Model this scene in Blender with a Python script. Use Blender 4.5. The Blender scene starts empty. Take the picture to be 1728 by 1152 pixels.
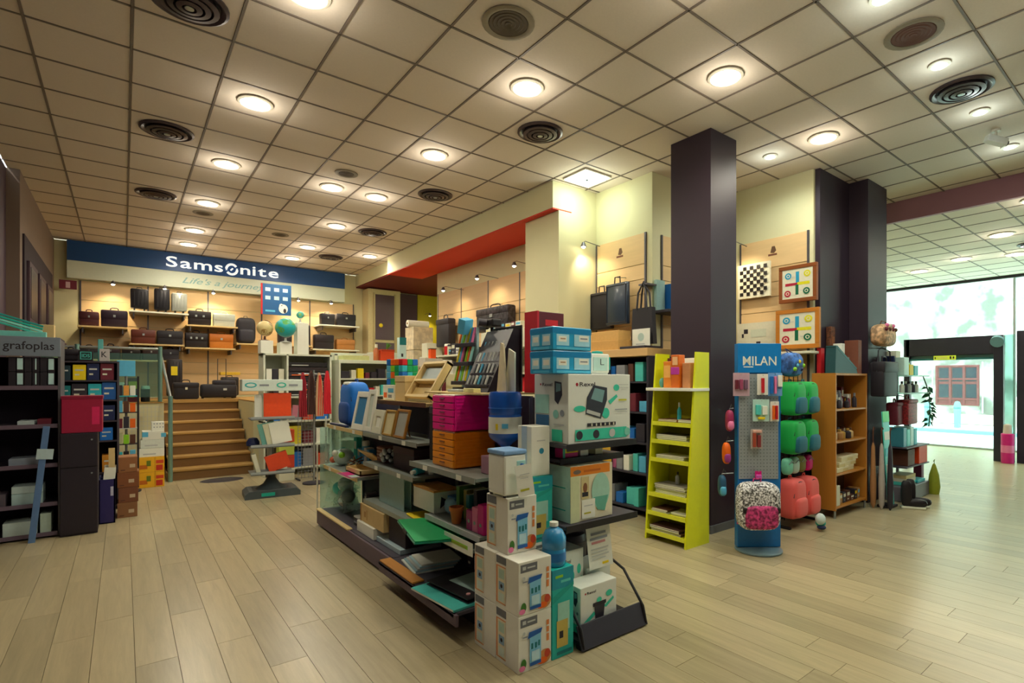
import bpy, bmesh, math, random
from mathutils import Matrix, Vector, Euler
random.seed(7)
SC = bpy.context.scene
COL = SC.collection
PI = math.pi
H = 1.56            # eye height
CE = 4.135          # ceiling of the shop
CF = 3.87           # ceiling of the front part

# ---------------------------------------------------------------- camera
cd = bpy.data.cameras.new('camera')
cd.sensor_width = 36.0
cd.lens = 899.53 / 1728 * 36
cd.shift_x = -78.2 / 1728
cd.shift_y = 65.9 / 1728
cd.clip_start = 0.05
cd.clip_end = 200
cam = bpy.data.objects.new('camera', cd)
COL.objects.link(cam)
cam.location = (0, 0, H)
cam.rotation_euler = (PI / 2, 0, -0.6843)
SC.camera = cam

# ---------------------------------------------------------------- sky, sun, exposure
w = bpy.data.worlds.new('sky')
SC.world = w
w.use_nodes = True
w.node_tree.nodes['Background'].inputs[0].default_value = (0.82, 0.97, 1.0, 1)
w.node_tree.nodes['Background'].inputs[1].default_value = 5.0
sun = bpy.data.lights.new('sun', 'SUN')
sun.energy = 2.0
sun.angle = 0.05
sun.color = (1.0, 0.96, 0.88)
so = bpy.data.objects.new('sun', sun)
COL.objects.link(so)
so.rotation_euler = (math.radians(38), 0, math.radians(-62))
vs = SC.view_settings
vs.view_transform = 'Standard'
vs.look = 'None'
vs.gamma = 1
vs.use_curve_mapping = False
vs.exposure = 0.95
LAMP_W = 30.0       # one ceiling downlight
LAMP_C = (1.0, 0.92, 0.76)

# ---------------------------------------------------------------- materials
def lin(h):
    if isinstance(h, str):
        h = h.lstrip('#')
        v = [int(h[i:i + 2], 16) / 255 for i in (0, 2, 4)]
    else:
        v = list(h)
    return tuple((a / 12.92 if a <= .04045 else ((a + .055) / 1.055) ** 2.4) for a in v)
_M = {}
def M(col, rough=.55, metal=0., kind='plain', var=.10, scale=30., emit=0., alpha=None, coat=0., ior=1.45):
    """A procedural material: noise varies the colour a little; kind adds grain, weave, mesh or glass."""
    key = (col, rough, metal, kind, var, scale, emit, alpha, coat)
    if key in _M:
        return _M[key]
    m = bpy.data.materials.new('%s_%s' % (kind, str(col).strip('#')))
    m.use_nodes = True
    nt = m.node_tree
    N, L = nt.nodes, nt.links
    b = N['Principled BSDF']
    c = lin(col)
    b.inputs['Roughness'].default_value = rough
    b.inputs['Metallic'].default_value = metal
    b.inputs['IOR'].default_value = ior
    if coat:
        b.inputs['Coat Weight'].default_value = coat
        b.inputs['Coat Roughness'].default_value = .15
    tc = N.new('ShaderNodeTexCoord')
    mp = N.new('ShaderNodeMapping')
    L.new(tc.outputs['Object'], mp.inputs['Vector'])
    dk = tuple(x * (1 - var) for x in c) + (1,)
    lt = tuple(min(1, x * (1 + var)) for x in c) + (1,)
    ramp = N.new('ShaderNodeMix'); ramp.data_type = 'RGBA'
    ramp.inputs[6].default_value = dk
    ramp.inputs[7].default_value = lt
    if kind in ('wood', 'woodx', 'plank'):
        noi = N.new('ShaderNodeTexNoise')
        noi.inputs['Roughness'].default_value = .68
        noi.inputs['Scale'].default_value = scale
        noi.inputs['Detail'].default_value = 6
        noi.inputs['Distortion'].default_value = .4
        mp.inputs['Scale'].default_value = {'wood': (.06, 1, 1), 'woodx': (1, 1, .06), 'plank': (1, .07, 1)}[kind]
        if kind == 'plank':
            oi = N.new('ShaderNodeObjectInfo')
            add = N.new('ShaderNodeVectorMath'); add.operation = 'SCALE'
            add.inputs[0].default_value = (13, 27, 5)
            L.new(oi.outputs['Random'], add.inputs[3])
            L.new(add.outputs[0], mp.inputs['Location'])
        L.new(mp.outputs[0], noi.inputs['Vector'])
        L.new(noi.outputs['Fac'], ramp.inputs[0])
        out = ramp.outputs[2]
        if kind == 'plank':
            hs = N.new('ShaderNodeHueSaturation')
            mr = N.new('ShaderNodeMapRange')
            mr.inputs[3].default_value = .86; mr.inputs[4].default_value = 1.12
            L.new(oi.outputs['Random'], mr.inputs[0])
            L.new(mr.outputs[0], hs.inputs['Value'])
            L.new(out, hs.inputs['Color'])
            out = hs.outputs[0]
        L.new(out, b.inputs['Base Color'])
        bp = N.new('ShaderNodeBump'); bp.inputs['Strength'].default_value = .08
        L.new(noi.outputs['Fac'], bp.inputs['Height']); L.new(bp.outputs[0], b.inputs['Normal'])
    elif kind == 'fabric':
        noi = N.new('ShaderNodeTexNoise'); noi.inputs['Scale'].default_value = scale * 8
        L.new(mp.outputs[0], noi.inputs['Vector']); L.new(noi.outputs['Fac'], ramp.inputs[0])
        L.new(ramp.outputs[2], b.inputs['Base Color'])
        bp = N.new('ShaderNodeBump'); bp.inputs['Strength'].default_value = .25
        L.new(noi.outputs['Fac'], bp.inputs['Height']); L.new(bp.outputs[0], b.inputs['Normal'])
        b.inputs['Sheen Weight'].default_value = .05
    elif kind == 'stone':
        noi = N.new('ShaderNodeTexNoise'); noi.inputs['Scale'].default_value = scale
        noi.inputs['Detail'].default_value = 8
        cr = N.new('ShaderNodeValToRGB')
        cr.color_ramp.elements[0].position = .40; cr.color_ramp.elements[1].position = .62
        L.new(mp.outputs[0], noi.inputs['Vector']); L.new(noi.outputs['Fac'], cr.inputs[0])
        L.new(cr.outputs[0], ramp.inputs[0])
        L.new(ramp.outputs[2], b.inputs['Base Color'])
    else:
        noi = N.new('ShaderNodeTexNoise'); noi.inputs['Scale'].default_value = scale
        noi.inputs['Detail'].default_value = 3
        L.new(mp.outputs[0], noi.inputs['Vector']); L.new(noi.outputs['Fac'], ramp.inputs[0])
        L.new(ramp.outputs[2], b.inputs['Base Color'])
    if kind == 'glass':
        b.inputs['Transmission Weight'].default_value = 1.0
        b.inputs['Roughness'].default_value = rough
    if kind == 'film':       # thin clear plastic or window pane
        tr = N.new('ShaderNodeBsdfTransparent')
        tr.inputs[0].default_value = tuple(.35 + .65 * x for x in c) + (1,)
        mx = N.new('ShaderNodeMixShader'); mx.inputs[0].default_value = alpha if alpha is not None else .2
        L.new(tr.outputs[0], mx.inputs[1]); L.new(b.outputs[0], mx.inputs[2])
        L.new(mx.outputs[0], N['Material Output'].inputs[0])
    if emit:
        b.inputs['Emission Color'].default_value = c + (1,)
        b.inputs['Emission Strength'].default_value = emit
    _M[key] = m
    return m

# ---------------------------------------------------------------- mesh builder
class MB:
    def __init__(s):
        s.v = []; s.f = []; s.mi = []; s.mats = []; s.X = Matrix.Identity(4)
    def _m(s, m):
        if m not in s.mats:
            s.mats.append(m)
        return s.mats.index(m)
    def at(s, loc=(0, 0, 0), rot=(0, 0, 0), sc=(1, 1, 1)):
        s.X = Matrix.Translation(loc) @ Euler(rot).to_matrix().to_4x4() @ Matrix.Diagonal((sc[0], sc[1], sc[2], 1))
        return s
    def add(s, vs, fs, m):
        n = len(s.v)
        s.v += [tuple(s.X @ Vector(p)) for p in vs]
        k = s._m(m)
        for f in fs:
            s.f.append(tuple(n + i for i in f)); s.mi.append(k)
        return s
    def box(s, x0, y0, z0, x1, y1, z1, m, ch=0.):
        if ch > 0:
            return s.cbox(x0, y0, z0, x1, y1, z1, m, ch)
        return s.add([(x0, y0, z0), (x1, y0, z0), (x1, y1, z0), (x0, y1, z0), (x0, y0, z1), (x1, y0, z1), (x1, y1, z1), (x0, y1, z1)],
                     [(0, 3, 2, 1), (4, 5, 6, 7), (0, 1, 5, 4), (1, 2, 6, 5), (2, 3, 7, 6), (3, 0, 4, 7)], m)
    def cbox(s, x0, y0, z0, x1, y1, z1, m, c):
        """box with bevelled edges and corners"""
        bm = bmesh.new()
        bmesh.ops.create_cube(bm, size=1)
        for v in bm.verts:
            v.co = ((x0 + x1) / 2 + v.co.x * (x1 - x0), (y0 + y1) / 2 + v.co.y * (y1 - y0), (z0 + z1) / 2 + v.co.z * (z1 - z0))
        bmesh.ops.bevel(bm, geom=bm.edges[:], offset=c, segments=2, profile=.5, affect='EDGES')
        bm.verts.index_update()
        s.add([tuple(v.co) for v in bm.verts], [tuple(v.index for v in f.verts) for f in bm.faces], m)
        bm.free()
        return s
    def prism(s, pts, d, m, axis='y', o=0.):
        """polygon pts (a,b) extruded by d from o along axis; y: (x,z)  x: (y,z)  z: (x,y)"""
        def P(a, b, t):
            return {'y': (a, t, b), 'x': (t, a, b), 'z': (a, b, t)}[axis]
        n = len(pts)
        vs = [P(a, b, o) for a, b in pts] + [P(a, b, o + d) for a, b in pts]
        fs = [tuple(range(n)), tuple(range(2 * n - 1, n - 1, -1))]
        fs += [(i, i + n, (i + 1) % n + n, (i + 1) % n) for i in range(n)]
        return s.add(vs, fs, m)
    def cyl(s, p0, p1, r, m, r2=None, n=12, caps=True):
        p0, p1 = Vector(p0), Vector(p1)
        r2 = r if r2 is None else r2
        d = (p1 - p0)
        if d.length < 1e-7:
            return s
        q = d.to_track_quat('Z', 'Y')
        vs = []
        for p, rr in ((p0, r), (p1, r2)):
            for i in range(n):
                a = 2 * PI * i / n
                vs.append(tuple(p + q @ Vector((rr * math.cos(a), rr * math.sin(a), 0))))
        fs = [(i, (i + 1) % n, (i + 1) % n + n, i + n) for i in range(n)]
        if caps:
            fs += [tuple(range(n - 1, -1, -1)), tuple(range(n, 2 * n))]
        return s.add(vs, fs, m)
    def tube(s, pts, r, m, n=8, closed=False):
        pts = [Vector(p) for p in pts]
        k = len(pts)
        vs = []
        for i, p in enumerate(pts):
            if closed:
                t = pts[(i + 1) % k] - pts[i - 1]
            else:
                t = pts[min(i + 1, k - 1)] - pts[max(i - 1, 0)]
            q = t.to_track_quat('Z', 'Y')
            for j in range(n):
                a = 2 * PI * j / n
                vs.append(tuple(p + q @ Vector((r * math.cos(a), r * math.sin(a), 0))))
        fs = []
        for i in range(k if closed else k - 1):
            a, b = i * n, ((i + 1) % k) * n
            fs += [(a + j, a + (j + 1) % n, b + (j + 1) % n, b + j) for j in range(n)]
        if not closed:
            fs += [tuple(range(n - 1, -1, -1)), tuple(range((k - 1) * n, k * n))]
        return s.add(vs, fs, m)
    def lathe(s, prof, m, c=(0, 0, 0), n=20, sx=1., sy=1.):
        vs = []
        for r, z in prof:
            for i in range(n):
                a = 2 * PI * i / n
                vs.append((c[0] + sx * r * math.cos(a), c[1] + sy * r * math.sin(a), c[2] + z))
        fs = []
        for k in range(len(prof) - 1):
            fs += [(k * n + i, k * n + (i + 1) % n, (k + 1) * n + (i + 1) % n, (k + 1) * n + i) for i in range(n)]
        if prof[0][0] > 1e-4:
            fs.append(tuple(range(n - 1, -1, -1)))
        if prof[-1][0] > 1e-4:
            fs.append(tuple(range((len(prof) - 1) * n, len(prof) * n)))
        return s.add(vs, fs, m)
    def ball(s, c, r, m, n=14, k=9, p=1.):
        """ellipsoid; p<1 makes it boxier"""
        if not isinstance(r, (tuple, list)):
            r = (r, r, r)
        sg = lambda x: math.copysign(abs(x) ** p, x)
        vs = []
        for j in range(k + 1):
            t = -PI / 2 + PI * j / k
            for i in range(n):
                a = 2 * PI * i / n
                vs.append((c[0] + r[0] * sg(math.cos(t)) * sg(math.cos(a)), c[1] + r[1] * sg(math.cos(t)) * sg(math.sin(a)), c[2] + r[2] * sg(math.sin(t))))
        fs = []
        for j in range(k):
            fs += [(j * n + i, j * n + (i + 1) % n, (j + 1) * n + (i + 1) % n, (j + 1) * n + i) for i in range(n)]
        return s.add(vs, fs, m)
    def quad(s, a, b, c, d, m):
        return s.add([a, b, c, d], [(0, 1, 2, 3)], m)
    def build(s, name, parent=None, smooth=False, loc=None, rz=0.):
        me = bpy.data.meshes.new(name)
        me.from_pydata(s.v, [], s.f)
        for m in s.mats:
            me.materials.append(m)
        me.polygons.foreach_set('material_index', s.mi)
        me.update()
        bm = bmesh.new(); bm.from_mesh(me)
        if smooth:
            bmesh.ops.remove_doubles(bm, verts=bm.verts[:], dist=1e-5)
        bmesh.ops.recalc_face_normals(bm, faces=bm.faces[:])
        bm.to_mesh(me); bm.free()
        if smooth:
            me.polygons.foreach_set('use_smooth', [True] * len(me.polygons))
            me.set_sharp_from_angle(angle=math.radians(42))
        return link(name, me, parent, loc, rz)

def link(name, me, parent=None, loc=None, rz=0.):
    o = bpy.data.objects.new(name, me)
    COL.objects.link(o)
    if parent is not None:
        o.parent = parent
    if loc is not None:
        o.location = loc
    if rz:
        o.rotation_euler = (0, 0, rz)
    return o

def tag(o, label=None, cat=None, group=None, kind=None):
    if label: o['label'] = label
    if cat: o['category'] = cat
    if group: o['group'] = group
    if kind: o['kind'] = kind
    return o

def thing(name, label, cat, loc=(0, 0, 0), rz=0., group=None, rot=None):
    o = bpy.data.objects.new(name, None)
    o.empty_display_size = .05
    COL.objects.link(o)
    o.location = loc
    o.rotation_euler = rot if rot else (0, 0, rz)
    return tag(o, label, cat, group)

def struct(o):
    o['kind'] = 'structure'
    return o

def copy_tree(o, loc, rz=None, label=None, group=None, parent=None):
    c = o.copy(); COL.objects.link(c); c.parent = parent
    if parent is None:
        c.location = loc
        if rz is not None:
            c.rotation_euler = (0, 0, rz)
        if label: c['label'] = label
        if group: c['group'] = group
    for ch in o.children:
        copy_tree(ch, None, parent=c)
    return c

# ---------------------------------------------------------------- lettering and flat print
_T = {}
def text_mesh(txt, shear=0.):
    """outline of a word: verts, faces, width (cap height about 0.7)"""
    k = (txt, shear)
    if k not in _T:
        cu = bpy.data.curves.new('lettering', 'FONT')
        cu.body = txt; cu.size = 1.0; cu.resolution_u = 3; cu.shear = shear; cu.fill_mode = 'FRONT'; cu.offset = .010
        ob = bpy.data.objects.new('lettering', cu)
        COL.objects.link(ob)
        me = bpy.data.meshes.new_from_object(ob.evaluated_get(bpy.context.evaluated_depsgraph_get()))
        vs = [(v.co.x, v.co.y) for v in me.vertices]
        fs = [tuple(p.vertices) for p in me.polygons]
        bpy.data.objects.remove(ob); bpy.data.curves.remove(cu); bpy.data.meshes.remove(me)
        x0 = min(a for a, b in vs); x1 = max(a for a, b in vs)
        _T[k] = ([(a - x0, b) for a, b in vs], fs, x1 - x0)
    return _T[k]

FACES = {'front': ((1, 0, 0), (0, 0, 1), (0, -1, 0)), 'left': ((0, -1, 0), (0, 0, 1), (-1, 0, 0)),
         'right': ((0, 1, 0), (0, 0, 1), (1, 0, 0)), 'top': ((1, 0, 0), (0, 1, 0), (0, 0, 1)), 'back': ((-1, 0, 0), (0, 0, 1), (0, 1, 0))}
def decal(parent, name, face, org, shapes, step=.0004, lift=.0008):
    """flat print as thin polygons just proud of a face. org: local point of the face's lower left corner.
    shapes: ('r',u0,v0,u1,v1,mat) ('c',u,v,r,mat) ('e',u,v,ru,rv,mat) ('p',[(u,v)..],mat) ('t',text,u,v,width,height,mat[,shear])"""
    U, V, Nn = [Vector(q) for q in FACES[face]] if isinstance(face, str) else [Vector(q) for q in face]
    O = Vector(org)
    b = MB()
    d = lift
    for sh in shapes:
        k = sh[0]
        if k == 'r':
            _, a, c, e, f, m = sh
            pts = [(a, c), (e, c), (e, f), (a, f)]; fs = [(0, 1, 2, 3)]
        elif k in 'ce':
            if k == 'c':
                _, a, c, r, m = sh; ra = rb = r
            else:
                _, a, c, ra, rb, m = sh
            n = 18
            pts = [(a + ra * math.cos(2 * PI * i / n), c + rb * math.sin(2 * PI * i / n)) for i in range(n)]; fs = [tuple(range(n))]
        elif k == 'p':
            _, pts, m = sh; fs = [tuple(range(len(pts)))]
        else:
            txt, a, c, wd, ht, m = sh[1:7]
            vs, fs, tw = text_mesh(txt, sh[7] if len(sh) > 7 else 0.)
            pts = [(a + x / tw * wd, c + y / .72 * ht) for x, y in vs]
        b.add([tuple(O + U * p + V * q + Nn * d) for p, q in pts], fs, m)
        d += step
    me = bpy.data.meshes.new(name)
    me.from_pydata(b.v, [], b.f)
    for m in b.mats:
        me.materials.append(m)
    me.polygons.foreach_set('material_index', b.mi)
    me.update()
    return link(name, me, parent)
# ================================================================ the setting
CREAM = M('#d9d3a8', .7, var=.04, scale=3)
PURPLE = M('#30222f', .5, var=.08, scale=6)
BEAM = M('#a3747e', .6, var=.06, scale=4)
TILE = M('#dccfc0', .85, var=.05, scale=60)
TBAR = M('#7d7066', .6, var=.05)
PLANK = M('#aca07e', .28, kind='plank', var=.34, scale=26)
DARKGAP = M('#5b5038', .9)
WOODL = M('#d9ac6c', .5, kind='wood', var=.16, scale=16)
STEPW = M('#b08a4c', .45, kind='wood', var=.22, scale=18)
STEPD = M('#7d5c34', .55, kind='wood', var=.2, scale=18)
RED = M('#d8321a', .6, var=.05)
BLACK = M('#1c181c', .5)
GREYM = M('#6f7377', .45, metal=.3)
STEEL = M('#a9b0b0', .35, metal=.8)

def pixel(X, Y, Z):
    c, s = math.cos(.6843), math.sin(.6843)
    z = X * s + Y * c
    if z < .3: return None
    return (942.2 + 899.53 * (X * c - Y * s) / z, 641.9 - 899.53 * (Z - H) / z, z)
def shown_size(corners):
    ps = [pixel(*q) for q in corners]
    if any(p is None for p in ps): return 0
    xs = [min(max(p[0], 0), 1728) for p in ps]; ys = [min(max(p[1], 0), 1152) for p in ps]
    a = 0
    for i in range(4):
        j = (i + 1) % 4
        a += xs[i] * ys[j] - xs[j] * ys[i]
    return abs(a) / 2

# ---- floor: slab plus boards laid along the depth of the shop
fl = struct(MB().box(-1.1, -3.6, -.12, 15.2, 13.3, -.012, DARKGAP).build('floor'))
boards = []
PW, PLn = .19, 1.22
i = 0
x = -1.09
while x < 15.1:
    y = -3.55 - random.random() * PLn
    while y < 10.95:
        y0, y1 = max(y, -3.55), min(y + PLn, 10.98)
        if y1 - y0 > .08:
            boards.append((x, y0, min(x + PW, 15.1), y1))
        y += PLn
    x += PW
boards.sort(key=lambda q: -shown_size([(q[0], q[1], 0), (q[2], q[1], 0), (q[2], q[3], 0), (q[0], q[3], 0)]))
cache = {}
for (x0, y0, x1, y1) in boards[:300]:
    L_ = round(y1 - y0, 2); W_ = round(x1 - x0, 3)
    if (L_, W_) not in cache:
        o = MB().box(.0012, .0012, -.013, W_ - .0012, L_ - .0012, 0, PLANK).build('plank', fl, loc=(x0, y0, 0))
        cache[(L_, W_)] = o.data
    else:
        o = link('plank', cache[(L_, W_)], fl, (x0, y0, 0))
rest = MB()
for (x0, y0, x1, y1) in boards[300:]:
    rest.box(x0 + .0012, y0 + .0012, -.013, x1 - .0012, y1 - .0012, 0, PLANK)
tag(rest.build('plank_field', fl), kind='stuff')

# ---- ceiling: grid of bars with a tile in every cell
GX = [.6 * k - .552 for k in range(-1, 16)]
GY = [.6 * k + 4.102 for k in range(-13, 16)]
XB = 8.65            # beam between the shop and its front part
ce = MB().box(-1.1, -3.6, CE + .02, XB, 13.4, CE + .12, TILE)
for gx in GX:
    if -1.05 < gx < XB: ce.box(gx - .008, -3.6, CE - .003, gx + .008, 13.35, CE + .02, TBAR)
for gy in GY:
    if -3.6 < gy < 13.35: ce.box(-1.1, gy - .008, CE - .003, XB, gy + .008, CE + .02, TBAR)
ce = struct(ce.build('ceiling'))
cells = []
ex = [-1.1] + [g for g in GX if -1.0 < g < XB - .1] + [XB]
ey = [-3.6] + [g for g in GY if -3.5 < g < 13.3] + [13.3]
for a in range(len(ex) - 1):
    for b_ in range(len(ey) - 1):
        cells.append((ex[a], ey[b_], ex[a + 1], ey[b_ + 1]))
cells.sort(key=lambda q: -shown_size([(q[0], q[1], CE), (q[2], q[1], CE), (q[2], q[3], CE), (q[0], q[3], CE)]))
cache = {}
for (x0, y0, x1, y1) in cells[:300]:
    k = (round(x1 - x0, 2), round(y1 - y0, 2))
    if k not in cache:
        cache[k] = MB().cbox(.0095, .0095, CE + .002, k[0] - .0095, k[1] - .0095, CE + .018, TILE, .003).build('ceiling_tile', ce, loc=(x0, y0, 0)).data
    else:
        link('ceiling_tile', cache[k], ce, (x0, y0, 0))
rest = MB()
for (x0, y0, x1, y1) in cells[300:]:
    rest.box(x0 + .0095, y0 + .0095, CE + .002, x1 - .0095, y1 - .0095, CE + .018, TILE)
tag(rest.build('ceiling_tile_field', ce), kind='stuff')
# front part
TILE2 = TILE
cf = MB().box(XB + .07, -3.6, CF + .02, 15.1, 6.2, CF + .12, TILE2)
gx2 = [XB + .52 + .6 * k for k in range(0, 10)]
gy2 = [1.165 + .6 * k for k in range(-7, 9)]
for g in gx2: cf.box(g - .008, -3.6, CF - .003, g + .008, 6.2, CF + .02, TBAR)
for g in gy2: cf.box(XB + .07, g - .008, CF - .003, 15.1, g + .008, CF + .02, TBAR)
cf = struct(cf.build('ceiling_front'))
ex = [XB + .07] + gx2 + [15.08]; ey = [-3.6] + gy2 + [6.2]
cells2 = [(ex[a], ey[b_], ex[a + 1], ey[b_ + 1]) for a in range(len(ex) - 1) for b_ in range(len(ey) - 1)]
cache = {}; rest = MB()
for q in cells2:
    x0, y0, x1, y1 = q
    if shown_size([(x0, y0, CF), (x1, y0, CF), (x1, y1, CF), (x0, y1, CF)]) > 40:
        k = (round(x1 - x0, 2), round(y1 - y0, 2))
        if k not in cache:
            cache[k] = MB().cbox(.0095, .0095, CF + .002, k[0] - .0095, k[1] - .0095, CF + .018, TILE2, .003).build('ceiling_tile', cf, loc=(x0, y0, 0)).data
        else:
            link('ceiling_tile', cache[k], cf, (x0, y0, 0))
    else:
        rest.box(x0 + .0095, y0 + .0095, CF + .002, x1 - .0095, y1 - .0095, CF + .018, TILE2)
tag(rest.build('ceiling_tile_field', cf), kind='stuff')

# ---- walls
struct(MB().box(-1.25, -3.6, 0, -1.1, 9.2, CE, M('#4c3a46', .6, var=.06, scale=4)).build('wall_left'))
struct(MB().box(-1.25, 9.2, 0, -.98, 13.4, CE, M('#7d6a5c', .7, var=.05, scale=4)).build('wall_left_corner'))
struct(MB().box(-1.1, -3.75, 0, 15.2, -3.6, CE, M('#6a5862', .6, var=.06, scale=4)).build('wall_rear'))
wb = struct(MB().box(-1.1, 13.3, 0, 8.6, 13.45, CE, CREAM).build('wall_back'))
struct(MB().box(XB, -3.6, CF - .02, XB + .068, 6.2, CE + .1, BEAM).build('trim_beam'))
struct(MB().box(8.0, 6.0, 0, 15.2, 6.15, CF, CREAM).build('wall_front_side'))
# bulkhead with red underside, pillar, stepped walls
bk = MB().box(4.28, 5.36, 3.79, 4.60, 10.9, CE - .001, CREAM).box(4.42, 10.9, 3.86, 4.6, 13.3, CE - .001, CREAM)
struct(bk.build('trim_bulkhead'))
struct(MB().box(4.285, 5.365, 3.775, 5.05, 10.9, 3.789, RED).build('trim_red_soffit'))
struct(MB().box(4.43, 10.9, 3.83, 8.6, 13.3, 3.855, M('#6b1c1c', .7)).box(5.2, 10.17, 3.83, 8.6, 10.9, 3.855, M('#6b1c1c', .7)).build('trim_shaded_red_soffit'))  # far part of the red soffit, its shade put into a darker red
struct(MB().box(4.38, 5.361, 0, 5.05, 6.1, 3.775, CREAM).box(4.60, 5.361, 3.775, 5.05, 6.1, CE - .001, CREAM).build('wall_pillar'))
struct(MB().box(5.05, 4.36, 0, 5.2, 10.17, CE, CREAM).build('wall_step_left'))
struct(MB().box(5.2, 4.36, 0, 6.65, 4.5, CE, CREAM).build('wall_step_middle'))
struct(MB().box(6.5, 3.06, 0, 6.65, 4.36, CE, CREAM).build('wall_step_right'))
struct(MB().box(6.54, 3.0, 0, 7.36, 3.9, CE, PURPLE).box(7.36, 2.77, 0, 7.97, 3.9, CE, PURPLE).build('wall_dark_pier'))
struct(MB().box(4.635, 3.225, 0, 5.095, 3.735, CE, PURPLE).box(4.62, 3.21, 0, 5.11, 3.75, .08, GREYM).build('wall_dark_column'))
struct(MB().box(7.5, 10.0, 0, 7.65, 13.3, 3.83, CREAM).build('wall_alcove'))

# ---- raised floor at the back with its steps
MZ = 1.19
mezz = struct(MB().box(-.98, 11.96, 0, 7.5, 13.3, MZ, STEPD).box(-.98, 11.0, 0, .52, 11.9, MZ, CREAM).box(1.72, 10.35, 0, 4.4, 11.9, MZ, CREAM)
              .box(-.98, 10.98, MZ - .001, .52, 13.3, MZ + .02, STEPW).box(1.72, 10.33, MZ - .001, 4.4, 13.3, MZ + .02, STEPW).box(.52, 11.87, MZ - .035, 1.72, 13.3, MZ + .02, STEPW).build('floor_raised'))
stairs = thing('staircase', 'seven wooden steps with pale nosings up to the luggage department', 'staircase', (.54, 10.2, 0))
for k in range(7):
    z1 = MZ * (k + 1) / 7
    y0 = .28 * k
    MB().box(0, y0 + .02, MZ * k / 7, 1.16, y0 + .05, z1 - .03, STEPD).build('riser', stairs)
    if k < 6:
        MB().box(0, y0, z1 - .035, 1.16, y0 + .32, z1, STEPW, .006).build('tread', stairs)
MB().box(-.02, .0, 0, 0, 1.68, .12, STEPD).build('stringer', stairs)
# ================================================================ ceiling fixtures
LAMPM = M('#fff2cf', .4, emit=14.0, var=.01)
LAMPM2 = M('#eafff4', .4, emit=14.0, var=.01)
RING = M('#d8d2c0', .4)
TX = lambda k: .6 * (k + .5) - .552
TY = lambda k: .6 * (k + .5) + 4.102
def bulb(parent, z, watts, col, r=.10):
    l = bpy.data.lights.new('lamp', 'POINT'); l.energy = watts; l.color = col; l.shadow_soft_size = r
    o = bpy.data.objects.new('lamp', l); COL.objects.link(o); o.parent = parent; o.location = (0, 0, z)
    return o
def downlight(x, y, zc, label, r=.128, watts=LAMP_W, col=LAMP_C, group='round ceiling downlights', m=None):
    t = thing('downlight', label, 'ceiling light', (x, y, zc), 0, group)
    MB().lathe([(r, 0), (r + .018, -.004), (r + .018, -.012), (r - .004, -.02), (r - .01, -.006)], RING, n=24).build('trim_ring', t, True)
    MB().lathe([(0, -.017), (r * .5, -.0155), (r * .85, -.011), (r - .008, -.006)], m or LAMPM, n=24).build('diffuser', t, True)
    l = bpy.data.lights.new('lamp', 'SPOT'); l.energy = watts; l.color = col; l.shadow_soft_size = r * .7
    l.spot_size = math.radians(165); l.spot_blend = .5
    o = bpy.data.objects.new('lamp', l); COL.objects.link(o); o.parent = t; o.location = (0, 0, -.03)
    bulb(t, -.16, watts * .075, col, .06)
    return t
spots = [(2, -1, 'downlight cut by the top picture edge, nearest of the left aisle row'),
         (2, 2, 'large bright downlight in the left aisle between the two nearest vents'),
         (2, 5, 'downlight of the left aisle row just right of the second round air vent'),
         (2, 8, 'downlight of the left aisle row beside the third round air vent'),
         (2, 11, 'downlight of the left aisle row, second from the luggage wall'),
         (2, 13, 'downlight of the left aisle row nearest the luggage wall'),
         (5, -1, 'large downlight above the island display, beside the round vent and speaker'),
         (5, 2, 'downlight of the middle row, second from the camera'),
         (5, 5, 'downlight of the middle row, right one of the close pair'),
         (5, 8, 'downlight of the middle row, third from the luggage wall'),
         (5, 11, 'downlight of the middle row, second from the luggage wall'),
         (5, 13, 'downlight of the middle row nearest the luggage wall'),
         (4, 5, 'downlight of the close pair nearest the small round speaker, with a cool halo'),
         (7, 11, 'downlight near the far end of the cream bulkhead'),
         (7, -3, 'largest right hand downlight, in front of the dark column'),
         (10, -3, 'downlight right of the dark column before the dark pier')]
for a, b_, lab in spots:
    downlight(TX(a), TY(b_), CE, lab)
# lamps added out of view in the same grid, for light on carton fronts
for a, b_, f_, lab in ((5, -4, 1., 'added round downlight over the end of the island, just above the picture'), (5, -7, 1.7, 'added round downlight behind the camera in line with the middle row'),
                       (8, -7, 1.5, 'added round downlight behind the camera at the right'), (2, -4, .2, 'added round downlight of the left aisle row, just above the picture'), (2, -7, .1, 'added round downlight of the left aisle row behind the camera')):
    downlight(TX(a), TY(b_), CE, lab, watts=LAMP_W * f_, group='added downlights out of view')
for a, b_, lab in ((10, -2, 'small round spotlight left of the dark pier'), (9, -5, 'small spotlight between the round speaker and the right air vent'),
                   (11, -5, 'small spotlight between the right air vent and the security camera'), (13, -5, 'small spotlight nearest the mauve beam'),
                   (7, -5, 'small spotlight cut by the top edge at the right')):
    downlight(TX(a), TY(b_), CE, lab, r=.06, watts=14, col=(.85, 1, .95), group='small ceiling spotlights', m=LAMPM2)
for x, y, lab in ((10.75, 2.1, 'downlight on the low front ceiling past the mauve beam'), (9.0, 1.4, 'front ceiling downlight at the right picture edge under the beam'),
                  (13.0, 3.9, 'small far downlight on the front ceiling by the facade'), (12.6, 2.25, 'far front ceiling downlight right, beside the dark vent'), (12.3, 3.0, 'small far downlight in the middle of the front ceiling')):
    downlight(x, y, CF, lab, r=.15, watts=26, col=(1, .93, .78), group='front ceiling downlights')

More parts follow.
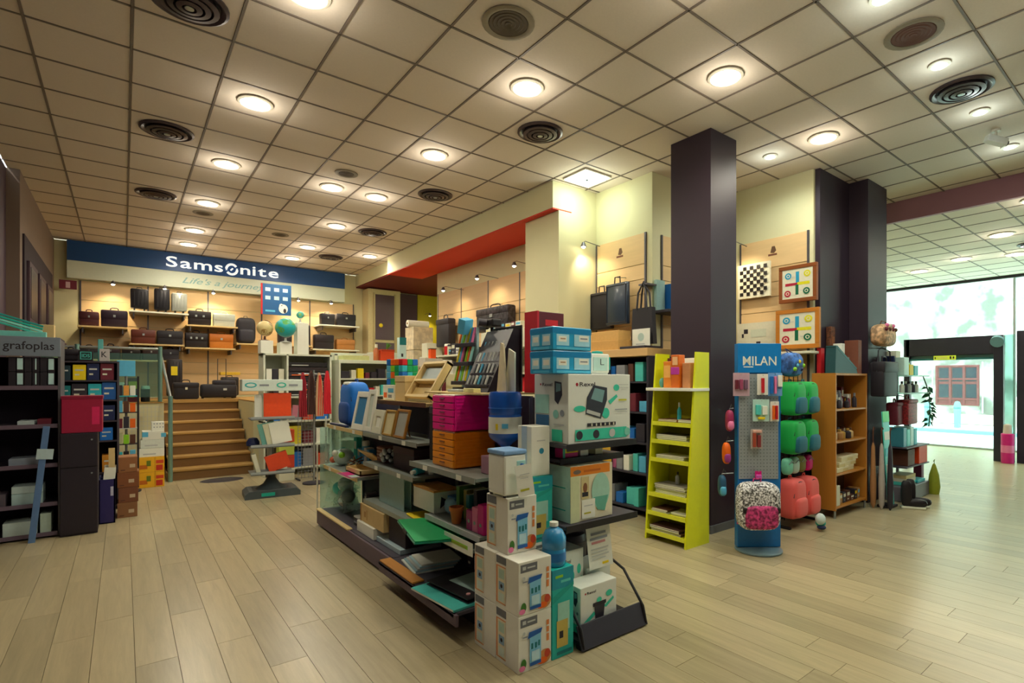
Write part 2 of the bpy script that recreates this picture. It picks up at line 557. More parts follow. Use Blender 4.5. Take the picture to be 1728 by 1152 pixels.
VENTM = M('#4b3f42', .35, metal=.5)
VENTD = M('#1d161a', .6)
def vent(x, y, zc, label, r=.235):
    t = thing('air_vent', label, 'air vent', (x, y, zc), 0, 'round ceiling air vents')
    MB().lathe([(r, 0), (r, -.012), (r - .02, -.022), (r - .05, -.01), (r - .055, 0)], VENTM, n=28).build('outer_ring', t, True)
    for k, rr in enumerate((.165, .115, .065)):
        MB().lathe([(rr * r / .235, -.004), (rr * r / .235 + .012, -.03 - .006 * k), (rr * r / .235 - .022, -.036 - .006 * k), (rr * r / .235 - .03, -.006)], VENTM, n=24).build('cone_ring', t, True)
    MB().lathe([(0, -.05), (.028, -.046), (.03, -.004)], STEEL, n=14).build('hub', t, True)
    MB().lathe([(0, -.003), (r - .01, -.003), (r - .01, -.001)], VENTD, n=24).build('dark_throat', t)
for a, b_, lab in ((1, 0, 'large round air vent cut by the top edge at the left'), (1, 4, 'round air vent in the left aisle, second from the camera'),
                   (1, 8, 'round air vent in the left aisle, third from the camera'), (6, 0, 'round air vent above the island next to the big downlight'),
                   (6, 4, 'round air vent beside the cream bulkhead, second in its row'), (6, 8, 'round air vent by the bulkhead, third in its row'),
                   (6, 12, 'farthest round air vent by the luggage wall'), (10, -5, 'round air vent at the right before the mauve beam')):
    vent(TX(a), TY(b_), CE, lab)
vent(11.9, 1.9, CF, 'dark round vent on the front ceiling at the right edge', .22)
SPK = M('#8f8470', .7); SPKD = M('#5d5142', .8)
for a, b_, z, lab, cc in ((4, -2, CE, 'round ceiling speaker above the island at the top', SPKD), (8, -5, CE, 'round brown ceiling speaker at the upper right', M('#6b4a3f', .8)),
                      (4, 4, CE, 'small round speaker beside the close pair of downlights', SPKD), (2, 9, CE, 'small round speaker in the left aisle row', SPKD), (4, 10, CE, 'farthest small round ceiling speaker', SPKD)):
    r = .19 if b_ < 0 else .135
    t = thing('ceiling_speaker', lab, 'speaker', (TX(a), TY(b_), z), 0, 'round ceiling speakers')
    MB().lathe([(r, 0), (r, -.008), (r - .02, -.014), (r - .045, -.008), (r - .045, 0)], SPK, n=24).build('rim', t, True)
    g = MB()
    for k in range(5):
        rr = (r - .045) * (1 - k / 5)
        g.lathe([(rr, -.004 - .001 * k), (rr - .008, -.010 - .001 * k), (max(rr - .03, .001), -.006 - .001 * k)], cc, n=20)
    g.build('grille', t, True)
# crystal square light by the pillar
t = thing('square_ceiling_light', 'square frosted ceiling light with a bright cross near the cream pillar', 'ceiling light', (TX(8), TY(1), CE))
MB().box(-.22, -.22, -.02, .22, .22, 0, RING, .006).build('frame', t)
MB().box(-.2, -.2, -.034, .2, .2, -.02, M('#e8fff0', .3, emit=4.0, var=.02), .008).build('frosted_panel', t)
MB().lathe([(0, -.052), (.014, -.05), (.016, -.034)], BLACK, n=12).build('centre_knob', t, True)
bulb(t, -.3, 5, (.92, 1, .85), .1)
t = thing('security_camera', 'small white box security camera under the ceiling at the right', 'camera', (TX(12), TY(-5), CE))
MB().cyl((0, 0, 0), (0, 0, -.02), .04, RING).cyl((0, 0, -.02), (0, 0, -.08), .012, RING).build('bracket', t, True)
MB().at((0, 0, -.11), (.3, 0, .8)).box(-.04, -.1, -.035, .04, .1, .035, M('#e4e6e0', .4), .008).build('body', t)
MB().at((0, 0, -.11), (.3, 0, .8)).cyl((0, -.1, 0), (0, -.115, 0), .026, BLACK).build('lens', t, True)
# ================================================================ builders for goods
WHITE = M('#eef0e2', .5, var=.04)
OFFW = M('#dcdcc4', .6, var=.05)
CARD = M('#b98d56', .8, var=.12, scale=12)
CARDL = M('#d8bd84', .8, var=.1, scale=12)
CARDD = M('#8a5f3c', .8, var=.12, scale=12)
TEAL = M('#1fae9c', .5)
AQUA = M('#35b6c4', .4)
TURQ = M('#57cfc4', .4)
DTEAL = M('#14777c', .5)
BLUE = M('#1f6fc4', .45)
NAVY = M('#1d2a55', .5)
SKY = M('#5db9e0', .45)
ORANGE = M('#ee6a17', .5)
YELLOW = M('#f0d51c', .5)
LIME = M('#8fd32a', .5)
GREEN = M('#12a05c', .5)
MAGENTA = M('#d81884', .45)
PINK = M('#ee7fb0', .5)
REDP = M('#c8202a', .5)
MAROON = M('#6b1f30', .55)
CORAL = M('#f2645e', .6, kind='fabric')
BROWN = M('#5a3524', .6)
CHAR = M('#33303a', .5)
GREY = M('#8c8f93', .55)
LGREY = M('#c3c7c2', .5)
FRAMEG = M('#dfe6da', .45)
GOLD = M('#c29a4a', .4, metal=.4)
PINE = M('#e2c88c', .55, kind='wood', var=.12, scale=20)
SHELFG = M('#9aa39c', .4, metal=.35)
SHELFD = M('#4a4650', .5)
KICK = M('#6a5a66', .55)
CLEAR = M('#d8f4ee', .08, kind='film', alpha=.28)
FROST = M('#bfe0da', .35, kind='film', alpha=.55)
INK = M('#2a2730', .6)
INKL = M('#8d949a', .6)

def ext(x0, x1, y0, y1, z, face):
    """location, turn and (width, depth) for a box whose world extent and facing are given; local front is y=0"""
    if face == '-x': return (x0, y1, z), -PI / 2, y1 - y0, x1 - x0
    if face == '+x': return (x1, y0, z), PI / 2, y1 - y0, x1 - x0
    return (x0, y0, z), 0., x1 - x0, y1 - y0
def boxthing(name, label, cat, x0, x1, y0, y1, z0, z1, mat, face='-x', group=None, ch=.004, turn=0.):
    loc, rz, w_, d_ = ext(x0, x1, y0, y1, z0, face)
    o = MB().box(0, 0, 0, w_, d_, z1 - z0, mat, ch).build(name, loc=loc, rz=rz + turn)
    tag(o, label, cat, group)
    o['_w'] = w_; o['_d'] = d_; o['_h'] = z1 - z0
    return o
def dims(o):
    r = o['_w'], o['_d'], o['_h']
    return r
def flap_seam(o, mat=None):
    """tape strip over the lid of a carton"""
    w_, d_, h_ = dims(o)
    MB().box(.002, d_ / 2 - .02, h_ - .001, w_ - .002, d_ / 2 + .02, h_ + .001, mat or M('#a58450', .4)).build('tape', o)
    return o
def book_stack(x0, x1, y0, y1, z, n, cols, name, labels, cat, group, face='-x', t=.012, jit=.012):
    """n flat things piled on one another; each its own object"""
    zz = z
    for k in range(n):
        tk = t * (.7 + .6 * random.random())
        a = (random.random() - .5) * jit * 2; b_ = (random.random() - .5) * jit * 2
        o = boxthing(name, labels[k] if isinstance(labels, list) else labels, cat, x0 + a, x1 + a, y0 + b_, y1 + b_, zz, zz + tk, cols[k % len(cols)], face, group, ch=0)
        w_, d_, h_ = dims(o)
        MB().box(.001, -.0006, .0015, w_ - .001, .0, h_ - .0015, OFFW).build('page_edge', o)
        zz += tk + .0006
    return zz
def picture_frame(name, label, x0, x1, y, z0, z1, mat, face, tilt=.16, t=.02, bar=.03, inner=None, back=True, cat='frame', group=None, turn=0.):
    """standing frame leaning back; x0..x1 is its width along the facing edge"""
    w_ = abs(x1 - x0); h_ = z1 - z0
    if face == '-x': loc, rz = (y, max(x0, x1), z0), -PI / 2
    else: loc, rz = (min(x0, x1), y, z0), 0
    r = thing(name, label, cat, loc, rz + turn, group)
    R_ = (-tilt, 0, 0)
    b = MB().at(rot=R_).box(0, 0, 0, bar, t, h_, mat, .003).box(w_ - bar, 0, 0, w_, t, h_, mat, .003).box(bar, 0, 0, w_ - bar, t, bar, mat, .003).box(bar, 0, h_ - bar, w_ - bar, t, h_, mat, .003)
    b.build('frame', r)
    if inner is not None:
        MB().at(rot=R_).box(bar * .9, t * .5, bar * .9, w_ - bar * .9, t * .7, h_ - bar * .9, inner).build('picture', r)
    if back:
        q = math.sin(tilt) * h_ * .7
        MB().tube([(w_ / 2, q + t, h_ * .7 * math.cos(tilt)), (w_ / 2, q + t + h_ * .22, .002)], .006, mat, 6).build('strut', r)
    return r
# ================================================================ the island display
g = thing('island_shelving', 'long grey double-sided shelving island filled with gifts and stationery', 'shelving', (0, 0, 0))
MB().box(1.66, 4.05, 0, 2.1, 6.12, .14, KICK, .004).box(1.74, 2.85, 0, 2.1, 4.05, .14, BLACK).box(2.16, 2.85, 0, 2.72, 6.12, .14, KICK).build('plinth', g)
MB().box(1.62, 4.06, .02, 1.64, 6.12, .165, KICK, .004).build('kick_panel', g)
MB().box(1.612, 5.08, .165, 1.66, 6.12, .18, PINE, .003).build('lip', g)
MB().box(1.52, 2.82, .10, 1.54, 4.05, .17, KICK, .003).build('kick_panel', g)
for (xa, ya, yb) in ((1.62, 5.06, 6.12), (1.62, 4.055, 5.055), (1.5, 2.85, 4.05)):
    MB().box(xa + .02, ya, .15, 2.1, yb, .17, SHELFD).build('deck', g)
for y in (6.1, 5.05, 3.9, 2.87):
    MB().box(2.1, y - .015, 0, 2.15, y + .015, 1.34 if y > 3 else 1.44, SHELFG, .003).build('upright', g)
for ya, yb in ((5.07, 6.09), (3.92, 5.03), (2.88, 3.88)):
    MB().box(2.115, ya, .14, 2.13, yb, 1.355 if ya > 3 else 1.455, M('#3a3040', .7)).build('back_panel', g)
def shelf(par, xa, xb, ya, yb, z, edge, m=SHELFG, t=.022):
    s_ = MB().box(xa, ya, z - t, xb, yb, z, m, .002).build('shelf', par)
    if xa < xb and edge is not None:
        MB().box(xa - .007, ya + .003, z - .034, xa - .0005, yb - .003, z + .004, edge).build('price_rail', s_)
    return s_
shelf(g, 1.70, 2.115, 5.06, 6.2, .64, PINE)
shelf(g, 1.75, 2.115, 3.93, 5.04, .80, SHELFG)
shelf(g, 1.70, 2.115, 2.9, 3.88, .945, SHELFG)
shelf(g, 1.75, 2.115, 5.06, 6.28, 1.075, PINE, SHELFG)
shelf(g, 1.75, 2.115, 3.86, 5.04, 1.075, SHELFG)
shelf(g, 1.72, 2.115, 3.0, 4.95, .47, SHELFG)
shelf(g, 1.75, 2.115, 2.93, 3.72, .565, LGREY)
shelf(g, 1.88, 2.4, 3.98, 5.1, 1.375, BROWN, PINE, .03)
shelf(g, 1.86, 2.4, 3.08, 3.97, 1.475, None, PINE, .014)
for z in (.52, .84, 1.1):
    shelf(g, 2.15, 2.74, 2.9, 6.1, z, None, SHELFD)
for z in (.62,):
    MB().box(1.66, 6.13, .17, 2.1, 6.145, 1.05, CLEAR).build('end_panel', g)
MB().tube([(1.63, 6.14, .16), (1.63, 6.14, .86)], .009, WHITE).tube([(1.72, 6.14, .64), (1.72, 6.14, 1.17)], .009, WHITE).build('end_post', g, True)

# ---- stacked plastic drawer towers
def drawer_tower(label, z, m, mface, n=5):
    loc, rz, w_, d_ = ext(1.76, 2.10, 3.3, 3.63, z, '-x')
    r = thing('drawer_tower', label, 'drawers', loc, rz, 'plastic drawer towers')
    h_ = .255
    dh = (h_ - .012) / n
    MB().box(0, .012, 0, .008, d_, h_, m).box(w_ - .008, .012, 0, w_, d_, h_, m).box(0, .012, h_ - .008, w_, d_, h_, WHITE if n == 5 else m, .002).box(0, .012, 0, w_, d_, .006, m).box(0, d_ - .008, 0, w_, d_, h_, m).build('case', r)
    for k in range(n):
        z0 = .008 + k * dh
        dr = MB().box(.01, 0, z0, w_ - .01, .02, z0 + dh - .005, mface, .003).box(.012, .02, z0 + .004, w_ - .012, d_ - .012, z0 + dh - .012, m).build('drawer', r)
        MB().cyl((w_ / 2 - .035, -.002, z0 + dh * .55), (w_ / 2 + .035, -.002, z0 + dh * .55), .0045, M('#7a2a4a' if m is PINKP else '#7a3d08', .5), n=8).build('handle', dr, True)
    # ribbed side as seen from the end
    for k in range(n * 2):
        z0 = .01 + k * dh / 2
        MB().box(w_, .02, z0, w_ + .003, d_ - .01, z0 + dh * .25, m).build('side_rib', r)
    return r
PINKP = M('#e8148c', .3, coat=.3); ORAP = M('#f58a10', .3, coat=.3)
drawer_tower('orange plastic five-drawer tower under the pink one on the island', .947, ORAP, M('#ff9a1a', .3, coat=.3))
drawer_tower('hot pink plastic five-drawer tower stacked on the orange one', 1.204, PINKP, M('#ff1a94', .3, coat=.3))

# ---- top row of the left side
def backpack(name, label, loc, rz, w_, d_, h_, m, m2, cat='backpack', group=None, straps=True, mk=None):
    """upright bag: rounded body, front pocket, top loop, zips, shoulder straps; local front y=0"""
    r = thing(name, label, cat, loc, rz, group)
    MB().ball((w_ / 2, d_ / 2, h_ * .5), (w_ / 2, d_ / 2, h_ / 2), m, 18, 12, .45).build('body', r, True)
    MB().ball((w_ / 2, d_ * .12, h_ * .3), (w_ * .4, d_ * .22, h_ * .25), m2, 16, 10, .45).build('front_pocket', r, True)
    pts = [(w_ * .5 + w_ * .44 * math.cos(a), d_ * .04 + d_ * .05, h_ * .5 + h_ * .44 * math.sin(a)) for a in [PI * .05 + PI * .9 * k / 12 for k in range(13)]]
    MB().tube(pts, .005, mk or CHAR, 6).build('zip', r, True)
    MB().tube([(w_ * .4, d_ * .6, h_ * .97), (w_ * .42, d_ * .6, h_ * 1.06), (w_ * .58, d_ * .6, h_ * 1.06), (w_ * .6, d_ * .6, h_ * .97)], .007, m2, 6).build('top_loop', r, True)
    if straps:
        for s_ in (-1, 1):
            MB().tube([(w_ / 2 + s_ * w_ * .18, d_ * .9, h_ * .93), (w_ / 2 + s_ * w_ * .3, d_ * 1.08, h_ * .7), (w_ / 2 + s_ * w_ * .38, d_ * 1.0, h_ * .3), (w_ / 2 + s_ * w_ * .42, d_ * .75, h_ * .08)], .014, m2, 6).build('shoulder_strap', r, True)
    return r
BLUEF = M('#1976d6', .6, kind='fabric'); BLUED = M('#0f4fa0', .7, kind='fabric')
bp_ = backpack('child_backpack', 'bright blue child backpack standing on the far end of the island', (1.82, 6.05, 1.077), -PI / 2, .42, .22, .47, BLUEF, BLUED)
MB().box(.1, .02, .4, .3, .12, .47, WHITE, .02).build('hang_tag', bp_)
tag(bp_.children[-1], 'white and red printed hang tag')
boxthing('flat_packet', 'navy flat packet lying at the blue backpack on the island', 'packet', 1.756, 1.795, 5.6, 6.12, 1.077, 1.10, NAVY)
picture_frame('photo_frame', 'slim white frame with a blue picture, first beside the blue backpack', 5.10, 5.45, 1.762, 1.083, 1.46, WHITE, '-x', .2, bar=.055, inner=M('#2d7fb5', .3), group='white frames on the island')
picture_frame('photo_frame', 'tall white frame with an empty pale mount standing on the island', 4.9, 5.09, 1.765, 1.083, 1.48, WHITE, '-x', .14, bar=.045, inner=M('#d4e2d4', .4), group='white frames on the island')
picture_frame('photo_frame', 'low ornate white frame before the tall white one', 4.66, 4.89, 1.762, 1.083, 1.30, OFFW, '-x', .2, bar=.06, inner=WHITE, group='white frames on the island')
picture_frame('photo_frame', 'small gold frame with cream mount, left of the two gold ones', 4.42, 4.645, 1.765, 1.083, 1.31, GOLD, '-x', .22, bar=.018, inner=M('#d9cfa0', .5), group='gold frames on the island')
picture_frame('photo_frame', 'gold brown frame with grey picture next to the black box', 4.16, 4.40, 1.765, 1.083, 1.325, M('#a5712c', .4), '-x', .22, bar=.02, inner=M('#a8aaa0', .4), group='gold frames on the island')
o = boxthing('storage_box', 'tall matt black box between the gold frame and the drawer towers', 'box', 1.84, 2.1, 3.66, 3.84, .947, 1.36, BLACK)
MB().box(-.003, -.003, .36, .183, .263, .413, CHAR, .003).build('lid', o)
boxthing('storage_box', 'slanted dark grey box end behind the gold brown frame', 'box', 1.96, 2.1, 3.92, 4.12, 1.077, 1.30, CHAR)
# ---- upper wooden shelf: cube puzzle, tags, wooden trays
t = thing('toy_block_cube', 'cube of colourful toy blocks standing on a white box', 'toy', (1.98, 5.07, 1.52), -PI / 2 + .25)
cols = [LIME, YELLOW, ORANGE, BLUE, AQUA, REDP, GREEN, SKY]
random.seed(3)
for a in range(4):
    for b_ in range(4):
        for c_ in range(3):
            if c_ in (0, 2) or a in (0, 3) or b_ in (0, 3):
                MB().box(a * .062, c_ * .062, b_ * .062, a * .062 + .06, c_ * .062 + .06, b_ * .062 + .06, random.choice(cols), .006).build('block', t)
o = boxthing('white_carton', 'small white carton with orange label under the toy block cube', 'box', 1.95, 2.16, 4.80, 5.08, 1.377, 1.517, WHITE)
decal(o, 'print', 'front', (0, 0, 0), [('r', .02, .02, .10, .07, ORANGE), ('r', .13, .02, .22, .05, INKL), ('r', .13, .07, .26, .11, SKY)])
o = boxthing('wooden_box', 'upright pale wooden box beside the slanted wooden tray', 'box', 1.95, 2.13, 4.56, 4.78, 1.377, 1.60, PINE)
MB().box(-.004, -.004, .17, .224, .184, .227, PINE, .004).build('lid', o)
t = thing('wooden_tray', 'slanted pale wooden compartment tray leaning on the upper island shelf', 'tray', (1.92, 4.53, 1.377), -PI / 2)
R_ = (-.55, 0, 0)
MB().at((0, .035, .03), R_).box(0, .03, 0, .46, .04, .36, PINE).build('tray_base', t)
for (a, c_, e, f) in ((0, 0, .46, .025), (0, .335, .46, .36), (0, 0, .025, .36), (.435, 0, .46, .36), (.025, .16, .435, .18)):
    MB().at((0, .035, .03), R_).box(a, -.03, c_, e, .04, f, PINE, .002).build('tray_rail', t)
MB().at((0, .035, .03), R_).box(.05, .01, .2, .4, .03, .32, M('#9db0b0', .4)).build('tray_panel', t)
MB().at((0, .035, .03), R_).box(.05, .005, .03, .4, .03, .11, M('#c9ad6a', .5)).build('tray_panel', t)
MB().box(.02, .04, 0, .44, .28, .03, OFFW).build('foot', t)
o = boxthing('tray_stand', 'white card stand behind the slanted wooden tray', 'stand', 2.27, 2.38, 4.1, 4.4, 1.377, 1.62, OFFW)
# ---- black pen racks on the upper shelf
t = thing('pen_rack', 'black stepped pen rack with four rows of pens above the pink drawers', 'pen rack', (1.95, 3.56, 1.477), -PI / 2)
MB().prism([(0.02, 0), (.3, 0), (.3, .46), (.24, .46)], .36, M('#1f1d26', .35), 'x', 0).build('stepped_body', t)
for k in range(5):
    y = .03 + .047 * k; z = .035 + .085 * k
    MB().at((.02, y, z), (.0, 0, 0)).box(0, 0, 0, .32, .05, .02, CHAR, .003).build('step', t)
    for j in range(6):
        cc = [LGREY, GREY, WHITE, SKY, INKL, LGREY][(j + k) % 6]
        MB().cyl((.05 + .05 * j, y + .01, z + .02), (.05 + .05 * j, y + .035, z + .085), .009, cc, n=8).build('pen', t, True)
MB().box(-.01, .3, 0, .37, .315, .49, BLACK, .003).build('back_panel', t)
t = thing('pen_tower', 'pale card tower of coloured marker pens beside the black pen rack', 'pen rack', (1.97, 3.90, 1.477), -PI / 2)
MB().box(0, .10, 0, .30, .2, .03, BLACK, .004).box(.03, .17, .03, .27, .19, .50, M('#bfe3ea', .4)).build('tower', t)
for k in range(3):
    z = .05 + .15 * k
    MB().box(.03, .07 + .02 * k, z, .27, .16, z + .03, CHAR, .003).build('step', t)
    for j in range(7):
        cc = [LIME, YELLOW, ORANGE, SKY, M('#9be0d8', .4), PINK, LIME, BROWN, WHITE][(j * 2 + k) % 9]
        MB().cyl((.05 + .033 * j, .10 + .02 * k, z + .03), (.05 + .033 * j, .13 + .02 * k, z + .15), .011, cc, n=8).build('pen', t, True)
MB().at((.14, .12, .46), (.2, .3, .4)).box(-.02, -.05, 0, .05, .05, .12, SKY, .004).build('topper', t)
t = thing('black_camera', 'black camera shaped gadget on top of the pen tower', 'gadget', (2.20, 3.66, 1.98), -PI / 2)
MB().box(0, 0, 0, .16, .09, .06, BLACK, .012).build('body', t)
MB().cyl((.07, 0, .03), (.05, -.06, .035), .03, CHAR, n=14).build('lens', t, True)
MB().box(-.1, .04, -.01, .0, .07, .02, BLACK, .006).build('grip', t)
# clear post that carries the gadget
MB().cyl((.05, .065, -.502), (.05, .065, 0), .012, BLACK).build('stem', t, True)
boxthing('pen_box', 'small yellowish packet lying before the black pen rack', 'packet', 1.87, 1.93, 3.22, 3.36, 1.477, 1.505, M('#e4e09a', .5))
boxthing('pen_box', 'flat grey packet lying before the pen tower', 'packet', 1.87, 1.94, 3.42, 3.6, 1.477, 1.497, LGREY)
t = thing('leaning_card', 'tall folded cream card leaning on the upper island shelf by the blue jug', 'card', (1.97, 3.11, 1.477), -PI / 2)
MB().prism([(0, 0), (.12, 0), (.08, .33), (.05, .34)], .012, M('#e3d7b0', .7), 'y', .02).build('front_leaf', t)
MB().prism([(.06, 0), (.17, 0), (.17, .27), (.1, .3)], .012, OFFW, 'y', .05).build('rear_leaf', t)
# ---- blue water jug
JUG = M('#1a63d0', .12, kind='glass'); JUGB = M('#1b5fc8', .2, coat=.5)
t = thing('water_jug', 'upturned royal blue water bottle with a white label on the island end', 'water bottle', (1.94, 2.93, 1.07), -.68)
MB().lathe([(.02, 0), (.022, .05), (.06, .085), (.1, .115), (.108, .13), (.108, .26), (.104, .27), (.108, .28), (.108, .395), (.1, .415), (.06, .42), (0, .42)], JUGB, n=24).build('bottle', t, True)
MB().lathe([(.1095, .15), (.1095, .255)], WHITE, n=24).build('label', t, True)
MB().lathe([(.111, .31), (.111, .316)], M('#3f8ae8', .3), n=24).build('rib', t, True)
decal(t, 'print', 'front', (-.07, -.1105, .165), [('r', .02, .01, .035, .05, YELLOW), ('r', .06, .02, .1, .05, SKY)], lift=.004)
MB().cyl((0, 0, -.005), (0, 0, .03), .03, WHITE).build('neck_collar', t, True)
bx = boxthing('jug_stand', 'grey block under the upturned blue water bottle', 'stand', 1.84, 2.06, 2.87, 3.07, .947, 1.064, M('#a77a8a', .6))

# ---- second row
t = thing('snow_globe_craft', 'white and green craft figure in wrapping at the far end of the island', 'craft', (1.86, 5.98, .642))
MB().ball((0, 0, .09), (.11, .12, .09), M('#cfe3da', .4), 12, 8).build('figure', t, True)
for k in range(7):
    a = k * .9
    MB().ball((.08 * math.cos(a) - .03, .09 * math.sin(a), .10 + .05 * math.sin(2 * a)), .035, [WHITE, TURQ, SKY, M('#d86a4a', .5), WHITE, LIME, WHITE][k], 8, 6).build('bead', t, True)
t = thing('twig_basket', 'small pile of twigs and brown card bits on the far island shelf', 'craft', (1.86, 5.6, .642))
for k in range(8):
    a = k * 2.3
    MB().tube([(.05 * math.cos(a), .05 * math.sin(a), .012 + .01 * k), (-.06 * math.cos(a + .4), .09 * math.sin(a + 1), .05 + .012 * k)], .008, [CARD, BROWN, OFFW][k % 3], 6).build('twig', t, True)
t = thing('open_case', 'open beige wooden case lying on the far island shelf', 'box', (1.73, 5.5, .656), -PI / 2)
MB().box(0, 0, 0, .42, .3, .012, PINE).box(0, 0, 0, .42, .012, .05, PINE).box(0, 0, 0, .012, .3, .05, PINE).box(.408, 0, 0, .42, .3, .05, PINE).box(0, .288, 0, .42, .3, .05, PINE).build('tray', t)
MB().at((0, .3, .05), (.9, 0, 0)).box(0, 0, 0, .42, .012, .24, PINE, .003).build('lid', t)
o = boxthing('magazine', 'glossy magazine with pink cover hanging over the island shelf edge', 'magazine', 1.62, 1.9, 4.74, 5.1, .803, .809, WHITE, ch=0)
o.location.z = .648; o.location.y = 5.42
decal(o, 'print', 'top', (0, 0, .006), [('r', .0, .0, .36, .28, M('#b0407a', .4)), ('r', .02, .03, .2, .14, MAGENTA), ('r', .22, .03, .34, .2, M('#bfe0d8', .4)), ('r', .03, .17, .2, .25, PINK)])
o = boxthing('book_stack_box', 'small brown striped box at the middle bay of the island', 'box', 1.86, 2.05, 4.82, 5.0, .802, .94, M('#8a5a48', .6))
decal(o, 'print', 'front', (0, 0, 0), [('r', 0, .03 * k, .18, .03 * k + .006, M('#d9c0a0', .6)) for k in range(1, 5)])
t = thing('flower_ornament', 'silver flower ball ornament in the middle bay of the island', 'ornament', (1.87, 4.74, .802))
MB().ball((0, 0, .075), .05, CHAR, 12, 8).build('core', t, True)
for k in range(16):
    a = k * 2.4; zz = -0.8 + 1.6 * k / 15; rr = math.sqrt(max(.1, 1 - zz * zz))
    MB().ball((.06 * rr * math.cos(a), .06 * rr * math.sin(a), .075 + .06 * zz), (.022, .022, .022), M('#cfd6d6', .3, metal=.6), 8, 6).build('petal', t, True)
o = boxthing('storage_box', 'dark brown gift box behind the silver ornament', 'box', 1.84, 2.08, 4.12, 4.55, .802, .99, M('#3c2a30', .6))
MB().box(-.004, -.004, .13, .434, .244, .192, M('#463038', .6), .004).build('lid', o)
t = thing('glue_bottle', 'small teal bottle lying at the edge of the middle island shelf', 'bottle', (1.80, 4.02, .802), .5)
MB().cyl((0, 0, .03), (.1, 0, .03), .028, AQUA, n=14).build('bottle', t, True)
MB().cyl((-.04, 0, .03), (0, 0, .03), .016, WHITE, n=12).build('cap', t, True)
# ---- clear sheets and boxes on lower shelves
t = thing('acrylic_holder', 'clear upright acrylic sheet holder in the middle island bay', 'holder', (1.8, 4.78, .472), -PI / 2)
MB().box(0, 0, 0, .55, .004, .27, FROST).build('front_sheet', t)
MB().box(0, .06, 0, .55, .064, .27, FROST).build('rear_sheet', t)
MB().box(0, 0, 0, .55, .064, .004, FROST).build('floor_sheet', t)
MB().box(.1, .02, .03, .30, .026, .23, M('#7fa79f', .6)).build('paper_sheet', t)
o = boxthing('white_carton', 'white open carton with orange rim on the lower island shelf', 'box', 1.79, 2.0, 3.66, 4.02, .567, .73, WHITE)
o.location.z = .567
MB().box(-.002, -.002, .155, .362, .212, .170, M('#d69a4a', .6), .002).build('lid', o)
decal(o, 'print', 'right', (.36, 0, 0), [('p', [(.05, .03), (.12, .08), (.06, .12)], INK), ('r', .13, .02, .18, .1, INKL)])
t = thing('blue_bag', 'pale blue plastic pouch beside the white carton on the island', 'pouch', (1.86, 3.5, .567))
MB().ball((.06, .06, .065), (.08, .075, .065), M('#8fb9cf', .3), 14, 8, .7).build('pouch', t, True)
MB().box(.02, .0, .11, .1, .12, .135, M('#3f7eb0', .4), .004).build('seal', t)
for k in range(4):
    o = boxthing('notebook', ['green notebook with dark spine standing under the drawer towers', 'olive notebook standing under the drawer towers', 'teal notebook with yellow patch under the drawer towers', 'dark notebook standing nearest the end boxes under the drawer towers'][k], 'notebook', 1.865 + .02 * (k % 2), 2.05, 3.41 - .07 * k, 3.455 - .07 * k, .567, .80 - .02 * (k % 3), [M('#4d7a3a', .6), M('#8a8a3c', .6), DTEAL, CHAR][k], group='notebooks under the drawer towers')
    w_, d_, h_ = dims(o)
    MB().box(.004, .003, .004, w_ - .004, d_ - .003, h_ + .001, OFFW).build('page_edge', o)
    if k == 2: decal(o, 'print', 'front', (0, 0, 0), [('r', .008, .03, w_ - .008, .1, YELLOW), ('r', .012, .05, w_ - .02, .08, INK)])
t = thing('terracotta_pot', 'small orange terracotta pot on the lower island shelf', 'pot', (1.8, 3.33, .567))
MB().lathe([(.03, 0), (.045, .09), (.052, .09), (.052, .115), (.044, .115), (.034, .01)], M('#d0783a', .7), n=18).build('pot', t, True)
for k in range(3):
    o = boxthing('binder', ['magenta binder nearest the end boxes on the lower island shelf', 'pale pink binder between the magenta ones', 'magenta binder beside the terracotta pot'][k], 'binder', 1.78, 2.0, 2.94 + .075 * k, 3.01 + .075 * k, .567, .76 - .03 * k, [MAGENTA, PINK, M('#b01478', .4)][k], group='pink binders on the island')
    w_, d_, h_ = dims(o)
    MB().cyl((w_ / 2, -.002, .06), (w_ / 2, .004, .06), .012, STEEL, n=12).build('finger_ring', o, True)
# ---- green and yellow folders, label
t = thing('document_folder', 'large emerald green document folder sticking out of the lower island shelf', 'folder', (1.82, 3.80, .489), -PI / 2 - .22)
MB().at(rot=(-.05, 0, 0)).box(0, -.24, .0, .62, .22, .012, M('#0d7f62', .35), .003).build('back_cover', t)
MB().at(rot=(-.05, 0, 0)).box(.005, -.235, .013, .615, .215, .022, GREEN, .003).build('front_cover', t)
MB().at(rot=(-.05, 0, 0)).box(.25, -.245, .0, .37, -.238, .02, BLACK).build('clasp', t)
o = boxthing('document_folder', 'yellow folder under the edge of the green one on the island', 'folder', 1.78, 1.96, 3.90, 4.14, .5, .512, YELLOW, turn=-.1)
o.location.z = .473
o = boxthing('price_label', 'white shelf label card with lime lettering on the island edge', 'label', 1.690, 1.693, 2.92, 3.30, .455, .54, WHITE, ch=0)
decal(o, 'print', 'front', (0, 0, 0), [('r', .06, .03, .32, .055, LIME), ('r', .08, .035, .3, .045, M('#9aa018', .5))])
